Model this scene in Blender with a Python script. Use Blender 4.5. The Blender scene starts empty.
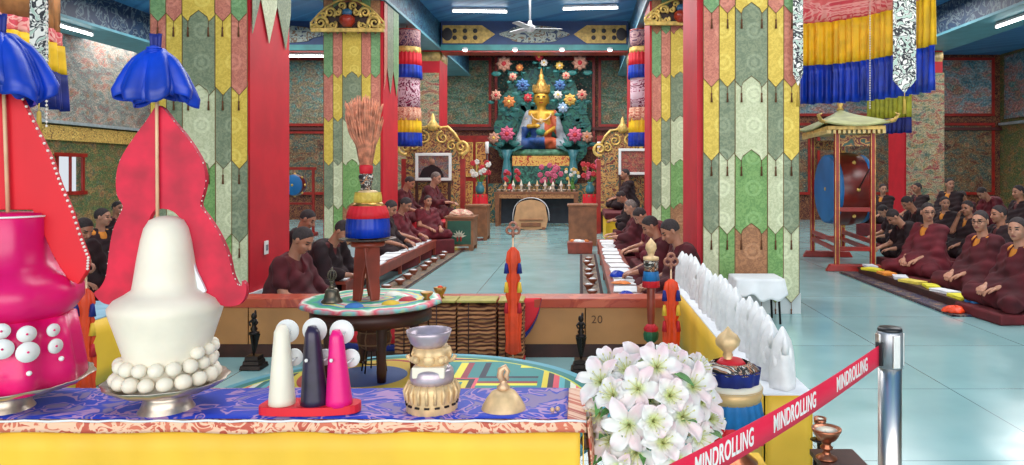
import bpy, bmesh, math, random
import numpy as np
from mathutils import Vector, Matrix, Euler
from mathutils.geometry import tessellate_polygon as TESS
random.seed(7)
SC = bpy.context.scene
COL = SC.collection
PI = math.pi
R = math.radians

# ---------------------------------------------------------------- camera, world, lights, exposure
F_PX, VX, VY, EYE = 740.0, 580.0, 173.0, 1.4
cam_d = bpy.data.cameras.new('camera')
cam = bpy.data.objects.new('camera', cam_d)
COL.objects.link(cam)
cam.location = (0, 0, EYE)
cam.rotation_euler = (PI / 2, 0, 0)
cam_d.sensor_width = 36.0
cam_d.lens = F_PX * 36.0 / 1024.0
cam_d.shift_x = (512.0 - VX) / 1024.0
cam_d.shift_y = -(232.5 - VY) / 1024.0
cam_d.clip_start = 0.05
cam_d.clip_end = 200
SC.camera = cam
SC.view_settings.view_transform = 'Standard'
SC.view_settings.look = 'None'
SC.view_settings.gamma = 1.0
SC.view_settings.use_curve_mapping = False
SC.view_settings.exposure = 0.12

world = bpy.data.worlds.new('world')
SC.world = world
world.use_nodes = True
wb = world.node_tree.nodes['Background']
wb.inputs['Color'].default_value = (0.95, 0.97, 1.0, 1)
wb.inputs['Strength'].default_value = 0.85


def area(name, loc, rot, sx, sy, power, col=(1, 1, 1)):
    l = bpy.data.lights.new(name, 'AREA')
    l.shape = 'RECTANGLE'
    l.size, l.size_y = sx, sy
    l.energy = power
    l.color = col
    o = bpy.data.objects.new(name, l)
    o.location = loc
    o.rotation_euler = rot
    COL.objects.link(o)
    return o


# daylight through the open front doors behind the camera, and unseen ceiling fills for the bay tubes, some added to brighten side murals
area('front_doors_daylight', (0, -3.2, 2.3), (R(80), 0, 0), 12, 3.6, 440, (1.0, 0.98, 0.95))
for ax, ay, aw in ((-1.0, 4.6, 130), (-1.0, 10.0, 190), (-1.0, 15.0, 200), (-1.0, 19.4, 130),
                   (-7.2, 8.0, 120), (-7.4, 15.5, 130), (5.6, 8.0, 170), (5.6, 15.0, 120), (-11.3, 15.5, 170), (-11.3, 19.5, 110), (10.8, 16.5, 180), (5.0, 19.6, 110), (3.6, 5.0, 110), (-7.2, 20.0, 110)):
    area('bay_fill', (ax, ay, 4.75), (0, 0, 0), 3.2, 2.2, aw, (1.0, 0.99, 0.97))

# ---------------------------------------------------------------- helpers


def P(x, y, Z):
    """world point seen at photo pixel (x, y) at distance Z"""
    return Vector(((x - VX) / F_PX * Z, Z, EYE - (y - VY) / F_PX * Z))


def lin(c):
    return tuple((v / 255 / 12.92) if v / 255 <= 0.04045 else ((v / 255 + 0.055) / 1.055) ** 2.4 for v in c)


def tag(o, label=None, cat=None, group=None, kind=None):
    if label: o['label'] = label
    if cat: o['category'] = cat
    if group: o['group'] = group
    if kind: o['kind'] = kind
    return o


def thing(name, label, cat, loc=(0, 0, 0), rz=0.0, group=None):
    o = bpy.data.objects.new(name, None)
    o.empty_display_size = 0.1
    o.location = loc
    o.rotation_euler = (0, 0, rz)
    COL.objects.link(o)
    return tag(o, label, cat, group)


def link_mesh(name, me, parent=None, loc=None, rz=0.0):
    o = bpy.data.objects.new(name, me)
    if loc is not None: o.location = loc
    if rz: o.rotation_euler = (0, 0, rz)
    if parent is not None: o.parent = parent
    COL.objects.link(o)
    return o


class B:
    """collects shapes into one mesh object"""

    def __init__(s):
        s.bm = bmesh.new()
        s.mi = 0

    def faces(s, vs, fs, smooth=False):
        v = [s.bm.verts.new(p) for p in vs]
        for f in fs:
            try:
                q = s.bm.faces.new([v[i] for i in f])
                q.smooth = smooth
                q.material_index = s.mi
            except ValueError:
                pass
        return v

    def box(s, c, d, rz=0.0, rx=0.0, ry=0.0, taper=1.0, tapery=None):
        hx, hy, hz = d[0] / 2, d[1] / 2, d[2] / 2
        ty = taper if tapery is None else tapery
        M = Matrix.Translation(c) @ Euler((rx, ry, rz)).to_matrix().to_4x4()
        vs = [M @ Vector((x * (taper if z > 0 else 1), y * (ty if z > 0 else 1), z)) for z in (-hz, hz) for x, y in ((-hx, -hy), (hx, -hy), (hx, hy), (-hx, hy))]
        s.faces(vs, [(3, 2, 1, 0), (4, 5, 6, 7), (0, 1, 5, 4), (1, 2, 6, 5), (2, 3, 7, 6), (3, 0, 4, 7)])
        return s

    def lathe(s, prof, c=(0, 0, 0), n=24, M=None, lobes=0, amp=0.0, sy=1.0):
        """prof: list of (r, z)"""
        T = Matrix.Translation(c) @ (M.to_4x4() if M is not None else Matrix.Identity(4))
        rings = []
        vs, fs = [], []
        for r, z in prof:
            if r <= 1e-6:
                rings.append([len(vs)])
                vs.append(T @ Vector((0, 0, z)))
            else:
                rings.append(list(range(len(vs), len(vs) + n)))
                for i in range(n):
                    a = 2 * PI * i / n
                    q = r * (1 + amp * math.cos(lobes * a)) if lobes else r
                    vs.append(T @ Vector((q * math.cos(a), q * math.sin(a) * sy, z)))
        for A, C in zip(rings[:-1], rings[1:]):
            if len(A) == 1 and len(C) == 1: continue
            for i in range(n):
                j = (i + 1) % n
                if len(A) == 1: fs.append((A[0], C[j], C[i]))
                elif len(C) == 1: fs.append((A[i], A[j], C[0]))
                else: fs.append((A[i], A[j], C[j], C[i]))
        s.faces(vs, fs, True)
        return s

    def cyl(s, a, b, r, r2=None, n=12):
        a, b = Vector(a), Vector(b)
        d = b - a
        M = d.to_track_quat('Z', 'Y').to_matrix()
        r2 = r if r2 is None else r2
        return s.lathe([(0, 0), (r, 0), (r2, d.length), (0, d.length)], a, n, M)

    def ball(s, c, r, n=12, m=8, M=None):
        if not hasattr(r, '__len__'): r = (r, r, r)
        T = Matrix.Translation(c) @ (M.to_4x4() if M is not None else Matrix.Identity(4)) @ Matrix.Diagonal((r[0], r[1], r[2], 1))
        prof = [(math.sin(PI * k / m), -math.cos(PI * k / m)) for k in range(m + 1)]
        prof[0] = (0, -1); prof[-1] = (0, 1)
        vs, fs, rings = [], [], []
        for q, z in prof:
            if q <= 1e-6:
                rings.append([len(vs)]); vs.append(T @ Vector((0, 0, z)))
            else:
                rings.append(list(range(len(vs), len(vs) + n)))
                for i in range(n):
                    a = 2 * PI * i / n
                    vs.append(T @ Vector((q * math.cos(a), q * math.sin(a), z)))
        for A, C in zip(rings[:-1], rings[1:]):
            for i in range(n):
                j = (i + 1) % n
                if len(A) == 1: fs.append((A[0], C[j], C[i]))
                elif len(C) == 1: fs.append((A[i], A[j], C[0]))
                else: fs.append((A[i], A[j], C[j], C[i]))
        s.faces(vs, fs, True)
        return s

    def tube(s, pts, r, n=8, closed=False):
        pts = [Vector(p) for p in pts]
        m = len(pts)
        rr = r if hasattr(r, '__len__') else [r] * m
        vs, fs = [], []
        up = Vector((0, 0, 1))
        for i, p in enumerate(pts):
            if closed: t = pts[(i + 1) % m] - pts[i - 1]
            else: t = pts[min(i + 1, m - 1)] - pts[max(i - 1, 0)]
            t.normalize()
            ref = up if abs(t.dot(up)) < 0.95 else Vector((0, 1, 0))
            if i and not closed or (closed and i):
                u = pu - t * pu.dot(t)
                if u.length < 1e-5: u = t.cross(ref)
            else:
                u = t.cross(ref)
            u.normalize(); pu = u
            w = t.cross(u)
            for k in range(n):
                a = 2 * PI * k / n
                vs.append(p + (u * math.cos(a) + w * math.sin(a)) * rr[i])
        for i in range(m if closed else m - 1):
            j = (i + 1) % m
            for k in range(n):
                l = (k + 1) % n
                fs.append((i * n + k, i * n + l, j * n + l, j * n + k))
        if not closed:
            fs.append(tuple(range(n - 1, -1, -1)))
            fs.append(tuple((m - 1) * n + k for k in range(n)))
        s.faces(vs, fs, True)
        return s

    def prism(s, out, t, M=None, smooth=False):
        """outline in (x, z) extruded along y from -t/2 to t/2, through matrix M"""
        M = M or Matrix.Identity(4)
        n = len(out)
        vs = [M @ Vector((x, -t / 2, z)) for x, z in out] + [M @ Vector((x, t / 2, z)) for x, z in out]
        v = [s.bm.verts.new(p) for p in vs]
        tri = TESS([[Vector((x, z, 0)) for x, z in out]])
        for q in tri:
            for off in (0, n):
                try:
                    f = s.bm.faces.new([v[i + off] for i in q]); f.material_index = s.mi
                except ValueError: pass
        for i in range(n):
            j = (i + 1) % n
            q = s.bm.faces.new((v[j], v[i], v[n + i], v[n + j]))
            q.material_index = s.mi
            q.smooth = smooth
        return s

    def grid(s, fn, nu, nv, smooth=True, t=0.0):
        """surface fn(u, v) -> point; optional thickness t along the normal"""
        pts = [[Vector(fn(i / nu, j / nv)) for i in range(nu + 1)] for j in range(nv + 1)]
        vs = [p for row in pts for p in row]
        W = nu + 1
        fs = [(j * W + i, j * W + i + 1, (j + 1) * W + i + 1, (j + 1) * W + i) for j in range(nv) for i in range(nu)]
        if not t:
            s.faces(vs, fs, smooth)
            return s
        N = []
        for j in range(nv + 1):
            for i in range(nu + 1):
                a = pts[j][min(i + 1, nu)] - pts[j][max(i - 1, 0)]
                b = pts[min(j + 1, nv)][i] - pts[max(j - 1, 0)][i]
                nn = a.cross(b)
                N.append(nn.normalized() if nn.length > 1e-9 else Vector((0, 0, 1)))
        K = len(vs)
        vs2 = vs + [p - q * t for p, q in zip(vs, N)]
        fs2 = fs + [tuple(K + k for k in reversed(f)) for f in fs]
        for i in range(nu):
            fs2.append((i + 1, i, K + i, K + i + 1))
            o = nv * W
            fs2.append((o + i, o + i + 1, K + o + i + 1, K + o + i))
        for j in range(nv):
            fs2.append((j * W, (j + 1) * W, K + (j + 1) * W, K + j * W))
            fs2.append(((j + 1) * W + nu, j * W + nu, K + j * W + nu, K + (j + 1) * W + nu))
        s.faces(vs2, fs2, smooth)
        return s

    def mesh(s, name, mats):
        me = bpy.data.meshes.new(name)
        bmesh.ops.recalc_face_normals(s.bm, faces=s.bm.faces)
        s.bm.to_mesh(me)
        s.bm.free()
        for m in (mats if isinstance(mats, (list, tuple)) else [mats]): me.materials.append(m)
        return me

    def obj(s, name, mats, parent=None, loc=None, rz=0.0, bevel=0.0):
        o = link_mesh(name, s.mesh(name, mats), parent, loc, rz)
        if bevel:
            b = o.modifiers.new('bevel', 'BEVEL')
            b.width = bevel; b.segments = 2; b.limit_method = 'ANGLE'; b.angle_limit = R(35)
        return o


def dup(root, loc=None, rz=None, label=None, group=None, scale=None):
    def cp(o, parent):
        c = o.copy()
        COL.objects.link(c)
        if parent is not None: c.parent = parent
        for ch in KIDS(o): cp(ch, c)
        return c
    c = cp(root, None)
    if loc is not None: c.location = loc
    if rz is not None: c.rotation_euler = (0, 0, rz)
    if scale is not None: c.scale = (scale, scale, scale) if not hasattr(scale, '__len__') else scale
    if label: c['label'] = label
    if group: c['group'] = group
    return c


def KIDS(o):
    return list(o.children)


# ---------------------------------------------------------------- materials
class NB:
    def __init__(s, name, rough=0.6, metal=0.0, spec=0.5):
        s.m = bpy.data.materials.new(name)
        s.m.use_nodes = True
        s.nt = s.m.node_tree
        s.bsdf = s.nt.nodes['Principled BSDF']
        s.bsdf.inputs['Roughness'].default_value = rough
        s.bsdf.inputs['Metallic'].default_value = metal
        s.bsdf.inputs['Specular IOR Level'].default_value = spec

    def n(s, typ, **kw):
        nd = s.nt.nodes.new(typ)
        for k, v in kw.items():
            setattr(nd, k, v)
        return nd

    def L(s, a, b):
        s.nt.links.new(a, b)

    def val(s, sock, v):
        if isinstance(v, bpy.types.NodeSocket): s.L(v, sock)
        else: sock.default_value = v

    def math(s, op, a, b=0.0, c=None):
        nd = s.n('ShaderNodeMath', operation=op)
        s.val(nd.inputs[0], a); s.val(nd.inputs[1], b)
        if c is not None: s.val(nd.inputs[2], c)
        return nd.outputs[0]

    def co(s, kind='Object'):
        return s.n('ShaderNodeTexCoord').outputs[kind]

    def sep(s, v):
        nd = s.n('ShaderNodeSeparateXYZ'); s.L(v, nd.inputs[0]); return nd.outputs

    def comb(s, x, y, z=0.0):
        nd = s.n('ShaderNodeCombineXYZ')
        for i, q in enumerate((x, y, z)): s.val(nd.inputs[i], q)
        return nd.outputs[0]

    def plane(s, sx=1.0, sz=1.0):
        """(x+y, z) as a 2-D vector"""
        o = s.sep(s.co())
        return s.comb(s.math('MULTIPLY', s.math('ADD', o[0], o[1]), sx), s.math('MULTIPLY', o[2], sz))

    def noise(s, vec, scale, detail=3.0, rough=0.5, dist=0.0):
        nd = s.n('ShaderNodeTexNoise')
        if vec is not None: s.L(vec, nd.inputs['Vector'])
        nd.inputs['Scale'].default_value = scale
        nd.inputs['Detail'].default_value = detail
        nd.inputs['Roughness'].default_value = rough
        nd.inputs['Distortion'].default_value = dist
        return nd.outputs[0]

    def noise3(s, vec, scale, detail=3.0):
        nd = s.n('ShaderNodeTexNoise')
        if vec is not None: s.L(vec, nd.inputs['Vector'])
        nd.inputs['Scale'].default_value = scale
        nd.inputs['Detail'].default_value = detail
        return nd.outputs[1]

    def voro(s, vec, scale, rnd=1.0, feat='F1', dims='2D', out='Distance'):
        nd = s.n('ShaderNodeTexVoronoi', voronoi_dimensions=dims, feature=feat)
        s.L(vec, nd.inputs['Vector'])
        nd.inputs['Scale'].default_value = scale
        nd.inputs['Randomness'].default_value = rnd
        return nd.outputs[out]

    def ramp(s, fac, stops, interp='LINEAR'):
        nd = s.n('ShaderNodeValToRGB')
        nd.color_ramp.interpolation = interp
        el = nd.color_ramp.elements
        while len(el) < len(stops): el.new(0.5)
        for e, (p, c) in zip(el, stops):
            e.position = p
            e.color = (*lin(c), 1) if not isinstance(c, float) else (c, c, c, 1)
        s.L(fac, nd.inputs[0])
        return nd.outputs[0]

    def mix(s, fac, a, b, blend='MIX'):
        nd = s.n('ShaderNodeMix', data_type='RGBA', blend_type=blend)
        s.val(nd.inputs[0], fac)
        for sock, v in ((nd.inputs[6], a), (nd.inputs[7], b)):
            if isinstance(v, bpy.types.NodeSocket): s.L(v, sock)
            else: sock.default_value = (*lin(v), 1)
        return nd.outputs[2]

    def color(s, c):
        if isinstance(c, bpy.types.NodeSocket): s.L(c, s.bsdf.inputs['Base Color'])
        else: s.bsdf.inputs['Base Color'].default_value = (*lin(c), 1)
        return s

    def bump(s, h, strength=0.3, dist=0.01):
        nd = s.n('ShaderNodeBump')
        nd.inputs['Strength'].default_value = strength
        nd.inputs['Distance'].default_value = dist
        s.L(h, nd.inputs['Height'])
        s.L(nd.outputs[0], s.bsdf.inputs['Normal'])
        return s


_MC = {}


def mat(name, c, rough=0.6, metal=0.0, var=0.12, scale=8.0, bump=0.0, bscale=60.0, emit=0.0, sheen=0.0, sss=0.0, alpha=None):
    if name in _MC: return _MC[name]
    b = NB(name, rough, metal)
    c2 = tuple(max(0, v * (1 - var)) for v in c)
    b.color(b.ramp(b.noise(b.co(), scale, 3), [(0.35, c2), (0.65, c)]))
    if bump: b.bump(b.noise(b.co(), bscale, 2), bump, 0.004)
    if emit:
        b.bsdf.inputs['Emission Color'].default_value = (*lin(c), 1)
        b.bsdf.inputs['Emission Strength'].default_value = emit
    if sheen: b.bsdf.inputs['Sheen Weight'].default_value = sheen
    if sss:
        b.bsdf.inputs['Subsurface Weight'].default_value = sss
        b.bsdf.inputs['Subsurface Radius'].default_value = (0.02, 0.01, 0.008)
        b.bsdf.inputs['Subsurface Scale'].default_value = 0.5
    if alpha is not None: b.bsdf.inputs['Alpha'].default_value = alpha
    _MC[name] = b.m
    return b.m


def brocade(name, c, c2, med=3.2, fine=26.0, dark=None, rough=0.55):
    """woven cloth with ring medallions and a small scroll figure"""
    if name in _MC: return _MC[name]
    b = NB(name, rough)
    v = b.plane(1.0, 1.0)
    col = b.ramp(b.noise(v, fine, 2, 0.5, 1.6), [(0.44, c), (0.56, c2)])
    d = b.voro(v, med, 0.0)
    ring = b.ramp(d, [(0.0, 0.8), (0.10, 0.8), (0.12, 0.0), (0.17, 0.0), (0.19, 1.0), (0.25, 1.0), (0.27, 0.0), (1.0, 0.0)])
    hi = tuple(min(255, q * 1.0 + 42) for q in c)
    col = b.mix(b.math('MULTIPLY', ring, 0.3), col, dark or hi)
    b.color(col)
    b.bump(b.noise(v, fine * 2, 2), 0.15, 0.003)
    _MC[name] = b.m
    return b.m


def mural(name, pal, s1=1.2, s2=5.0, fig=1.6, rough=0.6, halo=(176, 150, 100), flat=False, gain=1.0):
    """dense painted landscape with clouds, hills and small haloed figures"""
    if name in _MC: return _MC[name]
    b = NB(name, rough)
    pal = [tuple(min(255, q * gain) for q in c) for c in pal]
    v = b.co() if flat else b.plane()
    w = b.n('ShaderNodeVectorMath', operation='MULTIPLY_ADD')
    b.L(b.noise3(v, 2.0, 3), w.inputs[0]); w.inputs[1].default_value = (0.35, 0.35, 0); b.L(v, w.inputs[2])
    vec = w.outputs[0]
    n = len(pal)
    st = b.n('ShaderNodeVectorMath', operation='MULTIPLY')
    b.L(vec, st.inputs[0]); st.inputs[1].default_value = (0.7, 1.0, 1) if flat else (0.75, 1.7, 1)
    base = b.ramp(b.noise(st.outputs[0], s1 * 1.2, 6, 0.68, 0.35), [(0.30 + 0.40 * i / (n - 1), c) for i, c in enumerate(pal)])
    cell = b.voro(vec, s2, 1.0)
    edge = b.ramp(cell, [(0.0, 1.0), (0.18, 0.15), (0.45, 0.0), (0.62, 0.75)])
    col = b.mix(b.math('MULTIPLY', edge, 0.55), base, b.ramp(b.noise(v, 3.1, 2), [(0.35, pal[0]), (0.5, halo), (0.62, pal[-1])]))
    f = b.voro(v, fig, 0.75)
    r_ = b.ramp(f, [(0.0, (150, 84, 70)), (0.10, (190, 140, 100)), (0.13, (90, 110, 100)), (0.16, halo), (0.19, pal[0]), (1.0, pal[0])])
    m_ = b.ramp(f, [(0.0, 0.6), (0.16, 0.55), (0.2, 0.0)])
    col = b.mix(m_, col, r_)
    col = b.mix(0.7, col, b.ramp(b.noise(vec, s2 * 4, 4, 0.7), [(0.36, (60, 60, 58)), (0.5, (150, 150, 145)), (0.64, (235, 228, 210))]), 'OVERLAY')
    dots = b.voro(v, s2 * 2.6, 1.0)
    col = b.mix(b.ramp(dots, [(0.0, 0.5), (0.16, 0.45), (0.22, 0.0)]), col, b.ramp(b.noise(v, s2 * 1.3, 1), [(0.4, (176, 96, 74)), (0.47, (206, 190, 150)), (0.54, (60, 110, 120)), (0.62, (214, 160, 84))], 'CONSTANT'))
    b.color(col)
    _MC[name] = b.m
    return b.m


def scroll(name, base, line, hi=None, scale=6.0, rough=0.5, w=0.05, metal=0.0, flat=False):
    """curling painted vines / clouds on a ground colour"""
    if name in _MC: return _MC[name]
    b = NB(name, rough, metal)
    v = b.co() if flat else b.plane()
    a = b.noise(v, scale, 2, 0.5, 2.2)
    k = b.math('ABSOLUTE', b.math('SUBTRACT', a, 0.5))
    col = b.mix(b.ramp(k, [(0.0, 1.0), (w * 0.6, 1.0), (w, 0.0)]), base, line)
    if hi: col = b.mix(b.ramp(a, [(0.57, 0.0), (0.60, 1.0)]), col, hi)
    b.color(col)
    _MC[name] = b.m
    return b.m


GOLD = mat('gold_paint', (240, 200, 108), 0.4, 0.2, 0.25, 12)
GOLDL = mat('pale_gold_metal', (236, 200, 148), 0.42, 0.18, 0.15, 20)
BRASS = mat('brass', (200, 150, 80), 0.3, 0.85, 0.2, 20)
COPPER = mat('copper', (196, 120, 88), 0.28, 0.85, 0.2, 20)
SILVER = mat('brushed_silver', (205, 190, 175), 0.32, 0.85, 0.12, 30)
RED = mat('red_cloth', (222, 26, 44), 0.6, 0, 0.06, 4)
REDLAC = mat('red_lacquer', (168, 38, 30), 0.35, 0, 0.2, 6)
CRIMSON = mat('crimson_cloth', (200, 20, 40), 0.6, 0, 0.12, 6)
BLUE = mat('royal_blue_satin', (4, 62, 196), 0.42, 0, 0.25, 6)
NAVY = mat('navy_blue_cloth', (14, 34, 130), 0.6, 0, 0.2, 8)
SKYB = mat('sky_blue_cloth', (30, 120, 190), 0.55, 0, 0.2, 8)
YEL = mat('yellow_silk', (246, 198, 58), 0.55, 0, 0.07, 3)
YELP = mat('golden_yellow_pleats', (255, 206, 30), 0.55, 0, 0.12, 7)
WHITE = mat('white_paint', (235, 235, 232), 0.5, 0, 0.03, 5)
CLOTHW = mat('white_cotton_cloth', (236, 238, 242), 0.8, 0, 0.05, 6)
BUTTER = mat('cream_butter_dough', (236, 227, 208), 0.5, 0, 0.04, 9, sss=0.15)
TORMW = mat('white_butter_dough', (240, 240, 240), 0.5, 0, 0.05, 20, bump=0.3)
MAG = mat('magenta_butter_dough', (232, 14, 112), 0.32, 0, 0.12, 3, sss=0.1)
PINKT = mat('pink_butter_dough', (240, 24, 130), 0.35, 0, 0.12, 5, sss=0.1)
PURP = mat('black_violet_dough', (48, 36, 66), 0.3, 0, 0.35, 14)
FLAME = mat('crimson_flame_board', (212, 12, 56), 0.6, 0, 0.2, 9)
REDB = mat('scarlet_flame_board', (216, 8, 32), 0.55, 0, 0.08, 3)
WOOD = mat('honey_plywood', (196, 138, 84), 0.5, 0, 0.1, 3)
WOODR = mat('red_brown_wood', (150, 62, 44), 0.4, 0, 0.22, 7)
WOODD = mat('dark_brown_wood', (70, 32, 26), 0.45, 0, 0.3, 8)
WOODM = mat('mid_brown_wood', (150, 96, 62), 0.5, 0, 0.22, 7)
DARKM = mat('dark_bronze', (44, 36, 34), 0.35, 0.6, 0.3, 30)
BLACK = mat('black_plastic', (22, 22, 26), 0.4)
ORANGE = mat('orange_silk', (240, 70, 20), 0.5, 0, 0.14, 9)
TEAL = mat('teal_paint', (60, 140, 140), 0.5, 0, 0.12, 4)
GREEN = mat('leaf_green', (96, 160, 70), 0.5, 0, 0.3, 30)
PAPER = mat('white_paper', (226, 230, 232), 0.8, 0, 0.05, 10)
# ================================================================ SETTING
XL, XR, YB, YF, ZC = -12.4, 12.6, 22.2, -4.0, 4.95


def struct(name, b, m, bevel=0.0):
    return tag(b.obj(name, m, bevel=bevel), kind='structure')


def floor_mat():
    b = NB('pale_teal_floor_tiles', 0.16)
    b.bsdf.inputs['Specular IOR Level'].default_value = 0.6
    v = b.co()
    br = b.n('ShaderNodeTexBrick', offset=0.0)
    br.inputs['Scale'].default_value = 1.0
    br.inputs['Brick Width'].default_value = 1.2
    br.inputs['Row Height'].default_value = 1.2
    br.inputs['Mortar Size'].default_value = 0.004
    br.inputs['Color1'].default_value = (*lin((146, 188, 190)), 1)
    br.inputs['Color2'].default_value = (*lin((151, 193, 195)), 1)
    br.inputs['Mortar'].default_value = (*lin((80, 112, 116)), 1)
    b.L(v, br.inputs['Vector'])
    n = b.ramp(b.noise(v, 1.3, 4), [(0.3, (225, 230, 230)), (0.7, (255, 255, 255))])
    b.color(b.mix(1.0, br.outputs['Color'], n, 'MULTIPLY'))
    b.L(b.ramp(b.noise(v, 3.0, 3), [(0.3, 0.12), (0.7, 0.22)]), b.bsdf.inputs['Roughness'])
    return b.m


struct('floor', B().box(((XL + XR) / 2, (YB + YF) / 2, -0.1), (XR - XL, YB - YF, 0.2)), floor_mat())
CEIL = scroll('painted_blue_ceiling', (66, 134, 188), (50, 112, 170), (80, 148, 198), 0.7, 0.5, 0.04)
struct('ceiling', B().box(((XL + XR) / 2, (YB + YF) / 2, ZC + 0.1), (XR - XL, YB - YF, 0.2)), CEIL)
WALLR = scroll('maroon_gold_lattice_wall', (84, 30, 30), (150, 100, 60), (60, 24, 28), 9.0, 0.6, 0.05)
WALLG = mural('ochre_green_painted_wall', [(80, 80, 56), (140, 124, 76), (80, 120, 76), (176, 134, 84), (76, 100, 104)], 1.6, 6.0, 1.2)
struct('wall_back', B().box(((XL + XR) / 2, YB + 0.1, ZC / 2), (XR - XL, 0.2, ZC)), WALLR)


def wall_with_holes(name, X, t, holes, m):
    """side wall along y with window holes (y0, y1, z0, z1)"""
    b = B()
    ys = sorted({YF, YB} | {h[0] for h in holes} | {h[1] for h in holes})
    for y0, y1 in zip(ys[:-1], ys[1:]):
        h = [q for q in holes if q[0] <= y0 and q[1] >= y1]
        if not h: b.box((X, (y0 + y1) / 2, ZC / 2), (t, y1 - y0, ZC))
        else:
            z0, z1 = h[0][2], h[0][3]
            b.box((X, (y0 + y1) / 2, z0 / 2), (t, y1 - y0, z0))
            b.box((X, (y0 + y1) / 2, (z1 + ZC) / 2), (t, y1 - y0, ZC - z1))
    return struct(name, b, m)


HL = [(17.5, 18.5, 0.87, 1.88), (12.0, 14.0, 0.95, 2.1), (6.0, 8.0, 0.95, 2.1), (0.0, 2.5, 0.8, 2.4)]
HR = [(12.0, 14.0, 0.95, 2.1), (6.0, 8.0, 0.95, 2.1), (0.0, 2.5, 0.8, 2.4)]
wall_with_holes('wall_left', XL - 0.1, 0.2, HL, WALLG)
wall_with_holes('wall_right', XR + 0.1, 0.2, HR, WALLG)
n_w = 0
for X, hs in ((XL, HL), (XR, HR)):
    for y0, y1, z0, z1 in hs:
        n_w += 1
        b = B()
        for yy in (y0 + 0.04, (y0 + y1) / 2, y1 - 0.04): b.box((X, yy, (z0 + z1) / 2), (0.05, 0.08 if yy != (y0 + y1) / 2 else 0.045, z1 - z0))
        for zz in (z0 + 0.04, z1 - 0.04): b.box((X, (y0 + y1) / 2, zz), (0.12, y1 - y0 + 0.1, 0.09))
        w = struct('window_%d' % n_w, b, REDLAC)
        g = NB('window_pane', 0.05); g.color((235, 240, 245)); g.bsdf.inputs['Transmission Weight'].default_value = 1.0; g.bsdf.inputs['IOR'].default_value = 1.01
        B().box((X + (0.1 if X > 0 else -0.1), (y0 + y1) / 2, (z0 + z1) / 2), (0.01, y1 - y0, z1 - z0)).obj('pane', g.m, w)
# gold frieze and rail on the outer walls
FRZ = scroll('gold_frieze', (190, 140, 70), (236, 200, 110), (120, 84, 50), 14, 0.5, 0.07)
struct('trim_1', B().box((XL + 0.05, 11, 2.35), (0.1, 22, 0.34)), FRZ)
struct('trim_2', B().box((XL + 0.08, 11, 2.6), (0.16, 22, 0.07)), mat('pale_grey_rail', (170, 180, 184), 0.4))
struct('trim_3', B().box((XR - 0.08, 11, 2.85), (0.16, 22, 0.07)), mat('pale_grey_rail', (170, 180, 184), 0.4))
struct('trim_4', B().box(((XL + XR) / 2, YB - 0.06, 2.72), (XR - XL, 0.12, 0.09)), mat('dark_maroon_rail', (90, 36, 36), 0.5))

# murals: each painted panel in its frame
PALC = [(30, 50, 50), (50, 90, 76), (84, 124, 100), (120, 150, 136), (160, 130, 100), (84, 112, 120)]
PALS = [(90, 92, 100), (150, 112, 108), (120, 134, 136), (176, 168, 160), (180, 110, 100), (96, 140, 140)]
PALT = [(20, 40, 54), (40, 90, 96), (90, 130, 130), (60, 76, 90), (140, 90, 80), (70, 130, 120)]


def mural_thing(label, x0, x1, z0, z1, m, y=None, side=None, group='painted murals high on the walls', frame=REDLAC):
    w, h = x1 - x0, z1 - z0
    if side is None: t = thing('mural_painting', label, 'mural', ((x0 + x1) / 2, (y or YB) - 0.03, z0), 0, group)
    else: t = thing('mural_painting', label, 'mural', (side, (x0 + x1) / 2, z0), PI / 2 if side > 0 else -PI / 2, group)
    # local: panel in xz plane, front at -y
    B().box((0, 0, h / 2), (w, 0.03, h)).obj('painted_panel', m, t)
    b = B()
    for sx in (-1, 1): b.box((sx * (w / 2 - 0.04), -0.03, h / 2), (0.08, 0.05, h))
    for zz in (0.04, h - 0.04): b.box((0, -0.03, zz), (w, 0.052, 0.08))
    b.obj('frame', frame, t)
    return t


MC1 = mural('green_landscape_mural', PALC, 1.1, 5.0, 1.3)
MC2 = mural('teal_cloud_mural', PALT, 1.2, 4.0, 1.5)
MS1 = mural('grey_rose_tiled_mural', PALS, 1.8, 9.0, 2.2, halo=(160, 150, 140), gain=1.1)
MR1 = mural('dark_teal_wave_mural', [(40, 66, 84), (60, 104, 120), (110, 134, 146), (160, 104, 100), (70, 130, 126), (120, 150, 160)], 1.0, 4.5, 0.9, halo=(150, 150, 144), gain=1.25)
mural_thing('green and ochre landscape mural behind the statue, panel beside the portrait throne', -4.1, -2.65, 2.78, 4.85, MC1)
mural_thing('dark green mural directly behind the golden statue', -2.55, 0.45, 2.1, 4.85, mural('dark_teal_lotus_mural', [(12, 30, 32), (20, 54, 54), (30, 78, 72), (50, 96, 86), (26, 60, 70)], 0.9, 3.6, 0.8, halo=(90, 130, 110)))
mural_thing('green landscape mural between the statue and the tall brocade pillar', 0.55, 2.1, 2.78, 4.85, MC1)
mural_thing('blue sky and hill mural seen between the two left-hand brocade pillars'.replace('left-hand ', ''), -10.0, -4.8, 2.8, 4.85, mural('pale_hill_mural', [(40, 70, 60), (70, 120, 100), (150, 130, 110), (90, 150, 150), (170, 110, 90), (60, 100, 84)], 0.8, 5.0, 1.7))
mural_thing('dark teal mural high on the back wall beyond the drum', 2.4, 12.4, 3.1, 4.85, MR1)
mural_thing('rose and grey mural high on the side wall above the window', 8.0, 22.0, 2.62, 4.85, MS1, side=XL + 0.03)
mural_thing('slate blue mural high on the side wall beyond the seated monks', 8.0, 21.9, 3.0, 4.85, MR1, side=XR - 0.03)
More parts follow.
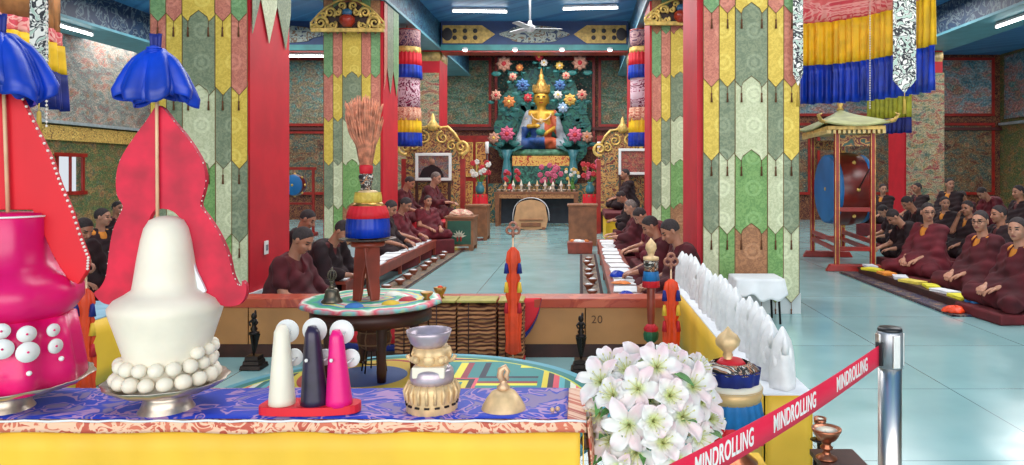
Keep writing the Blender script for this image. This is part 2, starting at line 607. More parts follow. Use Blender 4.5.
# lower painted panels
LOW = mural('dark_shrine_mural', [(40, 40, 44), (100, 44, 40), (130, 100, 70), (56, 84, 84), (116, 120, 106), (150, 84, 62)], 1.6, 6.0, 1.5, halo=(160, 140, 100))
for i, (x0, x1, lb) in enumerate(((-10.0, -4.8, 'dark shrine painting under the hill mural, behind the small blue drum'),
                                  (2.4, 6.9, 'dark shrine painting at floor level behind the big drum'),
                                  (7.1, 10.0, 'dark shrine painting behind the far rows of monks'),
                                  (10.2, 12.4, 'dark shrine painting in the corner past the farthest monks'),
                                  (-12.2, -10.2, 'ochre painting low on the back wall near the window'))):
    mural_thing(lb, x0, x1, 0.75, 2.66 if x0 < 0 else 2.9, LOW if i != 4 else WALLG, group='painted panels low on the back wall')

# ---------------------------------------------------------------- beams
BEAMP = scroll('teal_beam_with_cloud_scrolls', (24, 74, 112), (70, 130, 150), (30, 56, 84), 5.0, 0.5, 0.05)
BEAMN = scroll('navy_beam_with_pale_clouds', (22, 48, 84), (110, 130, 140), (34, 66, 100), 3.2, 0.5, 0.05)
BEAMU = mat('pale_teal_beam_soffit', (104, 168, 184), 0.5, 0, 0.08, 3)
rows = [(-10.6, -9.6), (-4.3, -3.3), (1.17, 2.17), (7.6, 8.6)]
for i, (a, c) in enumerate(rows):
    b = B()
    b.box(((a + c) / 2, 9.0, 4.64), (c - a, 26, 0.62))
    b.mi = 1
    b.box(((a + c) / 2, 9.0, 4.31), (c - a + 0.1, 26, 0.05))
    struct('beam', b, [BEAMN if i in (0, 3) else BEAMP, BEAMU])
GPAN = mat('gold_beam_panel', (206, 170, 90), 0.5, 0.1, 0.2, 14)
MEDAL = scroll('beam_centre_scrollwork', (30, 52, 84), (150, 160, 150), (110, 84, 60), 6.0, 0.5, 0.1)
for yb in (17.55,):
    for (x0, x1) in ((-3.25, 1.12), (-9.55, -4.35), (2.22, 7.55)):
        cx, w = (x0 + x1) / 2, x1 - x0
        b = B()
        b.box((cx, yb, 4.62), (w, 0.5, 0.66))
        b.mi = 1; b.box((cx, yb, 4.33), (w, 0.56, 0.13))
        b.mi = 2; b.box((cx, yb, 4.25), (w, 0.5, 0.05))
        b.mi = 3
        for s in (-1, 1):
            M = Matrix.Translation((cx + s * w * 0.36, yb - 0.26, 4.64))
            b.prism([(s * w * 0.13, -0.21), (s * w * 0.13, 0.21), (-s * w * 0.08, 0.21), (-s * w * 0.15, 0.0), (-s * w * 0.08, -0.21)], 0.03, M)
        b.mi = 4
        b.prism([(w * 0.17 * math.cos(a) * (1 + 0.12 * math.cos(6 * a)), 0.2 * math.sin(a)) for a in np.linspace(0, 2 * PI, 40)[:-1]], 0.03, Matrix.Translation((cx, yb - 0.265, 4.64)))
        b.mi = 5
        for s in (-1, 1):
            for k in range(3):
                for zz in (4.56, 4.72):
                    b.ball((cx + s * (w * 0.36 + (k - 0.8) * w * 0.055), yb - 0.275, zz), (0.055, 0.012, 0.055), 12, 6)
            b.ball((cx + s * w * 0.465, yb - 0.27, 4.64), (0.14, 0.012, 0.17), 16, 6)
        struct('beam', b, [mat('deep_blue_beam', (14, 56, 110), 0.5, 0, 0.1), TEAL, REDLAC, GPAN, MEDAL, mat('dark_boss', (40, 34, 40), 0.5)])

# ---------------------------------------------------------------- pillars, brocade, capitals
PIL = mat('red_pillar_cloth', (204, 22, 42), 0.6, 0, 0.08, 3)
PIL2 = mat('pillar_plinth_marble', (206, 214, 216), 0.4, 0, 0.05)
for cx in (-3.8, 1.67):
    for yf in (7.4, 12.4, 17.4):
        b = B().box((cx, yf + 0.5, 2.25), (1.0, 1.0, 4.1))
        b.mi = 1; b.box((cx, yf + 0.5, 0.1), (1.06, 1.06, 0.2))
        struct('pillar', b, [PIL, PIL2])
for cx in (8.1,):
    b = B().box((cx, 17.9, 2.25), (0.9, 0.9, 4.1)); b.mi = 1; b.box((cx, 17.9, 0.1), (0.96, 0.96, 0.2))
    struct('pillar', b, [PIL, PIL2])

BC = {
    'green': brocade('green_brocade', (126, 164, 112), (104, 144, 96)),
    'pink': brocade('salmon_brocade', (206, 128, 106), (186, 108, 92)),
    'yellow': brocade('yellow_brocade', (224, 194, 84), (208, 176, 68)),
    'sage': brocade('sage_grey_brocade', (136, 146, 116), (112, 126, 100)),
    'cream': brocade('cream_green_brocade', (206, 210, 174), (188, 194, 154)),
    'leaf': brocade('leaf_green_brocade', (128, 168, 98), (104, 148, 82)),
    'rust': brocade('rust_brown_brocade', (178, 124, 84), (150, 102, 70)),
}
SEQ = ['green', 'pink', 'yellow', 'sage', 'cream', 'leaf', 'rust']
TASS = mat('brown_tassel_cord', (110, 66, 36), 0.7)
EDGE = mat('brown_piping', (120, 96, 56), 0.7)


def strip_outline(w, z0, z1, wide, tip=0.09):
    h = w / 2
    if wide: return [(-h, z1), (-h, z0 + tip * 0.75), (-h * 0.62, z0), (-h * 0.5, z0 + tip * 0.55), (0, z0 + tip * 1.25), (h * 0.5, z0 + tip * 0.55), (h * 0.62, z0), (h, z0 + tip * 0.75), (h, z1)]
    return [(-h, z1), (-h, z0 + tip), (0, z0), (h, z0 + tip), (h, z1)]


def brocade_drape(label, cx, yf, zs, w=0.95, start=0, detail=True, zend=0.25):
    t = thing('brocade_pillar_hanging', label, 'hanging', (cx, yf - 0.012, 0), 0, 'brocade hangings of pointed strips on the pillars')
    fr = [0.165, 0.165, 0.34, 0.165, 0.165]
    off = [0, 1, 2, 1, 0]
    x = -w / 2
    for c in range(5):
        cw = fr[c] * w
        xc = x + cw / 2
        x += cw
        for r in range(len(zs) - 1):
            ztop, zbot = zs[r] + (0.03 if r else 0), zs[r + 1]
            if zbot < zend: zbot = zend
            if ztop - zbot < 0.1: continue
            nm = SEQ[(start + off[c] + r) % 7]
            y = -0.004 - 0.005 * (len(zs) - r) - (0.003 if c in (1, 3) else 0)
            ol = strip_outline(cw * 1.02, zbot - 0.05, ztop + 0.06, c == 2)
            b = B()
            b.prism(ol, 0.004, Matrix.Translation((xc, y, 0)))
            b.mi = 1
            pts = [(px + xc, y - 0.003, pz) for px, pz in ol]
            b.tube(pts, 0.0035, 4)
            s = b.obj('brocade_strip', [BC[nm], EDGE], t)
            if detail:
                for tx in ((-0.31 * cw, 0.31 * cw) if c == 2 else (0,)):
                    b = B()
                    b.cyl((xc + tx, y - 0.01, zbot - 0.04), (xc + tx, y - 0.012, zbot - 0.10), 0.003, n=6)
                    b.lathe([(0.001, 0), (0.008, -0.012), (0.009, -0.02), (0.006, -0.03), (0.011, -0.10), (0.001, -0.10)], (xc + tx, y - 0.012, zbot - 0.10), 8)
                    b.obj('tassel', TASS, s)
    return t


ZS = [4.22, 3.76, 3.03, 2.30, 1.57, 0.84, 0.16]
brocade_drape('wide multicoloured brocade hanging on the near pillar beside the blue and yellow canopy', 1.70, 7.38, [z for z in ZS], 0.95, 6, True, 0.16)
brocade_drape('multicoloured brocade hanging on the near pillar behind the white torma', -3.78, 7.38, [z - 0.08 for z in ZS], 0.96, 6, True, 0.16)
brocade_drape('brocade hanging under the golden crest on the pillar behind the incense broom', -3.8, 12.38, ZS, 0.94, 6, False, 0.2)
brocade_drape('brocade hanging under the golden crest on the pillar behind the row of bent monks', 1.67, 12.38, ZS, 0.94, 6, False, 0.2)

# side valances: zigzag cloth over the red
for lb, X, y0, sgn, cols in (('sage and cream zigzag valance over the red side of the near pillar', -3.29, 7.42, 1, ('sage', 'cream', 'sage')),
                             ('zigzag valance over the red side of the crested pillar', -3.29, 12.42, 1, ('pink', 'sage', 'green'))):
    t = thing('side_valance', lb, 'hanging', (X, y0, 0), 0, 'zigzag valances over red pillar cloth')
    for k, (ya, yb, tip) in enumerate(((0.0, 0.19, 0.0), (0.20, 0.60, 0.40), (0.61, 0.98, 0.84))):
        ol = [(ya, 4.27), (ya, 3.2 if k else 2.9), (tip, 2.77), (yb, 3.2), (yb, 4.27)]
        if k == 0: ol = [(0, 4.27), (0, 2.8), (0.19, 3.2), (0.19, 4.27)]
        M = Matrix.Translation((0.006 * sgn, 0, 0)) @ Matrix.Rotation(PI / 2, 4, 'Z')
        B().prism(ol, 0.006, M).obj('pointed_strip', BC[cols[k]], t)


def spiral(b, cx, cz, y, r, turns, a0, sgn, th):
    pts, rr = [], []
    n = int(14 * turns)
    for i in range(n + 1):
        u = i / n
        q = r * (1 - 0.85 * u)
        a = a0 + sgn * 2 * PI * turns * u
        pts.append((cx + q * math.cos(a), y, cz + q * math.sin(a)))
        rr.append(th * (1 - 0.5 * u))
    b.tube(pts, [q * 1.25 for q in rr], 6)


def crest(label, cx, y, z0, w=1.2, h=0.64):
    """carved gilded scrollwork crest"""
    t = thing('gilded_crest', label, 'carving', (cx, y, z0), 0, 'gilded scroll crests on the pillars')
    ol = [(-w / 2, 0), (w / 2, 0), (w * 0.52, h * 0.22), (w * 0.43, h * 0.5), (w * 0.3, h * 0.72), (w * 0.16, h * 0.95), (0, h * 1.05), (-w * 0.16, h * 0.95), (-w * 0.3, h * 0.72), (-w * 0.43, h * 0.5), (-w * 0.52, h * 0.22)]
    B().prism([(x * 0.9, z * 0.9 + 0.02) for x, z in ol], 0.03, Matrix.Translation((0, 0.01, 0))).obj('backing_board', mat('crest_backing', (70, 50, 44), 0.5, 0, 0.3, 20), t)
    b = B()
    b.box((0, -0.04, 0.035), (w, 0.06, 0.06))
    for s in (-1, 1):
        f = (lambda a: a) if s > 0 else (lambda a: PI - a)
        spiral(b, s * w * 0.37, h * 0.30, -0.05, h * 0.22, 1.6, f(R(200)), -s, 0.025)
        spiral(b, s * w * 0.24, h * 0.62, -0.05, h * 0.18, 1.5, f(R(230)), -s, 0.022)
        spiral(b, s * w * 0.20, h * 0.22, -0.05, h * 0.13, 1.4, f(R(120)), s, 0.02)
        spiral(b, s * w * 0.08, h * 0.84, -0.05, h * 0.13, 1.3, f(R(250)), -s, 0.02)
        spiral(b, s * w * 0.45, h * 0.14, -0.05, h * 0.12, 1.4, f(R(20)), s, 0.02)
        spiral(b, s * w * 0.33, h * 0.52, -0.055, h * 0.10, 1.2, f(R(20)), s, 0.018)
        spiral(b, s * w * 0.13, h * 0.62, -0.055, h * 0.11, 1.3, f(R(100)), s, 0.02)
        spiral(b, s * w * 0.28, h * 0.16, -0.055, h * 0.10, 1.3, f(R(190)), -s, 0.018)
        b.tube([(s * w * 0.5, -0.05, 0.05), (s * w * 0.5, -0.05, h * 0.3), (s * w * 0.4, -0.05, h * 0.56), (s * w * 0.3, -0.05, h * 0.78), (s * w * 0.13, -0.05, h * 1.0), (0, -0.05, h * 1.06)], 0.02, 6)
    b.obj('scrollwork', GOLD, t)
    b = B()
    b.lathe([(0, -0.11), (0.07, -0.10), (0.13, -0.02), (0.12, 0.05), (0.07, 0.09), (0, 0.09)], (0, -0.07, h * 0.36), 14)
    j = b.obj('red_jewel_bowl', mat('red_enamel', (170, 50, 30), 0.3), t)
    B().ball((0, -0.08, h * 0.36 + 0.13), (0.085, 0.06, 0.07), 12, 8).obj('blue_jewel', mat('blue_enamel', (60, 110, 150), 0.25), t)
    return t


crest('golden scroll crest over the pillar behind the incense broom', -3.83, 12.24, 3.72, 1.2, 0.52)
crest('golden scroll crest over the pillar beside the near brocade pillar', 1.67, 12.24, 3.83, 1.2, 0.42)

# far pillar sleeves
PCOL = brocade('rainbow_patchwork_brocade', (150, 150, 130), (176, 70, 84), 4, 7, (90, 120, 160))
PCOL2 = mural('floral_patchwork', [(60, 84, 110), (170, 60, 70), (190, 180, 150), (60, 110, 100), (200, 170, 90)], 3.5, 10, 3.0)
for lb, cx in (('patchwork brocade sleeve on the far pillar beside the portrait', -3.8), ('patchwork brocade sleeve on the far pillar opposite the portrait', 1.67), ('patchwork brocade sleeve on the pillar behind the drum, gold topped', 8.1)):
    w = 1.0 if abs(cx) < 5 else 0.9
    t = thing('pillar_sleeve', lb, 'hanging', (cx, 17.37, 0), 0, 'patchwork sleeves on the far pillars')
    b = B()
    for k in range(3):
        b.prism(strip_outline(w * 0.33, 0.25, 3.75, False, 0.2), 0.01, Matrix.Translation(((k - 1) * w * 0.33, -0.01, 0)))
    b.obj('patchwork_cloth', PCOL2, t)
    b = B().lathe([(w * 0.52, 3.72), (w * 0.62, 3.8), (w * 0.66, 3.95), (w * 0.72, 4.1), (w * 0.72, 4.25), (0.02, 4.26)], (0, 0.52, 0), 4, Matrix.Rotation(PI / 4, 3, 'Z'))
    b.obj('gold_capital', mat('flat_gold_capital', (190, 160, 96), 0.5, 0.2, 0.3, 9), t)

# ---------------------------------------------------------------- ceiling lamps and fan
TUBE = mat('lit_tube', (255, 255, 250), 0.3, 0, 0, 1, emit=9.0)
FIX = mat('white_light_fitting', (225, 228, 230), 0.4)


def tube_lamp(label, loc, rz, ln=1.15):
    t = thing('tube_light', label, 'ceiling light', loc, rz, 'fluorescent tube lights')
    B().box((0, 0, 0.04), (ln + 0.06, 0.09, 0.05), taper=0.9).obj('fitting', FIX, t, bevel=0.006)
    B().cyl((-ln / 2, 0, -0.01), (ln / 2, 0, -0.01), 0.022, n=10).obj('tube', TUBE, t)
    for s in (-1, 1): B().box((s * (ln / 2 + 0.01), 0, -0.005), (0.025, 0.06, 0.06)).obj('end_cap', FIX, t)
    return t


tube_lamp('tube light on the blue ceiling above the statue, nearer the portrait side', (-2.15, 15.9, ZC - 0.07), R(4))
tube_lamp('tube light on the blue ceiling above the statue, nearer the tall brocade pillar', (0.22, 15.6, ZC - 0.07), R(-6))
tube_lamp('tube light under the painted beam above the grey rose mural', (-9.9, 14.4, 4.21), R(90), 1.2)
tube_lamp('tube light under the painted beam above the seated monks', (8.0, 13.6, 4.21), R(90), 1.2)
tube_lamp('tube light under the cross beam before the blue hill mural', (-6.5, 17.45, 4.16), 0, 1.0)
for i, px in enumerate((465, 515, 562, 610)):
    p = P(px, 46.5, 17.2)
    t = thing('spotlight', 'small round spotlight under the gold and blue beam over the statue', 'spotlight', (p.x, 17.2, 4.31 - 0.06), 0, 'spotlights under the beam over the statue')
    B().lathe([(0.02, 0.0), (0.06, 0.01), (0.075, 0.05), (0.03, 0.07), (0, 0.07)], (0, 0, 0), 12).obj('housing', FIX, t)
    B().ball((0, 0, 0.005), (0.055, 0.055, 0.03), 12, 6).obj('bulb', TUBE, t)
t = thing('ceiling_fan', 'white ceiling fan hanging over the central aisle', 'fan', (P(530, 25, 14.0).x, 14.0, 4.12), 0)
B().cyl((0, 0, 0.08), (0, 0, 0.83), 0.018, n=8).obj('downrod', FIX, t)
B().lathe([(0, -0.06), (0.06, -0.05), (0.1, 0.0), (0.1, 0.05), (0.04, 0.09), (0.03, 0.16), (0, 0.16)], (0, 0, 0), 16).obj('motor', FIX, t)
for k in range(3):
    a = R(8 + 120 * k)
    b = B(); b.box((0.36, 0, 0.02), (0.5, 0.13, 0.012), rx=R(12)); b.box((0.12, 0, 0.02), (0.12, 0.035, 0.01))
    o = b.obj('blade', FIX, t); o.rotation_euler = (0, 0, a)
# ================================================================ FOREGROUND: enclosure benches, altar table, tormas
TZ = 0.62                      # top of the front offering table
K = 2.42 / F_PX                # metres per pixel for things standing on it
JAC = scroll('blue_violet_jacquard', (20, 54, 176), (170, 130, 180), (128, 110, 156), 5.5, 0.6, 0.035, 0.0, True)
OBR = scroll('orange_rose_brocade', (206, 110, 84), (236, 190, 160), (188, 84, 66), 16, 0.6, 0.09)

t = thing('offering_table', 'long low offering table under the yellow cloth, closest to the viewer', 'table', (-1.5, 2.49, 0))
B().box((0, 0, TZ - 0.02), (3.0, 0.3, 0.03)).obj('tabletop', WOODM, t)
for sx in (-1.44, 1.44):
    for sy in (-0.11, 0.11):
        B().box((sx, sy, (TZ - 0.035) / 2), (0.05, 0.05, TZ - 0.035)).obj('leg', WOODM, t)


def skirt(x0, x1, y, z0, z1, n, amp=0.006, side=1):
    return lambda u, v: (x0 + (x1 - x0) * u, y - amp * (1 - v) * math.sin(u * n) - amp * 0.5 * math.sin(u * n * 2.3 + 1), z0 + (z1 - z0) * v)


t = thing('yellow_altar_cloth', 'plain yellow satin cloth hanging down the front of the offering table', 'cloth', (-1.5, 2.33, 0))
b = B().grid(skirt(-1.5, 1.5, -0.004, 0.02, TZ - 0.03, 60, 0.006), 120, 8, True, 0.003)
b.grid(lambda u, v: (1.512, 0.0 + 0.31 * u, 0.02 + (TZ - 0.05) * v), 6, 4, True, 0.003)
tag(t); b.obj('front_panel', YEL, t)
b = B().box((0, 0.155, TZ + 0.004), (3.04, 0.35, 0.006))
b.grid(lambda u, v: (-1.52 + 3.04 * u, -0.024 - 0.003 * math.sin(u * 60), TZ - 0.030 + 0.035 * v + 0.003 * math.sin(u * 47)), 140, 3, True, 0.004)
b.grid(lambda u, v: (1.525 + 0.03 * (1 - v) + 0.012 * math.sin(u * 9), -0.02 + 0.35 * u, TZ - 0.30 + 0.305 * v), 14, 8, True, 0.004)
b.obj('brocade_border', OBR, t)
B().tube([(-1.52 + 3.04 * i / 80, -0.03, TZ + 0.009 + 0.002 * math.sin(i * 1.7)) for i in range(81)], 0.0035, 6).obj('white_edge_cord', CLOTHW, t)
rn = B().grid(lambda u, v: (-2.99 + 2.95 * u, 2.318 + 0.33 * v, TZ + 0.0105 + 0.0015 * math.sin(u * 43 + v * 5) + 0.001 * math.sin(u * 21)), 160, 6, True, 0.002)
tag(rn.obj('table_runner', JAC), 'blue and violet jacquard runner lying along the offering table', 'table runner')

TOPZ = TZ + 0.0135


def loc(x, Z=2.42): return ((x - VX) / F_PX * Z, Z, TOPZ)


def lz(y, Z=2.42): return EYE - (y - VY) / F_PX * Z - TOPZ


def prof(pts, Z=2.42): return [(r * Z / F_PX, lz(y, Z)) for r, y in pts]


def outl(pts, cx, Z=2.42): return [((x - cx) * Z / F_PX, lz(y, Z)) for x, y in pts]


def smooth_closed(pts, n=4):
    out = []
    m = len(pts)
    for i in range(m):
        p0, p1, p2, p3 = (Vector(pts[(i + k - 1) % m]) for k in range(4))
        for k in range(n):
            u = k / n
            out.append(tuple(0.5 * ((2 * p1) + (p2 - p0) * u + (2 * p0 - 5 * p1 + 4 * p2 - p3) * u * u + (3 * p1 - p0 - 3 * p2 + p3) * u ** 3)))
    return out


def cake_stand(t, rp, lobed=True):
    B().lathe(prof([(0, 413.5), (28, 413.5), (27, 410), (23, 404), (21, 397), (22, 393), (0, 393)]), (0, 0, 0), 32).obj('foot', SILVER, t)
    b = B().lathe(prof([(0, 394), (22, 394), (rp * 0.8, 387), (rp, 379), (rp * 1.0, 378), (rp * 0.8, 384), (0, 387)]), (0, 0, 0), 56, None, 14, 0.02)
    b.obj('scalloped_plate', SILVER, t)


def bow(name, label, x, y, Zb, sc=1.0, lean=0.0):
    """blue satin bow-cloth knotted round the top of the stick"""
    t = thing(name, label, 'cloth bow', (*loc(x)[:2], 0), 0, 'royal blue satin bows on the tormas')
    t.location.z = EYE - (y - VY) / F_PX * 2.42
    t.location.y = Zb
    k = K * sc

    random.seed(int(x))
    ph = random.uniform(0, 6)
    PR = [(4, 3), (14, 0), (22, -7), (28, -17), (33, -29), (37, -41), (35, -50)]

    def puff(off, q0):
        def fn(u, v):
            a = 2 * PI * u
            i = min(5, int(v * 6)); w = v * 6 - i
            r0, z0_ = PR[i]; r1, z1 = PR[i + 1]
            r = r0 + (r1 - r0) * w; z = z0_ + (z1 - z0_) * w
            g = v ** 0.7
            r *= q0 * (1 + 0.17 * g * math.sin(7 * a + ph + off) + 0.07 * g * math.sin(13 * a + off))
            z += g * (5 * math.sin(3 * a + ph) + 2.5 * math.sin(7 * a + off)) + off
            return ((r * math.cos(a) + 2 * lean * v * 20) * k, r * math.sin(a) * k * 0.85 - 0.005, z * k)
        return fn
    B().grid(puff(0, 1.0), 96, 18, True, 0.003).obj('satin_fan', BLUE, t)
    B().grid(puff(3.0, 0.72), 72, 12, True, 0.003).obj('upper_fan', BLUE, t)
    b = B().ball((0, -0.02, 0.008), (0.022, 0.02, 0.02), 14, 10)
    for q in range(4): b.tube([(0.022 * math.cos(a), -0.02 + 0.02 * math.sin(a), 0.008 + 0.006 * (q - 1.5)) for a in np.linspace(0, 2 * PI, 14)[:-1]], 0.003, 5, True)
    b.obj('knot', BLUE, t)
    B().grid(lambda u, v: ((-6 + 12 * u) * k * (1 + 0.2 * v), -0.012 - 0.006 * math.sin(u * 3 * PI), (4 + 18 * v) * k), 10, 4, True, 0.003).obj('upright_tail', NAVY, t)
    return t


# --- white torma
cx = 167
t = thing('torma', 'tall cream butter torma with crimson flame board and ring of dough balls', 'torma', loc(cx))
cake_stand(t, 57)
B().lathe(prof([(0, 388), (36, 388), (35, 372), (39, 350), (46, 327), (51, 311), (52, 305), (47, 298), (38, 293), (31, 288), (29.5, 279), (26.5, 258), (23.5, 240), (20.5, 228), (16, 220), (9, 216.5), (0, 215.5)]), (0, 0, 0), 48).obj('cone_body', BUTTER, t)
for ring, (rr, yy, br, n, ph) in enumerate(((42.5, 374, 7.8, 17, 0.0), (40.5, 360.5, 7.2, 17, 0.5), (42, 349, 6.2, 5, 0.3))):
    for i in range(n):
        a = 2 * PI * (i + ph) / (17 if ring == 2 else n) - (0.5 if ring == 2 else 0)
        random.seed(i * 7 + ring)
        s_ = br * K * random.uniform(0.93, 1.07)
        B().ball((rr * K * math.cos(a), rr * K * math.sin(a), lz(yy)), (s_, s_, s_ * 0.95), 14, 10).obj('dough_ball', BUTTER, t)
FO = [(157, 105), (172, 121), (189, 142), (201, 163), (204, 181), (201, 196), (199, 206), (208, 219), (218, 235), (227, 256), (231, 274), (236, 285), (240, 286), (241, 281), (245, 287), (244, 297), (238, 305), (226, 307), (214, 303), (203, 290), (196, 270), (190, 248), (183, 226), (172, 212), (157, 209),
      (149, 216), (143, 236), (139, 258), (134, 280), (126, 296), (113, 305), (100, 303), (92, 294), (98, 288), (104, 276), (107, 252), (111, 230), (118, 214), (121, 206), (115, 195), (114, 178), (118, 160), (130, 140), (144, 121)]
B().prism(smooth_closed(outl(FO, cx), 3), 0.022, Matrix.Translation((0, 0.02, 0))).obj('flame_board', FLAME, t, bevel=0.004)
LIN = [(172, 216), (184, 232), (190, 250), (197, 272), (206, 291), (198, 292), (186, 284), (180, 262), (176, 240)]
B().prism(smooth_closed(outl(LIN, cx), 2), 0.01, Matrix.Translation((0, 0.002, 0))).obj('white_lining', CLOTHW, t)
B().cyl(((157.5 - cx) * K, 0.0, lz(218)), ((156.5 - cx) * K, 0.0, lz(60)), 0.0055, 0.005).obj('stick', mat('pale_bamboo', (232, 190, 150), 0.5), t)
b = B()
for i in range(0, len(FO)):
    p, q = FO[i], FO[(i + 1) % len(FO)]
    if p[1] > 200 and i > 13 and i < 34: continue
    for u in (0.0, 0.5):
        x, y = p[0] + (q[0] - p[0]) * u, p[1] + (q[1] - p[1]) * u
        b.ball(((x - cx) * K, 0.012, lz(y)), 0.0028, 6, 4)
b.obj('bead_edging', mat('pearl_beads', (235, 225, 215), 0.3), t)
bow('satin_bow', 'royal blue satin bow tied at the tip of the cream torma', 156, 54, 2.43, 0.92)

# --- red torma at the frame edge
cx = 5
t = thing('torma', 'large magenta torma with white dotted discs and scarlet flame board', 'torma', loc(cx))
cake_stand(t, 76)
B().lathe(prof([(0, 384), (66, 384), (64, 365), (60, 340), (56, 316), (0, 316)]), (0, 0, 0), 72, None, 9, 0.07).obj('petal_base', MAG, t)
B().lathe(prof([(0, 326), (50, 318), (58, 312), (66, 300), (66, 288), (59, 278), (48, 270), (40, 262), (37, 240), (37, 218), (34, 213), (0, 212)]), (0, 0, 0), 56, None, 9, 0.015).obj('bulb_body', MAG, t)
B().tube([(37.8 * K * math.cos(a), 37.8 * K * math.sin(a), lz(216)) for a in np.linspace(0, 2 * PI, 40)[:-1]], 0.0035, 6, True).obj('white_rim', WHITE, t)
for (ax, ay, ar) in ((-20, 352, 11), (-20, 334, 9), (28, 352, 11.5), (27, 334, 9.5), (55, 346, 8.5), (53, 330, 7.5), (3, 349, 11), (2, 331, 8.5), (-50, 344, 8)):
    dx = (ax - cx) * K
    rb = (57 + (ay - 318) * 0.16) * K * 1.09
    th_ = min((abs(VX + F_PX * (t.location.x + rb * math.sin(q)) / (2.42 - rb * math.cos(q)) - ax), q) for q in np.linspace(-0.6, 1.45, 200))[1]
    dx = rb * math.sin(th_)
    ar *= 0.84
    yy = -math.sqrt(max(0.0004, rb * rb - dx * dx)) - 0.002
    ang = math.atan2(dx, -yy)
    M = Matrix.Rotation(ang, 3, 'Z') @ Matrix.Rotation(PI / 2, 3, 'X')
    zz_ = EYE - (ay - VY) / F_PX * (2.42 + yy) - TOPZ
    d = B().lathe([(0, 0.0), (ar * K, 0.0), (ar * K, 0.006), (0, 0.006)], (dx, yy, zz_), 24, M).obj('white_disc', WHITE, t)
    B().ball((dx + math.sin(ang) * 0.008, yy - 0.008 * math.cos(ang), zz_), 0.0035, 8, 6).obj('red_centre', MAG, d)
for (ax, ay) in ((30, 379), (62, 371), (-6, 380)):
    dx = 0.0
    rb = 69 * K
    th_ = min((abs(VX + F_PX * (t.location.x + rb * math.sin(q)) / (2.42 - rb * math.cos(q)) - ax), q) for q in np.linspace(-0.6, 1.45, 200))[1]
    dx = rb * math.sin(th_)
    B().ball((dx, -math.sqrt(max(0.0001, (69 * K) ** 2 - dx * dx)) - 0.004, EYE - (ay - VY) / F_PX * 2.22 - TOPZ), 0.008, 10, 8).obj('white_dot', WHITE, t)
b = B()
for pts in ([(-2, 222), (-1, 250), (3, 262)], [(0, 285), (14, 262), (8, 280), (20, 302), (2, 296), (-4, 306)], [(2, 262), (-3, 272)]):
    b.tube([((x - cx) * K, -(38 if y < 266 else 55 if y < 280 else 69) * K - 0.006, lz(y)) for x, y in pts], 0.003, 6)
b.obj('white_line_drawing', WHITE, t)
FR = [(6, 72), (12, 84), (30, 121), (48, 158), (57, 184), (69, 212), (78, 240), (85, 258), (84, 272), (76, 285), (66, 280), (58, 268), (50, 254), (43, 238), (36, 222), (30, 210)]
FL = [(2 * cx - x, y) for x, y in reversed(FR)]
B().prism(outl(FR + FL, cx), 0.022, Matrix.Translation((0, 0.02, 0))).obj('flame_board', REDB, t, bevel=0.003)
for s in (0, 1):
    b = B()
    for i in range(1, 8):
        p, q = FR[i], FR[i + 1]
        for u in np.linspace(0, 1, 6)[:-1]:
            x, y = p[0] + (q[0] - p[0]) * u, p[1] + (q[1] - p[1]) * u
            if s: x = 2 * cx - x
            b.ball(((x - cx) * K + (0.004 if not s else -0.004), 0.01, lz(y)), 0.0046, 8, 6)
    b.obj('pearl_edging', mat('pearl_beads', (235, 225, 215), 0.3), t)
B().cyl(((9 - cx) * K, -0.004, lz(214)), ((4 - cx) * K, -0.004, lz(70)), 0.006, 0.0055).obj('stick', mat('pale_bamboo', (232, 190, 150), 0.5), t)
bow('satin_bow', 'royal blue satin bow at the tip of the magenta torma', 2, 40, 2.42, 1.15, 0.1)

# --- three small tormas on one red base
t = thing('small_torma_group', 'cream, black and pink cone tormas on one crimson base', 'torma', loc(313, 2.385))
ol = smooth_closed([((x - 313) * K, y) for x, y in ((268, -0.05), (300, -0.062), (335, -0.055), (357, -0.03), (357, 0.03), (335, 0.05), (300, 0.05), (270, 0.045), (264, 0.0))], 4)
B().prism([(x, y) for x, y in ol], 0.026, Matrix.Translation((0, 0, 0.0145)) @ Matrix.Rotation(-PI / 2, 4, 'X') @ Matrix.Rotation(0, 4, 'Z')).obj('crimson_base', RED, t, bevel=0.006)
for nm, m, xb, xt, yt, rb, rt, discs in (('cream_cone', BUTTER, 284, 283.5, 322, 13, 6.5, ((287, 331, 11.5), (294, 357, 8.5))),
                                         ('black_cone', PURP, 316, 313.5, 323, 13.5, 6.5, ((314.5, 330, 12), (325, 357, 8))),
                                         ('pink_cone', PINKT, 340, 337, 327, 13, 6, ((341.5, 332, 12), (350.5, 358, 9)))):
    n = 10
    b = B()
    zb, zt = 0.024, lz(yt)
    rings = []
    pts, rr = [], []
    for i in range(13):
        u = i / 12
        pts.append(((xb + (xt - xb) * u - 313) * K, -0.012, zb + (zt - zb) * u))
        q = rb + (rt - rb) * u
        if u > 0.93: q *= 0.6
        rr.append(q * K)
    b.tube(pts, rr, 20)
    c = b.obj(nm, m, t)
    b = B()
    for dx, dy, dr in discs:
        b.lathe([(0, -0.004), (dr * K, -0.004), (dr * K * 1.02, 0), (dr * K, 0.004), (0, 0.004)], ((dx - 316.5) * K, 0.032 + 0.002 * dr / 12, lz(dy)), 28, Matrix.Rotation(PI / 2, 3, 'X'))
        b.cyl(((dx - 313) * K, 0.03, lz(dy)), ((xb + (dx - xb) * 0.4 - 313) * K, -0.012, lz(dy + 4)), 0.003, n=6)
    b.obj('white_disc', WHITE, c)
    if nm != 'cream_cone':
        B().ball(((xb - 4 - 313) * K, -0.05, lz(354)), 0.006, 8, 6).obj('white_dot', WHITE, c)

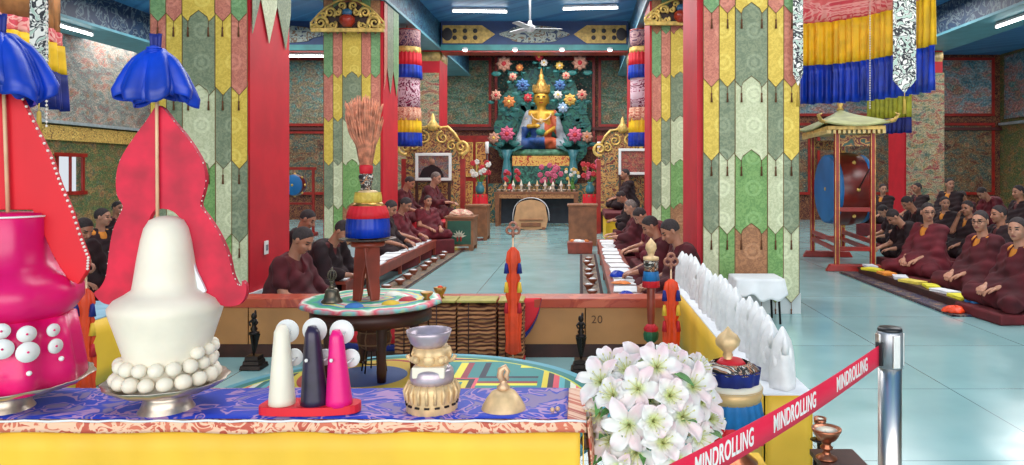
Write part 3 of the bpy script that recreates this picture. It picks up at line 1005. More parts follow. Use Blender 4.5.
# --- stacked ritual cup
t = thing('skull_cup', 'gilded offering cup stack with frosted bowl on a crown shaped stand', 'ritual cup', loc(432))
Zc = 2.42
B().lathe(prof([(0, 412), (24, 412), (25, 408), (24.5, 396), (25.5, 386), (23.5, 382), (20, 381), (0, 381)]), (0, 0, 0), 40, None, 20, 0.02).obj('crown_base', GOLDL, t)
b = B()
for i in range(16):
    a = 2 * PI * i / 16
    b.box((25.3 * K * math.cos(a), 25.3 * K * math.sin(a), lz(401)), (0.006, 0.016, 0.006), a)
b.obj('dark_slots', DARKM, t)
b = B()
for i in range(20):
    a = 2 * PI * i / 20
    b.tube([(25.5 * K * math.cos(a), 25.5 * K * math.sin(a), lz(398)), (27 * K * math.cos(a), 27 * K * math.sin(a), lz(388)), (23 * K * math.cos(a), 23 * K * math.sin(a), lz(380))], [0.005, 0.006, 0.002], 6)
b.obj('crown_petals', GOLDL, t)
FROST = mat('frosted_violet_silver', (196, 180, 190), 0.28, 0.45, 0.12, 20)
B().lathe(prof([(0, 382), (20.5, 382), (22, 376), (21, 369), (18, 366), (0, 366)]), (0, 0, 0), 32).obj('silver_band', FROST, t)
B().box((-0.001, -0.03, lz(368.5)), (32 * K, 0.06, 11 * K)).obj('cream_block', BUTTER, t, bevel=0.004)
b = B()
b.lathe(prof([(0, 366), (14, 366), (17, 360), (19, 352), (17, 346), (0, 346)]), (0, 0, 0), 32, None, 8, 0.08)
for s in (-1, 1):
    spiral(b, s * 17 * K, lz(354), -0.01, 0.022, 1.2, 0 if s > 0 else PI, -s, 0.006)
    for q in (-0.3, 0.25): b.ball((s * (14 + 5 * q) * K, -0.05 + 0.02 * q, lz(356)), 0.012, 10, 8)
b.ball((0, -0.055, lz(356)), (0.02, 0.014, 0.018), 12, 8)
b.obj('skull_garland', GOLDL, t)
B().lathe(prof([(0, 348), (13, 347), (18, 342), (21.5, 334), (22.5, 330), (21.2, 330), (19, 337), (14, 343), (0, 345)]), (-0.01, 0, 0), 36).obj('frosted_bowl', FROST, t)

# --- bell shaped lid
t = thing('bell_lid', 'small gold bell shaped lid with curled finial on the blue runner', 'ritual lid', loc(503.5))
B().lathe(prof([(0, 412), (21, 412), (22.5, 409), (21, 405), (17, 398), (12, 391.5), (6, 389), (0, 388.5)]), (0, 0, 0), 36).obj('dome', GOLDL, t)
b = B().lathe(prof([(5, 390), (7, 387), (4, 384), (3, 380)]), (0, 0, 0), 12)
b.tube([(0, 0, lz(382)), (-0.012, 0, lz(376)), (-0.008, 0, lz(370)), (0.006, 0, lz(367)), (0.014, 0, lz(371)), (0.008, 0, lz(376)), (0.016, 0, lz(380))], [0.010, 0.011, 0.012, 0.010, 0.008, 0.009, 0.005], 8)
b.obj('finial', mat('pale_finial', (232, 190, 150), 0.4, 0.4), t)
b = B()
for dx, dy in ((553, 0), (558, 0.01)): b.ball(((dx - 556) * K, dy, 0.008), 0.008, 10, 8)
tag(b.obj('offering_pebble', mat('pale_finial', (232, 190, 150), 0.4, 0.4), None, (loc(556)[0], 2.37, TOPZ)), 'tiny pale offering pieces beside the runner corner', 'offering')

# --- benches of the enclosure
WT = scroll('red_brown_bench_top', (176, 74, 52), (160, 60, 44), (196, 96, 70), 3, 0.3, 0.03, 0.0, True)
t = thing('low_bench', 'long plywood fronted low bench with red top behind the mandala', 'bench', (-1.24, 5.6, 0))
B().box((0, 0.11, 0.415), (3.84, 0.24, 0.07)).obj('bench_top', WT, t, bevel=0.006)
for k in range(6):
    B().box((-1.6 + 0.64 * k, 0.03, 0.24), (0.632, 0.02, 0.28)).obj('plywood_panel', WOOD, t, bevel=0.002)
B().box((0, 0.05, 0.05), (3.8, 0.06, 0.1)).obj('plinth', WOODD, t)
B().box((0, 0.21, 0.19), (3.8, 0.02, 0.38)).obj('back_board', WOODM, t)


def text_mesh(s_, size, m, name, parent=None, matrix=None, extrude=0.0008, sx=1.0, bold=0.0, shear=0.0):
    cu = bpy.data.curves.new('lettering', 'FONT')
    cu.body = s_
    cu.size = size
    cu.extrude = extrude
    cu.offset = bold
    cu.space_character = 1.08
    cu.shear = shear
    cu.align_x = 'CENTER'; cu.align_y = 'CENTER'
    tmp = bpy.data.objects.new('lettering', cu)
    COL.objects.link(tmp)
    dg = bpy.context.evaluated_depsgraph_get()
    me = bpy.data.meshes.new_from_object(tmp.evaluated_get(dg))
    bpy.data.objects.remove(tmp)
    me.transform(Matrix.Diagonal((sx, 1, 1, 1)))
    if matrix is not None: me.transform(matrix)
    me.materials.clear(); me.materials.append(m)
    return link_mesh(name, me, parent)


text_mesh('20', 0.085, mat('pencil_mark', (96, 66, 44), 0.8), 'number_mark', t, Matrix.Translation((P(597, 322, 5.6).x + 1.24, 0.018, 0.285)) @ Matrix.Rotation(PI / 2, 4, 'X'))

for lb, x0, x1, y0, y1, m2 in (('yellow draped narrow bench carrying the row of white tormas', 0.80, 1.0, 3.2, 6.45, CLOTHW),
                               ('yellow draped side bench with pale blue top beyond the magenta torma', -3.62, -3.17, 3.5, 5.5, mat('pale_blue_cloth', (150, 190, 210), 0.7))):
    t = thing('side_bench', lb, 'bench', ((x0 + x1) / 2, (y0 + y1) / 2, 0))
    w, l = x1 - x0, y1 - y0
    B().box((0, 0, 0.42), (w - 0.02, l - 0.02, 0.04)).obj('bench_top', WOODM, t)
    b = B()
    for s in (-1, 1):
        b.grid(lambda u, v: (s * (w / 2 + 0.008 * (1 - v) * math.sin(u * l * 16) + 0.006), (u - 0.5) * l, 0.01 + 0.43 * v), 90, 4, True, 0.003)
        b.grid(lambda u, v: ((u - 0.5) * w, s * (l / 2 + 0.005), 0.01 + 0.43 * v), 6, 4, True, 0.003)
    b.obj('yellow_drape', YEL, t)
    B().box((0, 0, 0.444), (w + 0.015, l + 0.015, 0.008)).obj('cover', m2, t)
    for sx in (-1, 1):
        for sy in (-1, 1):
            B().box((sx * (w / 2 - 0.05), sy * (l / 2 - 0.08), 0.2), (0.04, 0.04, 0.4)).obj('leg', WOODM, t)

# --- row of white tormas
proto = None
n = 24
for i in range(n):
    random.seed(100 + i)
    Y = 3.28 + i * (6.38 - 3.28) / (n - 1)
    if i < 4:
        b = B()
        random.seed(900 + i)
        h = 0.285
        pr = [(0, 0), (0.052, 0), (0.055, 0.03), (0.052, 0.10), (0.046, 0.17), (0.036, 0.22), (0.022, 0.25), (0.013, 0.27), (0.004, h), (0, h)]
        b.lathe(pr, (0, 0, 0), 16, None, 4, 0.10 + 0.03 * i)
        for k in range(9):
            a = random.uniform(0, 2 * PI); z = random.uniform(0.05, 0.2)
            q = 0.044 * (1 - z * 1.4)
            b.ball((q * math.cos(a), q * math.sin(a), z), (0.016, 0.016, 0.04), 8, 6)
        for s in (-1, 1):
            b.tube([(0, s * 0.035, 0.17), (0, s * 0.052, 0.21), (0, s * 0.045, 0.25)], [0.02, 0.014, 0.003], 8)
        me = b.mesh('white_torma', TORMW)
        if proto is None: proto = []
        proto.append(me)
    lb = 'white finger-like dough torma standing in the long row on the narrow bench'
    if i == 0: lb = 'white dough torma at the near end of the row, above the ribbon'
    if i == n - 1: lb = 'white dough torma at the far end of the row, closest to the monks'
    o = link_mesh('white_torma', proto[i % 4], None, (0.895 + random.uniform(-0.015, 0.015), Y, 0.448), random.uniform(-0.4, 0.4))
    sc = random.uniform(0.92, 1.06)
    o.scale = (1, 1, sc)
    tag(o, lb, 'torma', 'white dough tormas in a row on the narrow bench')

# --- mandala platform
b = NB('striped_mandala_paint', 0.55)
o_ = b.sep(b.co())
r45 = 0.7071
px = b.math('ADD', o_[0], 0.0)
py = b.math('ADD', o_[1], -0.15)
ax, ay = b.math('ABSOLUTE', px), b.math('ABSOLUTE', py)
dm = b.math('MAXIMUM', ax, ay)
rad = b.math('SQRT', b.math('ADD', b.math('MULTIPLY', o_[0], o_[0]), b.math('MULTIPLY', o_[1], o_[1])))
STR = [(250, 90, 120), (30, 130, 130), (240, 230, 90), (24, 40, 70), (200, 60, 70), (140, 200, 215), (120, 40, 60), (24, 140, 140), (230, 210, 60), (30, 36, 60), (226, 80, 100), (90, 180, 190), (24, 120, 120), (240, 240, 220)]
fr = b.math('FRACT', b.math('MULTIPLY', dm, 2.5))
sc_ = b.ramp(fr, [(i / 14, c) for i, c in enumerate(STR)], 'CONSTANT')
fr2 = b.math('FRACT', b.math('MULTIPLY', b.math('MINIMUM', ax, ay), 3.0))
sc2 = b.ramp(fr2, [(0, (28, 140, 140)), (0.45, (28, 140, 140)), (0.5, (240, 230, 70)), (0.62, (150, 30, 60)), (0.72, (24, 130, 132)), (0.9, (16, 30, 60))], 'CONSTANT')
c1 = b.mix(b.ramp(b.math('FRACT', b.math('MULTIPLY', dm, 1.65)), [(0, 0.0), (0.5, 1.0)], 'CONSTANT'), sc_, sc2)
ox, oy = b.math('ADD', o_[0], 0.28), b.math('ADD', o_[1], -0.49)
rad2 = b.math('SQRT', b.math('ADD', b.math('MULTIPLY', ox, ox), b.math('MULTIPLY', oy, oy)))
c2 = b.mix(b.ramp(rad2, [(0, 1.0), (0.37, 0.0)], 'CONSTANT'), c1, b.ramp(rad2, [(0, (14, 90, 170)), (0.2, (240, 200, 50)), (0.31, (200, 60, 50)), (0.34, (244, 220, 70))], 'CONSTANT'))
c3 = b.mix(b.ramp(rad, [(0, 0.0), (0.86, 1.0)], 'CONSTANT'), c2, b.ramp(rad, [(0, (30, 60, 90)), (0.86, (210, 220, 70)), (0.872, (20, 130, 128)), (0.92, (90, 170, 190))], 'CONSTANT'))
b.color(c3)
MAND = b.m
t = thing('mandala_platform', 'round painted mandala platform with coloured stripes under the brown round table', 'mandala', (-0.82, 3.34, 0))
B().lathe([(0, 0.31), (0.96, 0.31), (0.965, 0.35), (0, 0.35)], (0, 0, 0), 96).obj('painted_board', MAND, t)
B().lathe([(0, 0.0), (0.80, 0.0), (0.80, 0.308), (0, 0.308)], (0, 0, 0), 64).obj('plinth', mat('teal_plinth', (30, 90, 92), 0.6), t)

# --- round table on the platform
t = thing('round_table', 'dark brown round table standing on the painted mandala', 'table', (-1.097, 3.9, 0.352))
h = 0.38
B().lathe([(0, h - 0.03), (0.325, h - 0.03), (0.335, h - 0.015), (0.325, h), (0, h)], (0, 0, 0), 48).obj('tabletop', WOODD, t)
B().lathe([(0.29, h - 0.10), (0.31, h - 0.10), (0.31, h - 0.03), (0.29, h - 0.03), (0.29, h - 0.10)], (0, 0, 0), 32).obj('apron', WOODD, t)
for a in (R(-62), R(20), R(118), R(205)):
    x, y = 0.22 * math.cos(a), 0.22 * math.sin(a)
    B().lathe([(0, 0), (0.022, 0), (0.026, 0.05), (0.022, 0.12), (0.028, 0.28), (0.026, h - 0.03), (0, h - 0.03)], (x, y, 0), 8).obj('leg', WOODD, t)
# cloth with painted rainbow rings
b = NB('rainbow_ring_cloth', 0.6)
o_ = b.sep(b.co())
rad = b.math('SQRT', b.math('ADD', b.math('MULTIPLY', o_[0], o_[0]), b.math('MULTIPLY', o_[1], o_[1])))
rd = b.math('ADD', rad, b.math('MULTIPLY', b.math('SUBTRACT', b.noise(b.co(), 9, 2), 0.5), 0.12))
b.color(b.ramp(b.math('FRACT', b.math('MULTIPLY', rd, 6.5)), [(0, (40, 150, 130)), (0.16, (230, 240, 220)), (0.28, (230, 90, 110)), (0.42, (120, 200, 200)), (0.58, (240, 210, 80)), (0.72, (40, 110, 170)), (0.86, (60, 170, 120))]))
cl = B().lathe([(0, 0.0), (0.345, 0.0), (0.36, -0.006), (0.363, -0.022), (0.356, -0.022), (0.352, -0.010), (0.342, -0.006)], (0, 0, 0.004), 60, None, 12, 0.012)
tag(cl.obj('round_tablecloth', b.m, None, (-1.097, 3.9, 0.735)), 'rainbow ringed mandala cloth covering the brown round table', 'tablecloth')
TT = 0.7395

# --- bound drum under the round table
t = thing('bound_parcel', 'brown cloth parcel tied with cord on a wire stand under the round table', 'parcel', (-1.09, 3.92, 0.352))
pr = [(0, 0.11), (0.05, 0.115), (0.075, 0.14), (0.083, 0.18), (0.08, 0.22), (0.06, 0.25), (0, 0.257)]
B().lathe(pr, (0, 0, 0), 28, None, 9, 0.03).obj('bundle', mat('brown_burlap', (112, 72, 56), 0.8, 0, 0.3, 20, bump=0.4), t)
b = B()
for zz, rr in ((0.15, 0.082), (0.215, 0.083)): b.tube([(rr * math.cos(a), rr * math.sin(a), zz) for a in np.linspace(0, 2 * PI, 24)[:-1]], 0.004, 6, True)
for a in (0.2, 1.3, 2.4): b.tube([(math.cos(a) * q, math.sin(a) * q, z) for q, z in ((0.078, 0.13), (0.087, 0.18), (0.07, 0.245), (0, 0.262), (-0.07, 0.245), (-0.087, 0.18), (-0.078, 0.13))], 0.004, 6)
b.obj('cord', mat('tan_cord', (150, 116, 90), 0.8), t)
b = B()
for a in np.linspace(0, 2 * PI, 7)[:-1]: b.cyl((0.05 * math.cos(a), 0.05 * math.sin(a), 0.115), (0.066 * math.cos(a), 0.066 * math.sin(a), 0.0), 0.004, n=6)
b.tube([(0.06 * math.cos(a), 0.06 * math.sin(a), 0.05) for a in np.linspace(0, 2 * PI, 24)[:-1]], 0.003, 6, True)
b.obj('wire_stand', DARKM, t)

# --- three-legged stool, plate and skirted vase with grass bundle
cxw = (368 - VX) / F_PX * 3.9
t = thing('tripod_stool', 'carved red-brown three legged stool on the round table', 'stool', (cxw, 3.9, TT))
B().lathe([(0, 0.275), (0.085, 0.275), (0.09, 0.285), (0.085, 0.3), (0, 0.3)], (0, 0, 0), 24).obj('seat', WOODR, t)
for a in (R(-115), R(-50), R(90)):
    c_, s_ = math.cos(a), math.sin(a)
    b = B()
    M = Matrix.Rotation(a + PI / 2, 4, 'Z')
    b.prism([(-0.042, 0.278), (0.042, 0.278), (0.04, 0.2), (0.028, 0.12), (0.03, 0.05), (0.022, 0), (-0.022, 0), (-0.026, 0.05), (-0.032, 0.12), (-0.04, 0.2)], 0.02, Matrix.Translation((c_ * 0.085, s_ * 0.085, 0)) @ M @ Matrix.Rotation(R(-9), 4, 'X'))
    b.obj('leg', WOODR, t, bevel=0.003)
PZ = TT + 0.30
t = thing('offering_dish', 'wide dark metal dish lying on the three legged stool', 'dish', (cxw, 3.9, PZ))
B().lathe([(0, 0.0), (0.07, 0.0), (0.12, 0.008), (0.145, 0.012), (0.145, 0.018), (0.12, 0.016), (0.06, 0.008), (0, 0.008)], (0, 0, 0), 40, None, 9, 0.015).obj('dish_body', mat('pewter', (92, 84, 84), 0.35, 0.7), t)


def vase(t, s=1.0):
    """ritual vase in pleated silk skirts, base at z=0"""
    B().lathe([(0, 0), (0.05 * s, 0), (0.062 * s, 0.012 * s), (0.045 * s, 0.03 * s), (0, 0.03 * s)], (0, 0, 0), 24, None, 8, 0.05).obj('lotus_base', BRASS, t)

    def sk(nm, m, r0, r1, z0, z1, n):
        B().lathe([(r1 * s, z1 * s), ((r0 + r1) / 2 * 1.03 * s, (z0 + z1) / 2 * s), (r0 * s, z0 * s), (r0 * 0.96 * s, z0 * s), ((r0 + r1) / 2 * s * 0.97, (z0 + z1) / 2 * s), (r1 * 0.9 * s, z1 * s)], (0, 0, 0), 96, None, n, 0.012).obj(nm, m, t)
    sk('blue_skirt', BLUE, 0.113, 0.106, 0.015, 0.125, 24)
    sk('red_skirt', RED, 0.112, 0.09, 0.115, 0.18, 24)
    B().lathe([(0, 0.165 * s), (0.083 * s, 0.165 * s), (0.088 * s, 0.18 * s), (0.07 * s, 0.20 * s), (0, 0.2 * s)], (0, 0, 0), 32).obj('shoulder', BRASS, t)
    sk('gold_brocade_collar', BC['yellow'], 0.072, 0.066, 0.19, 0.25, 18)
    B().lathe([(0.0, 0.24 * s), (0.05 * s, 0.24 * s), (0.052 * s, 0.255 * s), (0.03 * s, 0.262 * s), (0, 0.262 * s)], (0, 0, 0), 24).obj('lid', GOLDL, t)


t = thing('ritual_vase', 'ritual vase in blue and red silk skirts on the dark dish', 'vase', (cxw, 3.9, PZ + 0.009))
vase(t)
B().lathe([(0, 0.26), (0.03, 0.26), (0.026, 0.28), (0.034, 0.31), (0.04, 0.335), (0.028, 0.35), (0, 0.35)], (-0.01, 0, 0), 16).obj('painted_neck', scroll('black_white_scroll', (226, 220, 210), (40, 36, 36), (190, 130, 90), 30, 0.5, 0.1), t)
B().lathe([(0.026, 0.345), (0.034, 0.352), (0.036, 0.385), (0.028, 0.40), (0.0, 0.4)], (-0.01, 0, 0), 16).obj('red_binding', RED, t)
b = B()
random.seed(3)
for i in range(440):
    a, q = random.uniform(0, 2 * PI), math.sqrt(random.random())
    top = random.uniform(0.66, 0.78) - 0.05 * q
    x0, y0 = 0.024 * q * math.cos(a), 0.024 * q * math.sin(a)
    x1, y1 = 0.092 * q * math.cos(a) * 1.05, 0.075 * q * math.sin(a)
    m_ = 0.5
    b.tube([(x0 - 0.01, y0, 0.37), (x0 + (x1 - x0) * 0.33 - 0.012, y0 + (y1 - y0) * 0.33, 0.5), (x1 * 0.82 - 0.02, y1 * 0.9, top - 0.08), (x1 * 1.05 - 0.024 + random.uniform(-.006, .006), y1, top)], [0.0055, 0.0075, 0.0065, 0.002], 4)
b.obj('grass_bundle', mat('rust_straw', (232, 152, 118), 0.8, 0, 0.3, 30), t)
tag(t.children[-1], kind='stuff')

t = thing('ritual_bell', 'bronze hand bell with ringed handle on the rainbow cloth', 'bell', ((332 - VX) / F_PX * 3.78, 3.78, TT))
BRZ = mat('grey_bronze', (120, 112, 96), 0.35, 0.7, 0.2, 30)
B().lathe([(0, 0.0), (0.052, 0.0), (0.054, 0.006), (0.042, 0.02), (0.036, 0.045), (0.034, 0.06), (0.024, 0.072), (0, 0.075)], (0, 0, 0), 28).obj('bell_body', BRZ, t)
b = B().lathe([(0.012, 0.073), (0.016, 0.08), (0.008, 0.088), (0.009, 0.10), (0.014, 0.106), (0.008, 0.113), (0, 0.114)], (0, 0, 0), 12)
for k in range(4):
    a = k * PI / 4
    b.tube([(0.0, 0, 0.11)] + [(0.022 * math.sin(q) * math.cos(a), 0.022 * math.sin(q) * math.sin(a), 0.139 - 0.026 * math.cos(q)) for q in np.linspace(0.3, 2 * PI - 0.3, 14)] + [(0, 0, 0.11)], 0.003, 6)
b.lathe([(0.006, 0.163), (0.008, 0.17), (0.0, 0.182)], (0, 0, 0), 8)
b.obj('ringed_handle', BRZ, t)
t = thing('butter_lamp', 'small gold lotus cup standing at the rim of the rainbow cloth', 'lamp', ((432 - VX) / F_PX * 3.9, 3.9, 0)); t.location = (-0.80, 3.86, TT)
B().lathe([(0, 0), (0.02, 0), (0.012, 0.012), (0.03, 0.03), (0.034, 0.04), (0.028, 0.04), (0, 0.03)], (0, 0, 0), 20, None, 6, 0.06).obj('cup', BRASS, t)
for i, (dx, dy, c) in enumerate(((0.14, -0.16, (230, 190, 60)), (0.2, -0.05, (190, 60, 70)), (-0.02, -0.24, (60, 120, 190)), (0.08, 0.12, (240, 240, 230)))):
    m = mat('sand_powder_%d' % i, c, 0.8)
    o = B().lathe([(0.045, 0), (0.04, 0.008), (0.02, 0.016), (0, 0.018)], (0, 0, 0), 16, None, 5, 0.08).obj('powder_heap', m, None, (-1.097 + dx, 3.9 + dy, TT))
    tag(o, '%s powder heap on the rainbow cloth' % ('golden', 'dark red', 'blue', 'white')[i], 'powder')

# --- orange silk arrows
def silk_arrow(label, px_, Z, top, s=1.0):
    X = (px_ - VX) / F_PX * Z
    t = thing('silk_arrow', label, 'ritual arrow', (X, Z, 0), 0, 'orange silk ritual arrows')
    H = top
    B().box((0, 0, 0.02), (0.12, 0.12, 0.04), taper=0.8).obj('foot_block', WOODD, t)
    B().cyl((0, 0, 0.03), (0, 0, H - 0.05), 0.006, n=8).obj('shaft', mat('pale_bamboo', (232, 190, 150), 0.5), t)
    b = B()
    for a in (R(90), R(210), R(330)):
        b.tube([(0.026 * math.cos(a) + 0.024 * math.cos(q), 0, H + 0.0 + 0.022 * math.sin(a) + 0.024 * math.sin(q)) for q in np.linspace(0, 2 * PI, 14)[:-1]], 0.009, 8, True)
    b.ball((0, 0, H - 0.045), (0.012, 0.012, 0.02), 10, 8)
    b.obj('trefoil_finial', mat('copper_finial', (168, 112, 92), 0.4, 0.4), t)
    prf = [(0.012, 0), (0.04, -0.03), (0.05, -0.09), (0.032, -0.14), (0.048, -0.2), (0.032, -0.24), (0.052, -0.30), (0.036, -0.35), (0.056, -0.42), (0.055, -0.5), (0.048, -0.58), (0.055, -0.66), (0.02, -0.68)]
    z0 = H - 0.13
    q_ = (z0 - 0.10) / 0.68
    B().lathe([(r, z0 + z * q_) for r, z in prf], (0, 0, 0), 48, None, 7, 0.14, sy=0.5).obj('orange_silk', ORANGE, t)
    for k, (dz, m) in enumerate(((0.13, NAVY), (0.25, YEL), (0.38, CRIMSON))):
        for sgn in (-1, 1):
            B().lathe([(0, 0.035), (0.010, 0.03), (0.014, 0.0), (0.019, -0.04), (0, -0.04)], (sgn * 0.047, -0.012, z0 - dz * q_), 10, None, 5, 0.1).obj('silk_tassel', m, t)
    return t


silk_arrow('orange silk arrow standing before the low bench at its middle', 513, 5.3, 1.0)
silk_arrow('orange silk arrow standing beside the yellow bench of white tormas', 671, 5.1, 0.80)
silk_arrow('orange silk arrow standing between the two large tormas', 86, 4.3, 0.86)

# --- tall bench vase-staff with gold finial
t = thing('ritual_staff', 'tall staff with gold jewel finial, blue and red silk collar', 'ritual staff', (P(651, 240, 5.2).x, 5.2, 0))
B().lathe([(0, 0), (0.085, 0), (0.085, 0.02), (0.05, 0.05), (0.055, 0.09), (0.02, 0.11), (0, 0.11)], (0, 0, 0), 20).obj('foot', BRZ, t)
B().lathe([(0.012, 0.1), (0.014, 0.2), (0.045, 0.23), (0.05, 0.27), (0.035, 0.31), (0.012, 0.33)], (0, 0, 0), 24, None, 8, 0.1).obj('green_tassel', mat('dark_green_silk', (30, 96, 60), 0.5), t)
B().lathe([(0.044, 0.29), (0.048, 0.31), (0.03, 0.335), (0.012, 0.35)], (0, 0, 0), 24, None, 8, 0.1).obj('red_tassel_cap', CRIMSON, t)
B().lathe([(0.022, 0.32), (0.028, 0.4), (0.03, 0.6), (0.02, 0.62)], (0, 0, 0), 12).obj('shaft', WOODR, t)
for nm, m, z0, z1, r0, r1 in (('red_fringe', RED, 0.60, 0.66, 0.062, 0.055), ('blue_skirt', SKYB, 0.645, 0.71, 0.06, 0.05), ('patterned_collar', scroll('black_white_scroll', (226, 220, 210), (40, 36, 36), (190, 130, 90), 30, 0.5, 0.1), 0.70, 0.80, 0.046, 0.05)):
    B().lathe([(r1, z1), (r0, z0), (r0 * 0.9, z0), (r1 * 0.85, z1)], (0, 0, 0), 60, None, 15, 0.03).obj(nm, m, t)
B().lathe([(0, 0.79), (0.055, 0.79), (0.055, 0.81), (0.02, 0.82), (0.026, 0.84), (0.04, 0.87), (0.036, 0.9), (0.012, 0.93), (0, 0.945)], (0, 0, 0), 20).obj('jewel_finial', GOLDL, t)


# --- ritual daggers on stands
def dagger(label, px_, Z):
    t = thing('ritual_dagger', label, 'ritual dagger', (P(px_, 300, Z).x, Z, 0), 0, 'dark ritual daggers on stepped stands')
    b = B()
    for k, (w, z) in enumerate(((0.15, 0.02), (0.12, 0.05), (0.10, 0.08))): b.box((0, 0, z), (w, w, 0.03), taper=0.92)
    b.obj('stepped_stand', DARKM, t, bevel=0.003)
    b = B()
    for k in range(3):
        a = k * 2 * PI / 3 + 0.5
        M = Matrix.Rotation(a, 4, 'Z')
        b.prism([(0, 0.09), (0.012, 0.12), (0.042, 0.245), (0.03, 0.25), (0, 0.25)], 0.012, M)
    b.obj('triple_blade', DARKM, t)
    b = B().lathe([(0, 0.24), (0.036, 0.245), (0.038, 0.26), (0.018, 0.268), (0.026, 0.285), (0.016, 0.3), (0.015, 0.325), (0.024, 0.335), (0.02, 0.35), (0.012, 0.355)], (0, 0, 0), 14)
    b.ball((0, 0, 0.375), (0.02, 0.02, 0.026), 12, 8)
    b.ball((0.01, 0, 0.40), (0.009, 0.009, 0.02), 8, 6)
    for s in (-1, 1): b.tube([(s * 0.012, 0, 0.35), (s * 0.03, -0.01, 0.33), (s * 0.018, -0.02, 0.31)], [0.008, 0.007, 0.006], 6)
    b.obj('figure_handle', DARKM, t)


dagger('dark ritual dagger on a stepped stand beyond the lilies', 581, 5.2)
dagger('dark ritual dagger on a stepped stand between cream torma and cream cone', 254, 5.3)

# --- red half-round cloth with blue hem over the bench front
def swag(u, v):
    x = -0.87 + 1.74 * u
    zz = 0.455 - (0.40 * (max(0.0, 1 - abs(2 * u - 1) ** 7)) ** 0.7) * (1 - v)
    return (x, 0.006 * math.sin(u * 40), zz)
t = thing('half_round_cloth', 'scarlet half round cloth with blue hem hanging on the bench front', 'cloth', (-1.16, 5.585, 0))
B().grid(lambda u, v: swag(u, 0.14 + 0.86 * v), 80, 6, True, 0.006).obj('red_panel', RED, t)
B().grid(lambda u, v: (swag(u, 0)[0], swag(u, 0)[1] - 0.002, swag(u, 0.12 * v)[2]), 80, 3, True, 0.008).obj('blue_hem', NAVY, t)

# --- wavy brown bundles stacked before the bench
b_ = NB('wavy_brown_strands', 0.8)
v = b_.co()
w = b_.n('ShaderNodeTexWave', wave_type='BANDS', bands_direction='Z')
w.inputs['Scale'].default_value = 11; w.inputs['Distortion'].default_value = 5; w.inputs['Detail'].default_value = 1; w.inputs['Detail Scale'].default_value = 1.0
b_.L(v, w.inputs['Vector'])
b_.color(b_.ramp(w.outputs['Fac'], [(0.1, (84, 44, 30)), (0.45, (140, 86, 54)), (0.8, (186, 128, 84))]))
BUN = b_.m
OLV = mat('olive_gold_cloth', (178, 164, 84), 0.7, 0, 0.15, 12)
for i, (x0, x1, lb) in enumerate(((396, 429, 'behind the brown round table edge'), (430, 457, 'directly beyond the frosted cup'), (458, 497, 'widest, in the middle of the stack row'), (499, 524, 'narrow end one beside the orange silk arrow'))):
    Z = 5.42
    X0, X1 = (x0 - VX) / F_PX * Z, (x1 - VX) / F_PX * Z
    w_ = X1 - X0
    t = thing('strand_bundle', 'bundle of wavy brown strands, %s' % lb, 'bundle', ((X0 + X1) / 2, 5.46, 0), 0, 'wavy brown bundles before the low bench')
    b = B()
    for lay in range(11):
        z = 0.055 + lay * 0.036
        pts = []
        for k in range(13):
            u = k / 12
            pts.append(((u - 0.5) * w_ * 0.97, 0, z + 0.006 * math.sin(u * w_ * 38 + lay * 0.9 + i)))
        for yy in (-0.075, -0.035, 0.0, 0.04, 0.075):
            b.tube([(p[0], yy + 0.004 * math.sin(lay * 2.1), p[2]) for p in pts], 0.021, 8)
    b.obj('strands', BUN, t)
    B().box((0, 0, 0.468), (w_, 0.22, 0.016)).obj('olive_cover', OLV, t, bevel=0.004)
    B().box((0, 0, 0.015), (w_, 0.22, 0.03)).obj('red_underlay', RED, t)
    b = B().cyl((-w_ * 0.2, -0.101, 0.03), (-w_ * 0.2, -0.101, 0.475), 0.004, n=6)
    b.obj('binding_cord', WOODD, t)
t = thing('lotus_cup', 'small brass lotus cup on the bench end of the brown bundles', 'cup', (P(440, 290, 5.46).x, 5.46, 0.477))
B().lathe([(0, 0), (0.03, 0), (0.018, 0.02), (0.036, 0.05), (0.044, 0.08), (0.034, 0.08), (0, 0.06)], (0, 0, 0), 24, None, 6, 0.12).obj('petal_cup', BRASS, t)
B().ball((0, 0, 0.078), (0.02, 0.02, 0.016), 10, 8).obj('butter', ORANGE, t)

# --- near vase in blue and red silk on a small pedestal
Zv = 2.8
xv = (731 - VX) / F_PX * Zv
t = thing('pedestal', 'low yellow draped pedestal under the silk dressed vase', 'pedestal', (xv, Zv, 0))
B().box((0, 0, 0.14), (0.26, 0.26, 0.28)).obj('block', WOODM, t)
B().lathe([(0.135, 0.288), (0.142, 0.0), (0.138, 0.0), (0.128, 0.284)], (0, 0, 0), 4, Matrix.Rotation(PI / 4, 3, 'Z') @ Matrix.Diagonal((1.42, 1.42, 1))).obj('drape', scroll('rose_lace_cloth', (226, 150, 150), (246, 220, 216), (220, 120, 120), 20, 0.7, 0.1), t)
B().box((0, 0, 0.286), (0.275, 0.275, 0.008)).obj('cover', YEL, t)
z0 = 0.291
t = thing('ritual_vase', 'ritual vase with gold flame finial and sky blue skirt beside the lilies', 'vase', (xv, Zv, z0))
kk = Zv / F_PX
lzv = lambda y: EYE - (y - VY) / F_PX * Zv - z0


def band(nm, m, ya, yb, ra, rb, n=20, amp=0.03):
    ra, rb = ra * 1.08, rb * 1.08
    lzv = lambda y: EYE - (y - VY) / F_PX * (Zv - 0.09) - z0
    B().lathe([(rb * kk, lzv(yb)), (ra * kk, lzv(ya)), (ra * kk * 0.94, lzv(ya)), (rb * kk * 0.9, lzv(yb))] if n else [(0, lzv(yb)), (rb * kk, lzv(yb)), (ra * kk, lzv(ya)), (0, lzv(ya))], (0, 0, 0), 80, None, n, amp).obj(nm, m, t)


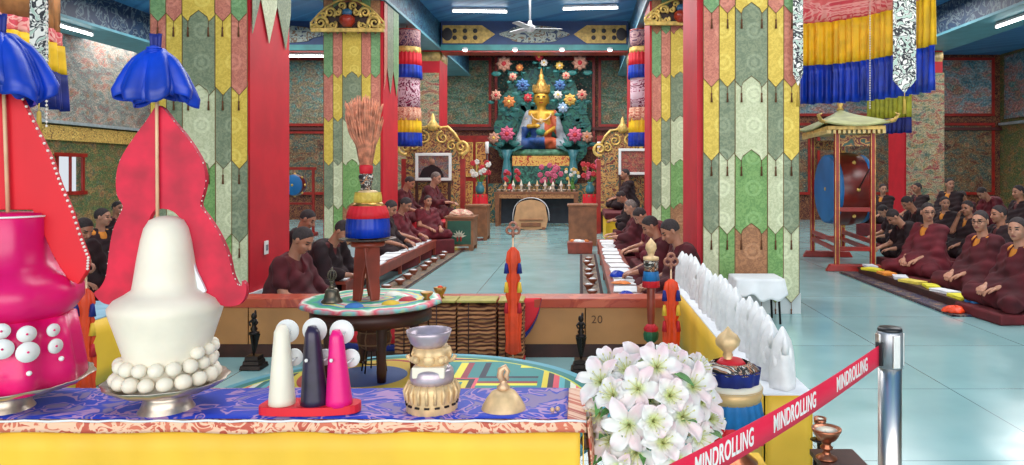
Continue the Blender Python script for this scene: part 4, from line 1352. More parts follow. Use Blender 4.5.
B().lathe([(0, 0), (0.09, 0), (0.10, 0.02), (0.06, 0.05), (0.085, 0.12), (0, 0.12)], (0, 0, 0), 28).obj('body', COPPER, t)
band('red_skirt', RED, 447, 424, 31, 29)
band('sky_blue_skirt', SKYB, 427, 403, 30, 26)
band('gold_band', mat('peach_gold_band', (226, 186, 128), 0.4, 0.3), 406, 393, 27, 29, 0, 0)
band('cream_band', BUTTER, 394, 388, 29, 26, 0, 0)
band('navy_collar', NAVY, 390, 374, 25, 27, 12, 0.03)
band('patterned_top', scroll('black_white_scroll', (226, 220, 210), (40, 36, 36), (190, 130, 90), 30, 0.5, 0.1), 376, 368, 27, 17, 10, 0.03)
band('lid_band', RED, 371, 365, 15, 10, 0, 0)
B().lathe([(r * kk, lzv(y)) for r, y in ((0, 367), (10, 366), (8, 362), (3.5, 359), (5, 355), (4, 352), (11, 345), (12, 340), (9, 335), (4, 331), (1, 327), (0, 326))], (-0.012, 0, 0), 24, None, 6, 0.06).obj('flame_finial', GOLDL, t)

# --- lilies in a vase
PET = NB('white_pink_lily_petal', 0.55)
pv = PET.sep(PET.co())
rr_ = PET.math('SQRT', PET.math('ADD', PET.math('MULTIPLY', pv[0], pv[0]), PET.math('MULTIPLY', pv[1], pv[1])))
PET.color(PET.mix(PET.ramp(PET.noise(PET.co(), 14, 2), [(0.42, 0.0), (0.68, 0.6)]), PET.ramp(rr_, [(0.0, (190, 210, 110)), (0.016, (214, 224, 170)), (0.03, (228, 228, 222)), (0.1, (236, 232, 232))]), (232, 186, 196)))
PET.bsdf.inputs['Subsurface Weight'].default_value = 0.15
PET.bsdf.inputs['Subsurface Radius'].default_value = (0.01, 0.01, 0.01)


def petal(L_, W_, lift, az, twist):
    M = Matrix.Rotation(az, 4, 'Z')

    def f(u, v):
        s = v
        wd = W_ * (math.sin(PI * min(1, s * 0.93 + 0.06)) ** 0.75) * (1 if s < 1 else 0)
        ang = lift * (1 - s * 1.25)
        x = L_ * (s - 0.12 * s * s)
        z = L_ * (math.sin(lift) * s * 0.95 - 0.62 * s ** 3)
        e = (u - 0.5) * 2
        y = e * wd
        z += -0.012 * (1 - abs(e)) * math.sin(PI * s) + 0.004 * math.sin(s * 14 + twist) * abs(e)
        return M @ Vector((x * math.cos(lift * 0.5), y, z + 0.012))
    return f


def lily_meshes(seed, L_=0.088, lift=0.75):
    random.seed(seed)
    b = B()
    for k in range(6):
        b.grid(petal(L_ * random.uniform(0.92, 1.06), 0.021 if k % 2 else 0.027, lift + random.uniform(-0.12, 0.12), k * PI / 3 + random.uniform(-0.08, 0.08), k), 6, 10, True, 0.0012)
    b.lathe([(0.004, -0.03), (0.008, -0.01), (0.012, 0.012)], (0, 0, 0), 8)
    p = b.mesh('petals', PET.m)
    b = B()
    for k in range(6):
        a = k * PI / 3 + 0.4
        b.tube([(0, 0, 0.01), (0.012 * math.cos(a), 0.012 * math.sin(a), 0.035), (0.024 * math.cos(a), 0.024 * math.sin(a), 0.055)], 0.0012, 5)
        b.ball((0.024 * math.cos(a), 0.024 * math.sin(a), 0.056), (0.003, 0.003, 0.005), 6, 4)
    b.tube([(0, 0, 0.01), (0.002, 0, 0.06)], [0.002, 0.0015], 5)
    return p, b.mesh('stamens', mat('pale_green_stamen', (222, 220, 150), 0.6))


LM = [lily_meshes(50 + i, (0.104, 0.088, 0.112, 0.078)[i], (0.62, 0.95, 0.8, 1.15)[i]) for i in range(4)]
vx_, vy_ = (650 - VX) / F_PX * 2.45, 2.45
t = thing('lily_arrangement', 'large bouquet of white pink lilies in a vase beside the offering table', 'bouquet', (vx_, vy_, 0))
B().lathe([(0, 0), (0.07, 0), (0.08, 0.03), (0.06, 0.12), (0.05, 0.2), (0.065, 0.28), (0.085, 0.33), (0.078, 0.33), (0.055, 0.27), (0, 0.05)], (0, 0, 0), 32).obj('vase', mat('pale_ceramic', (220, 224, 226), 0.25), t)
LP = [(656, 369, -14), (628, 374, -2), (602, 384, -2), (616, 398, -14), (640, 390, -18), (676, 372, -5), (690, 388, -10), (668, 396, -20), (700, 404, -4), (604, 412, -6), (630, 424, -20), (652, 420, -24), (680, 418, -18), (662, 444, -24), (638, 450, -18), (694, 436, -10), (614, 442, -10), (706, 420, 2), (640, 366, 8), (668, 362, 8), (600, 432, 3), (676, 456, -16), (610, 370, 5), (694, 372, 3), (650, 402, -4), (622, 464, -16)]
LS = mat('lily_stem_green', (90, 140, 70), 0.5)
for i, (x, y, dy) in enumerate(LP):
    Z = 2.45 + dy / 100.0
    p = P(x, y, Z) - Vector((vx_, vy_, 0))
    random.seed(300 + i)
    d = Vector((p.x * 2.6 + random.uniform(-.28, .28), -0.34 + dy / 60.0 * 0.9 - 0.05, (p.z - 0.55) * 1.5 + 0.12 + random.uniform(-.3, .3))).normalized()
    q = d.to_track_quat('Z', 'Y')
    pm, sm = LM[i % 4]
    o = link_mesh('lily', pm, t, p)
    o.rotation_mode = 'QUATERNION'
    o.rotation_quaternion = q
    link_mesh('stamens', sm, o)
    B().tube([p - d * 0.02, p - d * 0.09 + Vector((0, 0.01, -0.03)), Vector((p.x * 0.35, p.y * 0.35, 0.42)), (0.01 * math.cos(i), 0.01 * math.sin(i), 0.25)], 0.0035, 6).obj('stem', LS, t)
random.seed(12)
for i in range(26):
    x, y = random.uniform(598, 712), random.uniform(368, 462)
    Z = 2.45 + random.uniform(-0.18, 0.08)
    p = P(x, y, Z) - Vector((vx_, vy_, 0))
    a = math.atan2(p.y - 0.2, p.x + 0.001) + random.uniform(-0.7, 0.7)
    el = random.uniform(-0.3, 0.7)
    D = Vector((math.cos(a) * math.cos(el), math.sin(a) * math.cos(el), math.sin(el)))
    S_ = D.cross(Vector((0, 0, 1))).normalized()
    ln = random.uniform(0.08, 0.13)
    B().grid(lambda u, v: p + D * (ln * v - 0.03) + S_ * ((u - 0.5) * 0.034 * math.sin(PI * min(1, v * 0.95 + 0.04))) + Vector((0, 0, -0.035 * v * v + 0.006 * abs(u - 0.5))), 4, 8, True, 0.001).obj('leaf', mat('lily_leaf', (104, 168, 84), 0.45, 0, 0.3, 20), t)

# --- barrier post and printed belt
t = thing('barrier_post', 'chrome queue barrier post with black cap holding the red belt', 'barrier post', (0.808, 1.93, 0))
CHR = mat('chrome', (226, 222, 220), 0.28, 1.0, 0.03)
B().lathe([(0, 0), (0.16, 0), (0.16, 0.012), (0.12, 0.03), (0.035, 0.045), (0, 0.045)], (0, 0, 0), 48).obj('weighted_base', CHR, t)
B().lathe([(0, 0.04), (0.029, 0.04), (0.029, 0.93), (0, 0.93)], (0, 0, 0), 40).obj('pole', CHR, t)
b = B().lathe([(0, 0.895), (0.0325, 0.895), (0.0325, 0.985), (0.029, 0.99), (0, 0.99)], (0, 0, 0), 32)
b.obj('head', mat('grey_metal_head', (170, 172, 178), 0.35, 0.6), t)
B().lathe([(0, 0.987), (0.03, 0.987), (0.031, 0.993), (0.028, 0.998), (0, 0.998)], (0, 0, 0), 32).obj('cap', BLACK, t)
for k in range(4):
    a = PI / 4 + k * PI / 2
    B().box((0.030 * math.cos(a + 0.9), 0.030 * math.sin(a + 0.9), 0.94), (0.012, 0.02, 0.085), a + 0.9).obj('belt_slot', CHR, t, bevel=0.002)
t = thing('barrier_belt', 'red barrier belt printed with white capital letters', 'belt', (0, 0, 0))
p0, p1 = Vector((0.768, 1.90, 0.932)), Vector((0.115, 1.10, 0.932))
dv = (p1 - p0)
Ln = dv.length
dirv = dv.normalized()
sag = lambda s: -0.012 * math.sin(PI * s)
up = Vector((0, 0, 1))
nrm = Vector((dirv.y, -dirv.x, 0))
if nrm.y > 0: nrm = -nrm
REDB2 = mat('red_webbing', (226, 20, 66), 0.6, 0, 0.03)
B().grid(lambda u, v: p0 + dv * u + up * ((v - 0.5) * 0.052 + sag(u)), 40, 2, True, 0.0012).obj('webbing', REDB2, t)
for xa in (852, 795, 725):
    # belt point seen at pixel xa
    lo, hi = 0.0, 1.0
    for _ in range(40):
        m_ = (lo + hi) / 2
        q = p0 + dv * m_
        if VX + F_PX * q.x / q.y > xa: lo = m_
        else: hi = m_
    q = p0 + dv * lo + up * sag(lo)
    xax = -dirv
    M = Matrix(((xax.x, 0, nrm.x, 0), (xax.y, 0, nrm.y, 0), (0, 1, 0, 0), (0, 0, 0, 1)))
    for ltr in (1,):
        slope = math.atan2((sag(lo - 0.05) - sag(lo + 0.05)), 0.1 * Ln)
        text_mesh('MINDROLLING', 0.046, WHITE, 'lettering', t, Matrix.Translation(q + nrm * 0.0022) @ M @ Matrix.Rotation(slope, 4, 'Z'), 0.0004, 0.64, 0.0009)
B().box((0.769, 1.901, 0.935), (0.012, 0.016, 0.06), math.atan2(dirv.y, dirv.x)).obj('belt_clip', BLACK, t)

# --- copper lamps on low stand at the frame bottom
t = thing('lamp_stand', 'small dark wooden stand under the copper butter lamps', 'stand', (1.0, 2.85, 0))
B().box((0, 0, 0.29), (0.17, 0.2, 0.02)).obj('stand_top', WOODD, t)
for sx in (-0.07, 0.07):
    for sy in (-0.08, 0.08): B().cyl((sx, sy, 0), (sx, sy, 0.28), 0.008, n=8).obj('leg', DARKM, t)
for i, (x, y, Z, s, lb) in enumerate(((826.5, 428, 2.85, 1.0, 'copper goblet butter lamp filled with white butter beside the yellow bench end'), (820, 424, 3.05, 0.6, 'small copper lamp just behind the white filled goblet lamp'))):
    X = (x - VX) / F_PX * Z
    if i == 1:
        o = thing('lamp_stand', 'taller thin stand holding the small copper lamp', 'stand', (X, Z, 0))
        B().lathe([(0, 0), (0.05, 0), (0.04, 0.02), (0.012, 0.03), (0.012, 0.29), (0.04, 0.30), (0, 0.301)], (0, 0, 0), 16).obj('column', DARKM, o)
    zb = 0.301 if i == 0 else 0.302
    t = thing('butter_lamp', lb, 'lamp', (X, Z, zb), 0, 'copper butter lamps')
    zt = EYE - (y - VY) / F_PX * Z - zb
    q = zt / 0.22 if i == 0 else 1.0
    if i == 0: pr = [(0, 0), (0.04, 0), (0.04, 0.01), (0.018, 0.03), (0.012, 0.06), (0.024, 0.075), (0.024, 0.085), (0.016, 0.10), (0.018, 0.12), (0.034, 0.14), (0.046, 0.17), (0.055, 0.205), (0.056, 0.22), (0.048, 0.218), (0.03, 0.195), (0, 0.19)]
    else: pr = [(0, 0), (0.02, 0), (0.01, 0.02), (0.012, 0.05), (0.024, 0.07), (0.026, 0.09), (0.02, 0.088), (0, 0.08)]
    B().lathe([(r, z * q) for r, z in pr], (0, 0, 0), 28).obj('goblet', COPPER, t)
    B().lathe([(0, (0.205 if i == 0 else 0.085) * q), ((0.046 if i == 0 else 0.02), (0.208 if i == 0 else 0.085) * q), (0, (0.214 if i == 0 else 0.088) * q)], (0, 0, 0), 20).obj('butter', BUTTER, t)

# --- small table with white cloth by the near pillar
Z = 7.0
X = (756 - VX) / F_PX * Z
t = thing('small_table', 'small square metal legged table at the foot of the near pillar', 'table', (X, Z, 0))
B().box((0, 0, 0.405), (0.42, 0.36, 0.02)).obj('tabletop', WOODM, t)
for sx in (-1, 1):
    for sy in (-1, 1): B().cyl((sx * 0.19, sy * 0.15, 0.0), (sx * 0.17, sy * 0.14, 0.4), 0.011, n=8).obj('leg', DARKM, t)
b = B().box((0, 0, 0.4205), (0.44, 0.38, 0.006))


def hang(u, v):
    a = 2 * PI * u
    q = 1.0 / max(abs(math.cos(a)), abs(math.sin(a)))
    ex = 1 + (1 - v) * (0.12 + 0.12 * math.sin(a * 4) ** 2)
    return (0.22 * math.cos(a) * q * ex, 0.19 * math.sin(a) * q * ex, 0.423 - (1 - v) * (0.17 + 0.03 * math.sin(a * 4 + 0.6) + 0.02 * math.sin(a * 11)))
b.grid(hang, 96, 8, True, 0.004)
tag(b.obj('white_table_cloth', CLOTHW, None, (X, Z, 0.0)), 'white cotton cloth draped over the small table by the pillar', 'tablecloth')
# ================================================================ PEOPLE (one continuous body each, robes and hair as parts)
class Field:
    def __init__(s, lo, hi, h):
        s.lo = np.array(lo, float); s.h = h
        s.n = np.ceil((np.array(hi) - s.lo) / h).astype(int) + 1
        s.F = np.full(s.n, 1e3, np.float32)

    def sub(s, lo, hi):
        a = np.clip(np.floor((np.array(lo) - s.lo) / s.h).astype(int), 0, s.n - 1)
        b = np.clip(np.ceil((np.array(hi) - s.lo) / s.h).astype(int) + 1, 1, s.n)
        ax = [s.lo[i] + s.h * np.arange(a[i], b[i]) for i in range(3)]
        return tuple(slice(a[i], b[i]) for i in range(3)), np.meshgrid(*ax, indexing='ij', sparse=True)

    def add(s, sl, d, k):
        F = s.F[sl]
        h = np.clip(0.5 + 0.5 * (F - d) / k, 0, 1)
        s.F[sl] = F + (d - F) * h - k * h * (1 - h)

    def cap(s, a, b, ra, rb=None, k=0.02):
        rb = ra if rb is None else rb
        a, b = np.array(a, float), np.array(b, float)
        m = max(ra, rb) + 2.5 * k + 2 * s.h
        sl, (x, y, z) = s.sub(np.minimum(a, b) - m, np.maximum(a, b) + m)
        ab = b - a
        L2 = max(1e-9, ab @ ab)
        t = np.clip(((x - a[0]) * ab[0] + (y - a[1]) * ab[1] + (z - a[2]) * ab[2]) / L2, 0, 1)
        d = np.sqrt((x - a[0] - t * ab[0]) ** 2 + (y - a[1] - t * ab[1]) ** 2 + (z - a[2] - t * ab[2]) ** 2) - (ra + (rb - ra) * t)
        s.add(sl, d.astype(np.float32), k)

    def ell(s, c, r, k=0.02, M=None):
        c, r = np.array(c, float), np.array(r, float)
        m = r.max() + 2.5 * k + 2 * s.h
        sl, (x, y, z) = s.sub(c - m, c + m)
        X, Y, Z = x - c[0], y - c[1], z - c[2]
        if M is not None:
            A = np.array(M)  # columns are local axes
            X, Y, Z = (X * A[0, 0] + Y * A[1, 0] + Z * A[2, 0], X * A[0, 1] + Y * A[1, 1] + Z * A[2, 1], X * A[0, 2] + Y * A[1, 2] + Z * A[2, 2])
        k0 = np.sqrt((X / r[0]) ** 2 + (Y / r[1]) ** 2 + (Z / r[2]) ** 2)
        k1 = np.sqrt((X / r[0] ** 2) ** 2 + (Y / r[1] ** 2) ** 2 + (Z / r[2] ** 2) ** 2) + 1e-9
        s.add(sl, (k0 * (k0 - 1) / k1).astype(np.float32), k)

    def cut(s, p, nrm):
        """remove everything on the side the normal points to"""
        sl, (x, y, z) = s.sub(s.lo, s.lo + s.h * (s.n - 1))
        d = (x - p[0]) * nrm[0] + (y - p[1]) * nrm[1] + (z - p[2]) * nrm[2]
        s.F[sl] = np.maximum(s.F[sl], d)

    def fold(s, amp, fn):
        sl, (x, y, z) = s.sub(s.lo, s.lo + s.h * (s.n - 1))
        s.F += (amp * fn(x, y, z)).astype(np.float32)

    def mesh(s, name, mats, pick=None):
        F = s.F
        F[0], F[-1], F[:, 0], F[:, -1], F[:, :, 0], F[:, :, -1] = 1, 1, 1, 1, 1, 1
        I = F < 0
        c = [I[i:I.shape[0] - 1 + i, j:I.shape[1] - 1 + j, k:I.shape[2] - 1 + k] for i in (0, 1) for j in (0, 1) for k in (0, 1)]
        cnt = sum(q.astype(np.int8) for q in c)
        act = (cnt > 0) & (cnt < 8)
        idx = np.full(act.shape, -1, np.int64)
        cells = np.argwhere(act)
        idx[act] = np.arange(len(cells))
        acc = np.zeros((len(cells), 3)); num = np.zeros(len(cells))
        for ax in range(3):
            for o1 in (0, 1):
                for o2 in (0, 1):
                    a = cells.copy()
                    oth = [q for q in range(3) if q != ax]
                    a[:, oth[0]] += o1; a[:, oth[1]] += o2
                    b = a.copy(); b[:, ax] += 1
                    fa, fb = F[tuple(a.T)], F[tuple(b.T)]
                    m = (fa < 0) != (fb < 0)
                    t = fa[m] / (fa[m] - fb[m])
                    p = a[m].astype(float); p[:, ax] += t
                    acc[m] += p; num[m] += 1
        V = s.lo + s.h * (acc / num[:, None])
        quads = []
        for ax in range(3):
            oth = [q for q in range(3) if q != ax]
            sa = [slice(1, n - 1) for n in F.shape]; sb = list(sa)
            sa[ax] = slice(0, F.shape[ax] - 1); sb[ax] = slice(1, F.shape[ax])
            A, Bq = I[tuple(sa)], I[tuple(sb)]
            e = np.argwhere(A != Bq)
            if not len(e): continue
            inside_first = A[tuple(e.T)]
            base = e.copy()
            for q in oth: base[:, q] += 1
            g = []
            for o1, o2 in ((0, 0), (1, 0), (1, 1), (0, 1)):
                k_ = base.copy(); k_[:, oth[0]] -= o1; k_[:, oth[1]] -= o2
                g.append(idx[tuple(k_.T)])
            g = np.stack(g, 1)
            flip = inside_first if ax != 1 else ~inside_first
            g[flip] = g[flip][:, ::-1]
            quads.append(g)
        Q = np.concatenate(quads)
        me = bpy.data.meshes.new(name)
        me.vertices.add(len(V)); me.vertices.foreach_set('co', V.ravel())
        me.loops.add(Q.size); me.loops.foreach_set('vertex_index', Q.ravel().astype(np.int32))
        me.polygons.add(len(Q)); me.polygons.foreach_set('loop_start', np.arange(0, Q.size, 4, dtype=np.int32))
        me.polygons.foreach_set('loop_total', np.full(len(Q), 4, np.int32))
        me.polygons.foreach_set('use_smooth', np.ones(len(Q), bool))
        for m in (mats if isinstance(mats, (list, tuple)) else [mats]): me.materials.append(m)
        if pick is not None:
            C = V[Q].mean(1)
            me.polygons.foreach_set('material_index', pick(C).astype(np.int32))
        me.update(calc_edges=True)
        me.validate()
        bm = bmesh.new(); bm.from_mesh(me); bmesh.ops.recalc_face_normals(bm, faces=bm.faces); bm.to_mesh(me); bm.free()
        return me


def V3(*a): return np.array(a, float)


def rotm(pitch, yaw, roll=0.0):
    """head axes: x forward, y left, z up; positive pitch looks down"""
    return np.array((Matrix.Rotation(yaw, 3, 'Z') @ Matrix.Rotation(pitch, 3, 'Y') @ Matrix.Rotation(roll, 3, 'X')))


SKIN = mat('warm_brown_skin', (176, 120, 94), 0.5, 0, 0.1, 14, sss=0.1)
SKIN2 = mat('tan_skin', (190, 136, 110), 0.5, 0, 0.1, 14, sss=0.1)
EYE_M = mat('dark_eye', (34, 24, 24), 0.3)
LIP_M = mat('lip', (150, 84, 76), 0.5)
HAIRM = mat('cropped_black_hair', (56, 46, 47), 0.85, 0, 0.3, 60)
HAIRG = mat('cropped_grey_hair', (128, 112, 106), 0.85, 0, 0.3, 60)
ROBES = [mat('maroon_robe', (86, 10, 24), 0.85, 0, 0.3, 5), mat('dark_maroon_robe', (38, 9, 17), 0.85, 0, 0.3, 5), mat('crimson_maroon_robe', (104, 12, 30), 0.8, 0, 0.25, 5)]
SHIRT = mat('orange_yellow_shirt', (226, 140, 40), 0.7, 0, 0.15, 9)
SHIRTM = mat('maroon_vest', (96, 24, 30), 0.7, 0, 0.2, 9)


def monk_meshes(lean=10, pitch=20, yaw=0, rh=(0.42, -0.10, 0.26), lh=(0.42, 0.12, 0.26), bare=True, skin=SKIN, hair=HAIRM, robe=0, res=0.0085, hooded=False, stand=False):
    """seated cross-legged figure facing +x; returns meshes (body, hair, robe, vest)"""
    a = R(lean)
    hip = V3(0.0, 0, 0.13)
    up = V3(math.sin(a), 0, math.cos(a))
    chest = hip + up * 0.30
    neck = hip + up * 0.47 + V3(0.01, 0, 0)
    a2 = a * 0.9
    Rh = rotm(R(pitch), R(yaw))
    hc = neck + V3(math.sin(a2 + 0.25), 0, math.cos(a2 + 0.25)) * 0.09 + Rh @ V3(0.012, 0, 0.075)
    sh = {s: hip + up * 0.405 + V3(0.0, s * 0.175, 0) for s in (1, -1)}
    lo, hi = V3(-0.36, -0.52, -0.03), V3(0.86, 0.52, 1.08)
    H = lambda p: hc + Rh @ V3(*p)
    # ---- body
    f = Field(lo, hi, res)
    f.ell(chest, (0.115, 0.155, 0.17), 0.03); f.ell(hip + up * 0.1, (0.12, 0.14, 0.14), 0.03)
    f.cap(sh[1], sh[-1], 0.055, k=0.03)
    f.cap(neck - up * 0.04, hc - Rh @ V3(0.02, 0, 0.05), 0.056, 0.05, 0.02)
    f.ell(H((-0.012, 0, 0.02)), (0.093, 0.075, 0.093), 0.015, Rh)     # skull
    f.ell(H((0.02, 0, -0.045)), (0.066, 0.056, 0.065), 0.02, Rh)      # jaw and cheeks
    f.ell(H((0.052, 0, -0.088)), (0.026, 0.026, 0.02), 0.015, Rh)     # chin
    f.cap(H((0.082, 0, 0.006)), H((0.097, 0, -0.032)), 0.009, 0.014, 0.008)  # nose
    f.cap(H((0.07, -0.03, 0.022)), H((0.07, 0.03, 0.022)), 0.012, k=0.012)   # brow
    for s in (1, -1):
        f.ell(H((0.052, s * 0.036, -0.03)), (0.024, 0.022, 0.022), 0.012, Rh)    # cheekbone
        f.ell(H((-0.008, s * 0.077, -0.008)), (0.017, 0.008, 0.032), 0.006, Rh)  # ear
    f.cap(H((0.079, -0.016, -0.060)), H((0.079, 0.016, -0.060)), 0.0085, k=0.006)   # lips
    elbows = {}
    for s, hd in ((1, lh), (-1, rh)):
        hd = V3(*hd)
        w = hd - sh[s]
        D = np.linalg.norm(w)
        L1, L2 = 0.28, 0.25
        if D > 0.52: hd = sh[s] + w / D * 0.52; D = 0.52
        q = (L1 * L1 - L2 * L2 + D * D) / (2 * D)
        hgt = math.sqrt(max(0.0, L1 * L1 - q * q))
        dn = V3(-0.25, s * 0.55, -0.8); wn = w / np.linalg.norm(w)
        dn = dn - wn * (dn @ wn); dn /= np.linalg.norm(dn)
        el = sh[s] + wn * q + dn * hgt
        elbows[s] = (el, hd)
        f.cap(sh[s], el, 0.052, 0.041, 0.02)
        f.cap(el, hd, 0.041, 0.026, 0.015)
        fd = (hd - el) / np.linalg.norm(hd - el)
        side = np.cross(fd, V3(0, 0, 1)); side /= np.linalg.norm(side) + 1e-9
        dnv = np.cross(side, fd)
        if dnv[2] > 0: dnv = -dnv
        pc = hd + fd * 0.045
        Mh = np.stack([fd, side, dnv], 1)
        f.ell(pc, (0.050, 0.040, 0.017), 0.012, Mh)
        for kf, (oy, ln) in enumerate(((-0.030, 0.058), (-0.010, 0.068), (0.010, 0.064), (0.030, 0.050))):
            b0 = pc + fd * 0.036 + side * oy
            b1 = b0 + fd * ln * 0.5 + dnv * 0.010
            b2 = b1 + fd * ln * 0.36 + dnv * 0.026
            f.cap(b0, b1, 0.0092, 0.0085, 0.003); f.cap(b1, b2, 0.0085, 0.0075, 0.003)
        b0 = pc - fd * 0.015 - side * s * 0.034 * (1)
        f.cap(b0, b0 + fd * 0.035 - side * s * 0.022 + dnv * 0.01, 0.0115, 0.009, 0.006)
        f.cap(b0 + fd * 0.035 - side * s * 0.022 + dnv * 0.01, b0 + fd * 0.06 - side * s * 0.018 + dnv * 0.02, 0.009, 0.008, 0.003)

    def pick(C):
        L_ = (C - hc) @ Rh
        m = np.zeros(len(C), int)
        for s in (1, -1):
            e = ((L_[:, 1] - s * 0.031) / 0.0145) ** 2 + ((L_[:, 2] - 0.002) / 0.0075) ** 2
            m[(e < 1) & (L_[:, 0] > 0.03)] = 1
            e = ((L_[:, 1] - s * 0.031) / 0.020) ** 2 + ((L_[:, 2] - 0.026) / 0.006) ** 2
            m[(e < 1) & (L_[:, 0] > 0.03)] = 1
        e = (L_[:, 1] / 0.024) ** 2 + ((L_[:, 2] + 0.060) / 0.010) ** 2
        m[(e < 1) & (L_[:, 0] > 0.05)] = 2
        return m
    body = f.mesh('body', [skin, EYE_M, LIP_M], pick)
    # ---- hair cap
    f = Field(hc - 0.14, hc + 0.14, res * 0.9)
    f.ell(H((-0.014, 0, 0.022)), (0.0955, 0.0775, 0.0955), 0.005, Rh)
    n_ = Rh @ V3(0.78, 0, -0.62); n_ /= np.linalg.norm(n_)
    f.cut(H((0.052, 0, 0.060)), n_)
    n_ = Rh @ V3(0.15, 0, -1.0); n_ /= np.linalg.norm(n_)
    f.cut(H((-0.03, 0, -0.02)), n_)
    hm = f.mesh('hair', hair)
    # ---- lower and upper robe
    f = Field(lo, hi, res * 1.25)
    f.ell(hip + V3(-0.02, 0, -0.02), (0.22, 0.23, 0.16), 0.05)
    f.ell(hip + up * 0.12, (0.165, 0.19, 0.18), 0.06)
    f.ell(hip + up * 0.30, (0.145, 0.185, 0.19), 0.05)
    for s in (1, -1):
        kn = V3(0.36, s * 0.30, 0.085)
        f.cap(hip + V3(0.05, s * 0.1, 0.0), kn, 0.115, 0.085, 0.06)
        f.cap(kn, V3(0.30, -s * 0.04, 0.06), 0.075, 0.06, 0.06)
    f.ell(V3(0.20, 0, 0.075), (0.2, 0.2, 0.085), 0.05)
    f.ell(hip + V3(0.13, 0, 0.01), (0.27, 0.29, 0.17), 0.05)
    f.ell(hip + up * 0.2 + V3(0.05, 0, -0.02), (0.17, 0.22, 0.2), 0.05)
    # shawl over the left shoulder, upper arm covered; the right one covered too unless bare
    for s in (1, -1):
        el, hd = elbows[s]
        if s == 1 or not bare:
            f.cap(sh[s], el, 0.078, 0.07, 0.04)
            f.cap(el, el + (hd - el) * 0.55, 0.068, 0.055, 0.03)
            f.cap(el, V3(el[0] - 0.05, s * 0.25, 0.1), 0.06, 0.07, 0.05)
        else:
            f.cap(sh[s], sh[s] + (el - sh[s]) * 0.62, 0.072, 0.064, 0.03)
    f.cap(sh[1] + V3(0, -0.02, 0.02), hip + up * 0.22 + V3(0.09, -0.1, 0), 0.05, 0.05, 0.05)
    f.cap(sh[-1] + V3(-0.03, 0.06, 0.0), sh[1] + V3(-0.04, 0, 0.02), 0.05, 0.055, 0.04)
    if hooded: f.cap(sh[-1] + V3(0, 0, 0.03), sh[1] + V3(0, 0, 0.03), 0.075, k=0.05)
    rs = abs(lean) * 0.1 + robe
    f.fold(0.0075, lambda x, y, z: np.sin(34 * (y * 0.8 + z * 0.55 + 0.2 * x) + 2.5 * np.sin(9 * x + 5 * z + rs)) + 0.6 * np.sin(61 * (y * 0.4 - z * 0.8 + x * 0.5) + rs))
    # open collar
    cpt = neck + V3(0.075, -0.01, -0.06)
    sl, (x, y, z) = f.sub(f.lo, f.lo + f.h * (f.n - 1))
    d = np.sqrt(((x - cpt[0]) / 1.0) ** 2 + ((y - cpt[1]) / 0.85) ** 2 + ((z - cpt[2]) / 1.7) ** 2) - 0.062
    d2 = np.sqrt((x - neck[0]) ** 2 + (y - neck[1]) ** 2 + ((z - neck[2] - 0.07)) ** 2) - 0.075
    f.F = np.maximum(f.F, -np.minimum(d, d2)).astype(np.float32)
    f.cut((0, 0, 0.004), (0, 0, -1))
    rm = f.mesh('robe', ROBES[robe])
    f = Field(lo, hi, res * 1.3)
    f.ell(hip + up * 0.30, (0.128, 0.166, 0.178), 0.03); f.cap(sh[1], sh[-1], 0.062, k=0.03)
    f.ell(hip + up * 0.12, (0.13, 0.16, 0.15), 0.03)
    sl, (x, y, z) = f.sub(f.lo, f.lo + f.h * (f.n - 1))
    d2 = np.sqrt((x - neck[0] - 0.03) ** 2 + (y - neck[1]) ** 2 + ((z - neck[2] - 0.05)) ** 2) - 0.085
    f.F = np.maximum(f.F, -d2).astype(np.float32)
    vm = f.mesh('vest', SHIRT if yaw or robe == 2 else SHIRTM)
    return body, hm, rm, vm, (hc, Rh)


POSES = {
    'read': monk_meshes(14, 32, 0, (0.40, -0.14, 0.20), (0.42, 0.16, 0.22), True, SKIN, HAIRM, 0, 0.0068),
    'bent': monk_meshes(36, 46, 0, (0.56, -0.10, 0.16), (0.52, 0.16, 0.16), True, SKIN2, HAIRM, 0, 0.0075),
    'dark': monk_meshes(30, 40, 0, (0.52, -0.10, 0.20), (0.50, 0.12, 0.20), False, SKIN, HAIRM, 1, 0.0075),
    'turned': monk_meshes(6, 4, 32, (0.36, -0.08, 0.2), (0.36, 0.1, 0.2), False, SKIN2, HAIRM, 2, 0.0068),
    'upright': monk_meshes(4, 6, 0, (0.36, -0.10, 0.22), (0.38, 0.12, 0.22), True, SKIN, HAIRM, 0, 0.0075),
    'camera': monk_meshes(2, 4, 55, (0.34, -0.08, 0.2), (0.34, 0.1, 0.2), False, SKIN2, HAIRM, 1, 0.0075),
    'elder': monk_meshes(12, 18, 0, (0.46, -0.10, 0.30), (0.44, 0.14, 0.28), False, SKIN2, HAIRG, 0, 0.0075),
    'face': monk_meshes(6, 8, 18, (0.24, -0.02, 0.62), (0.36, 0.1, 0.2), True, SKIN, HAIRM, 1, 0.0075),
}


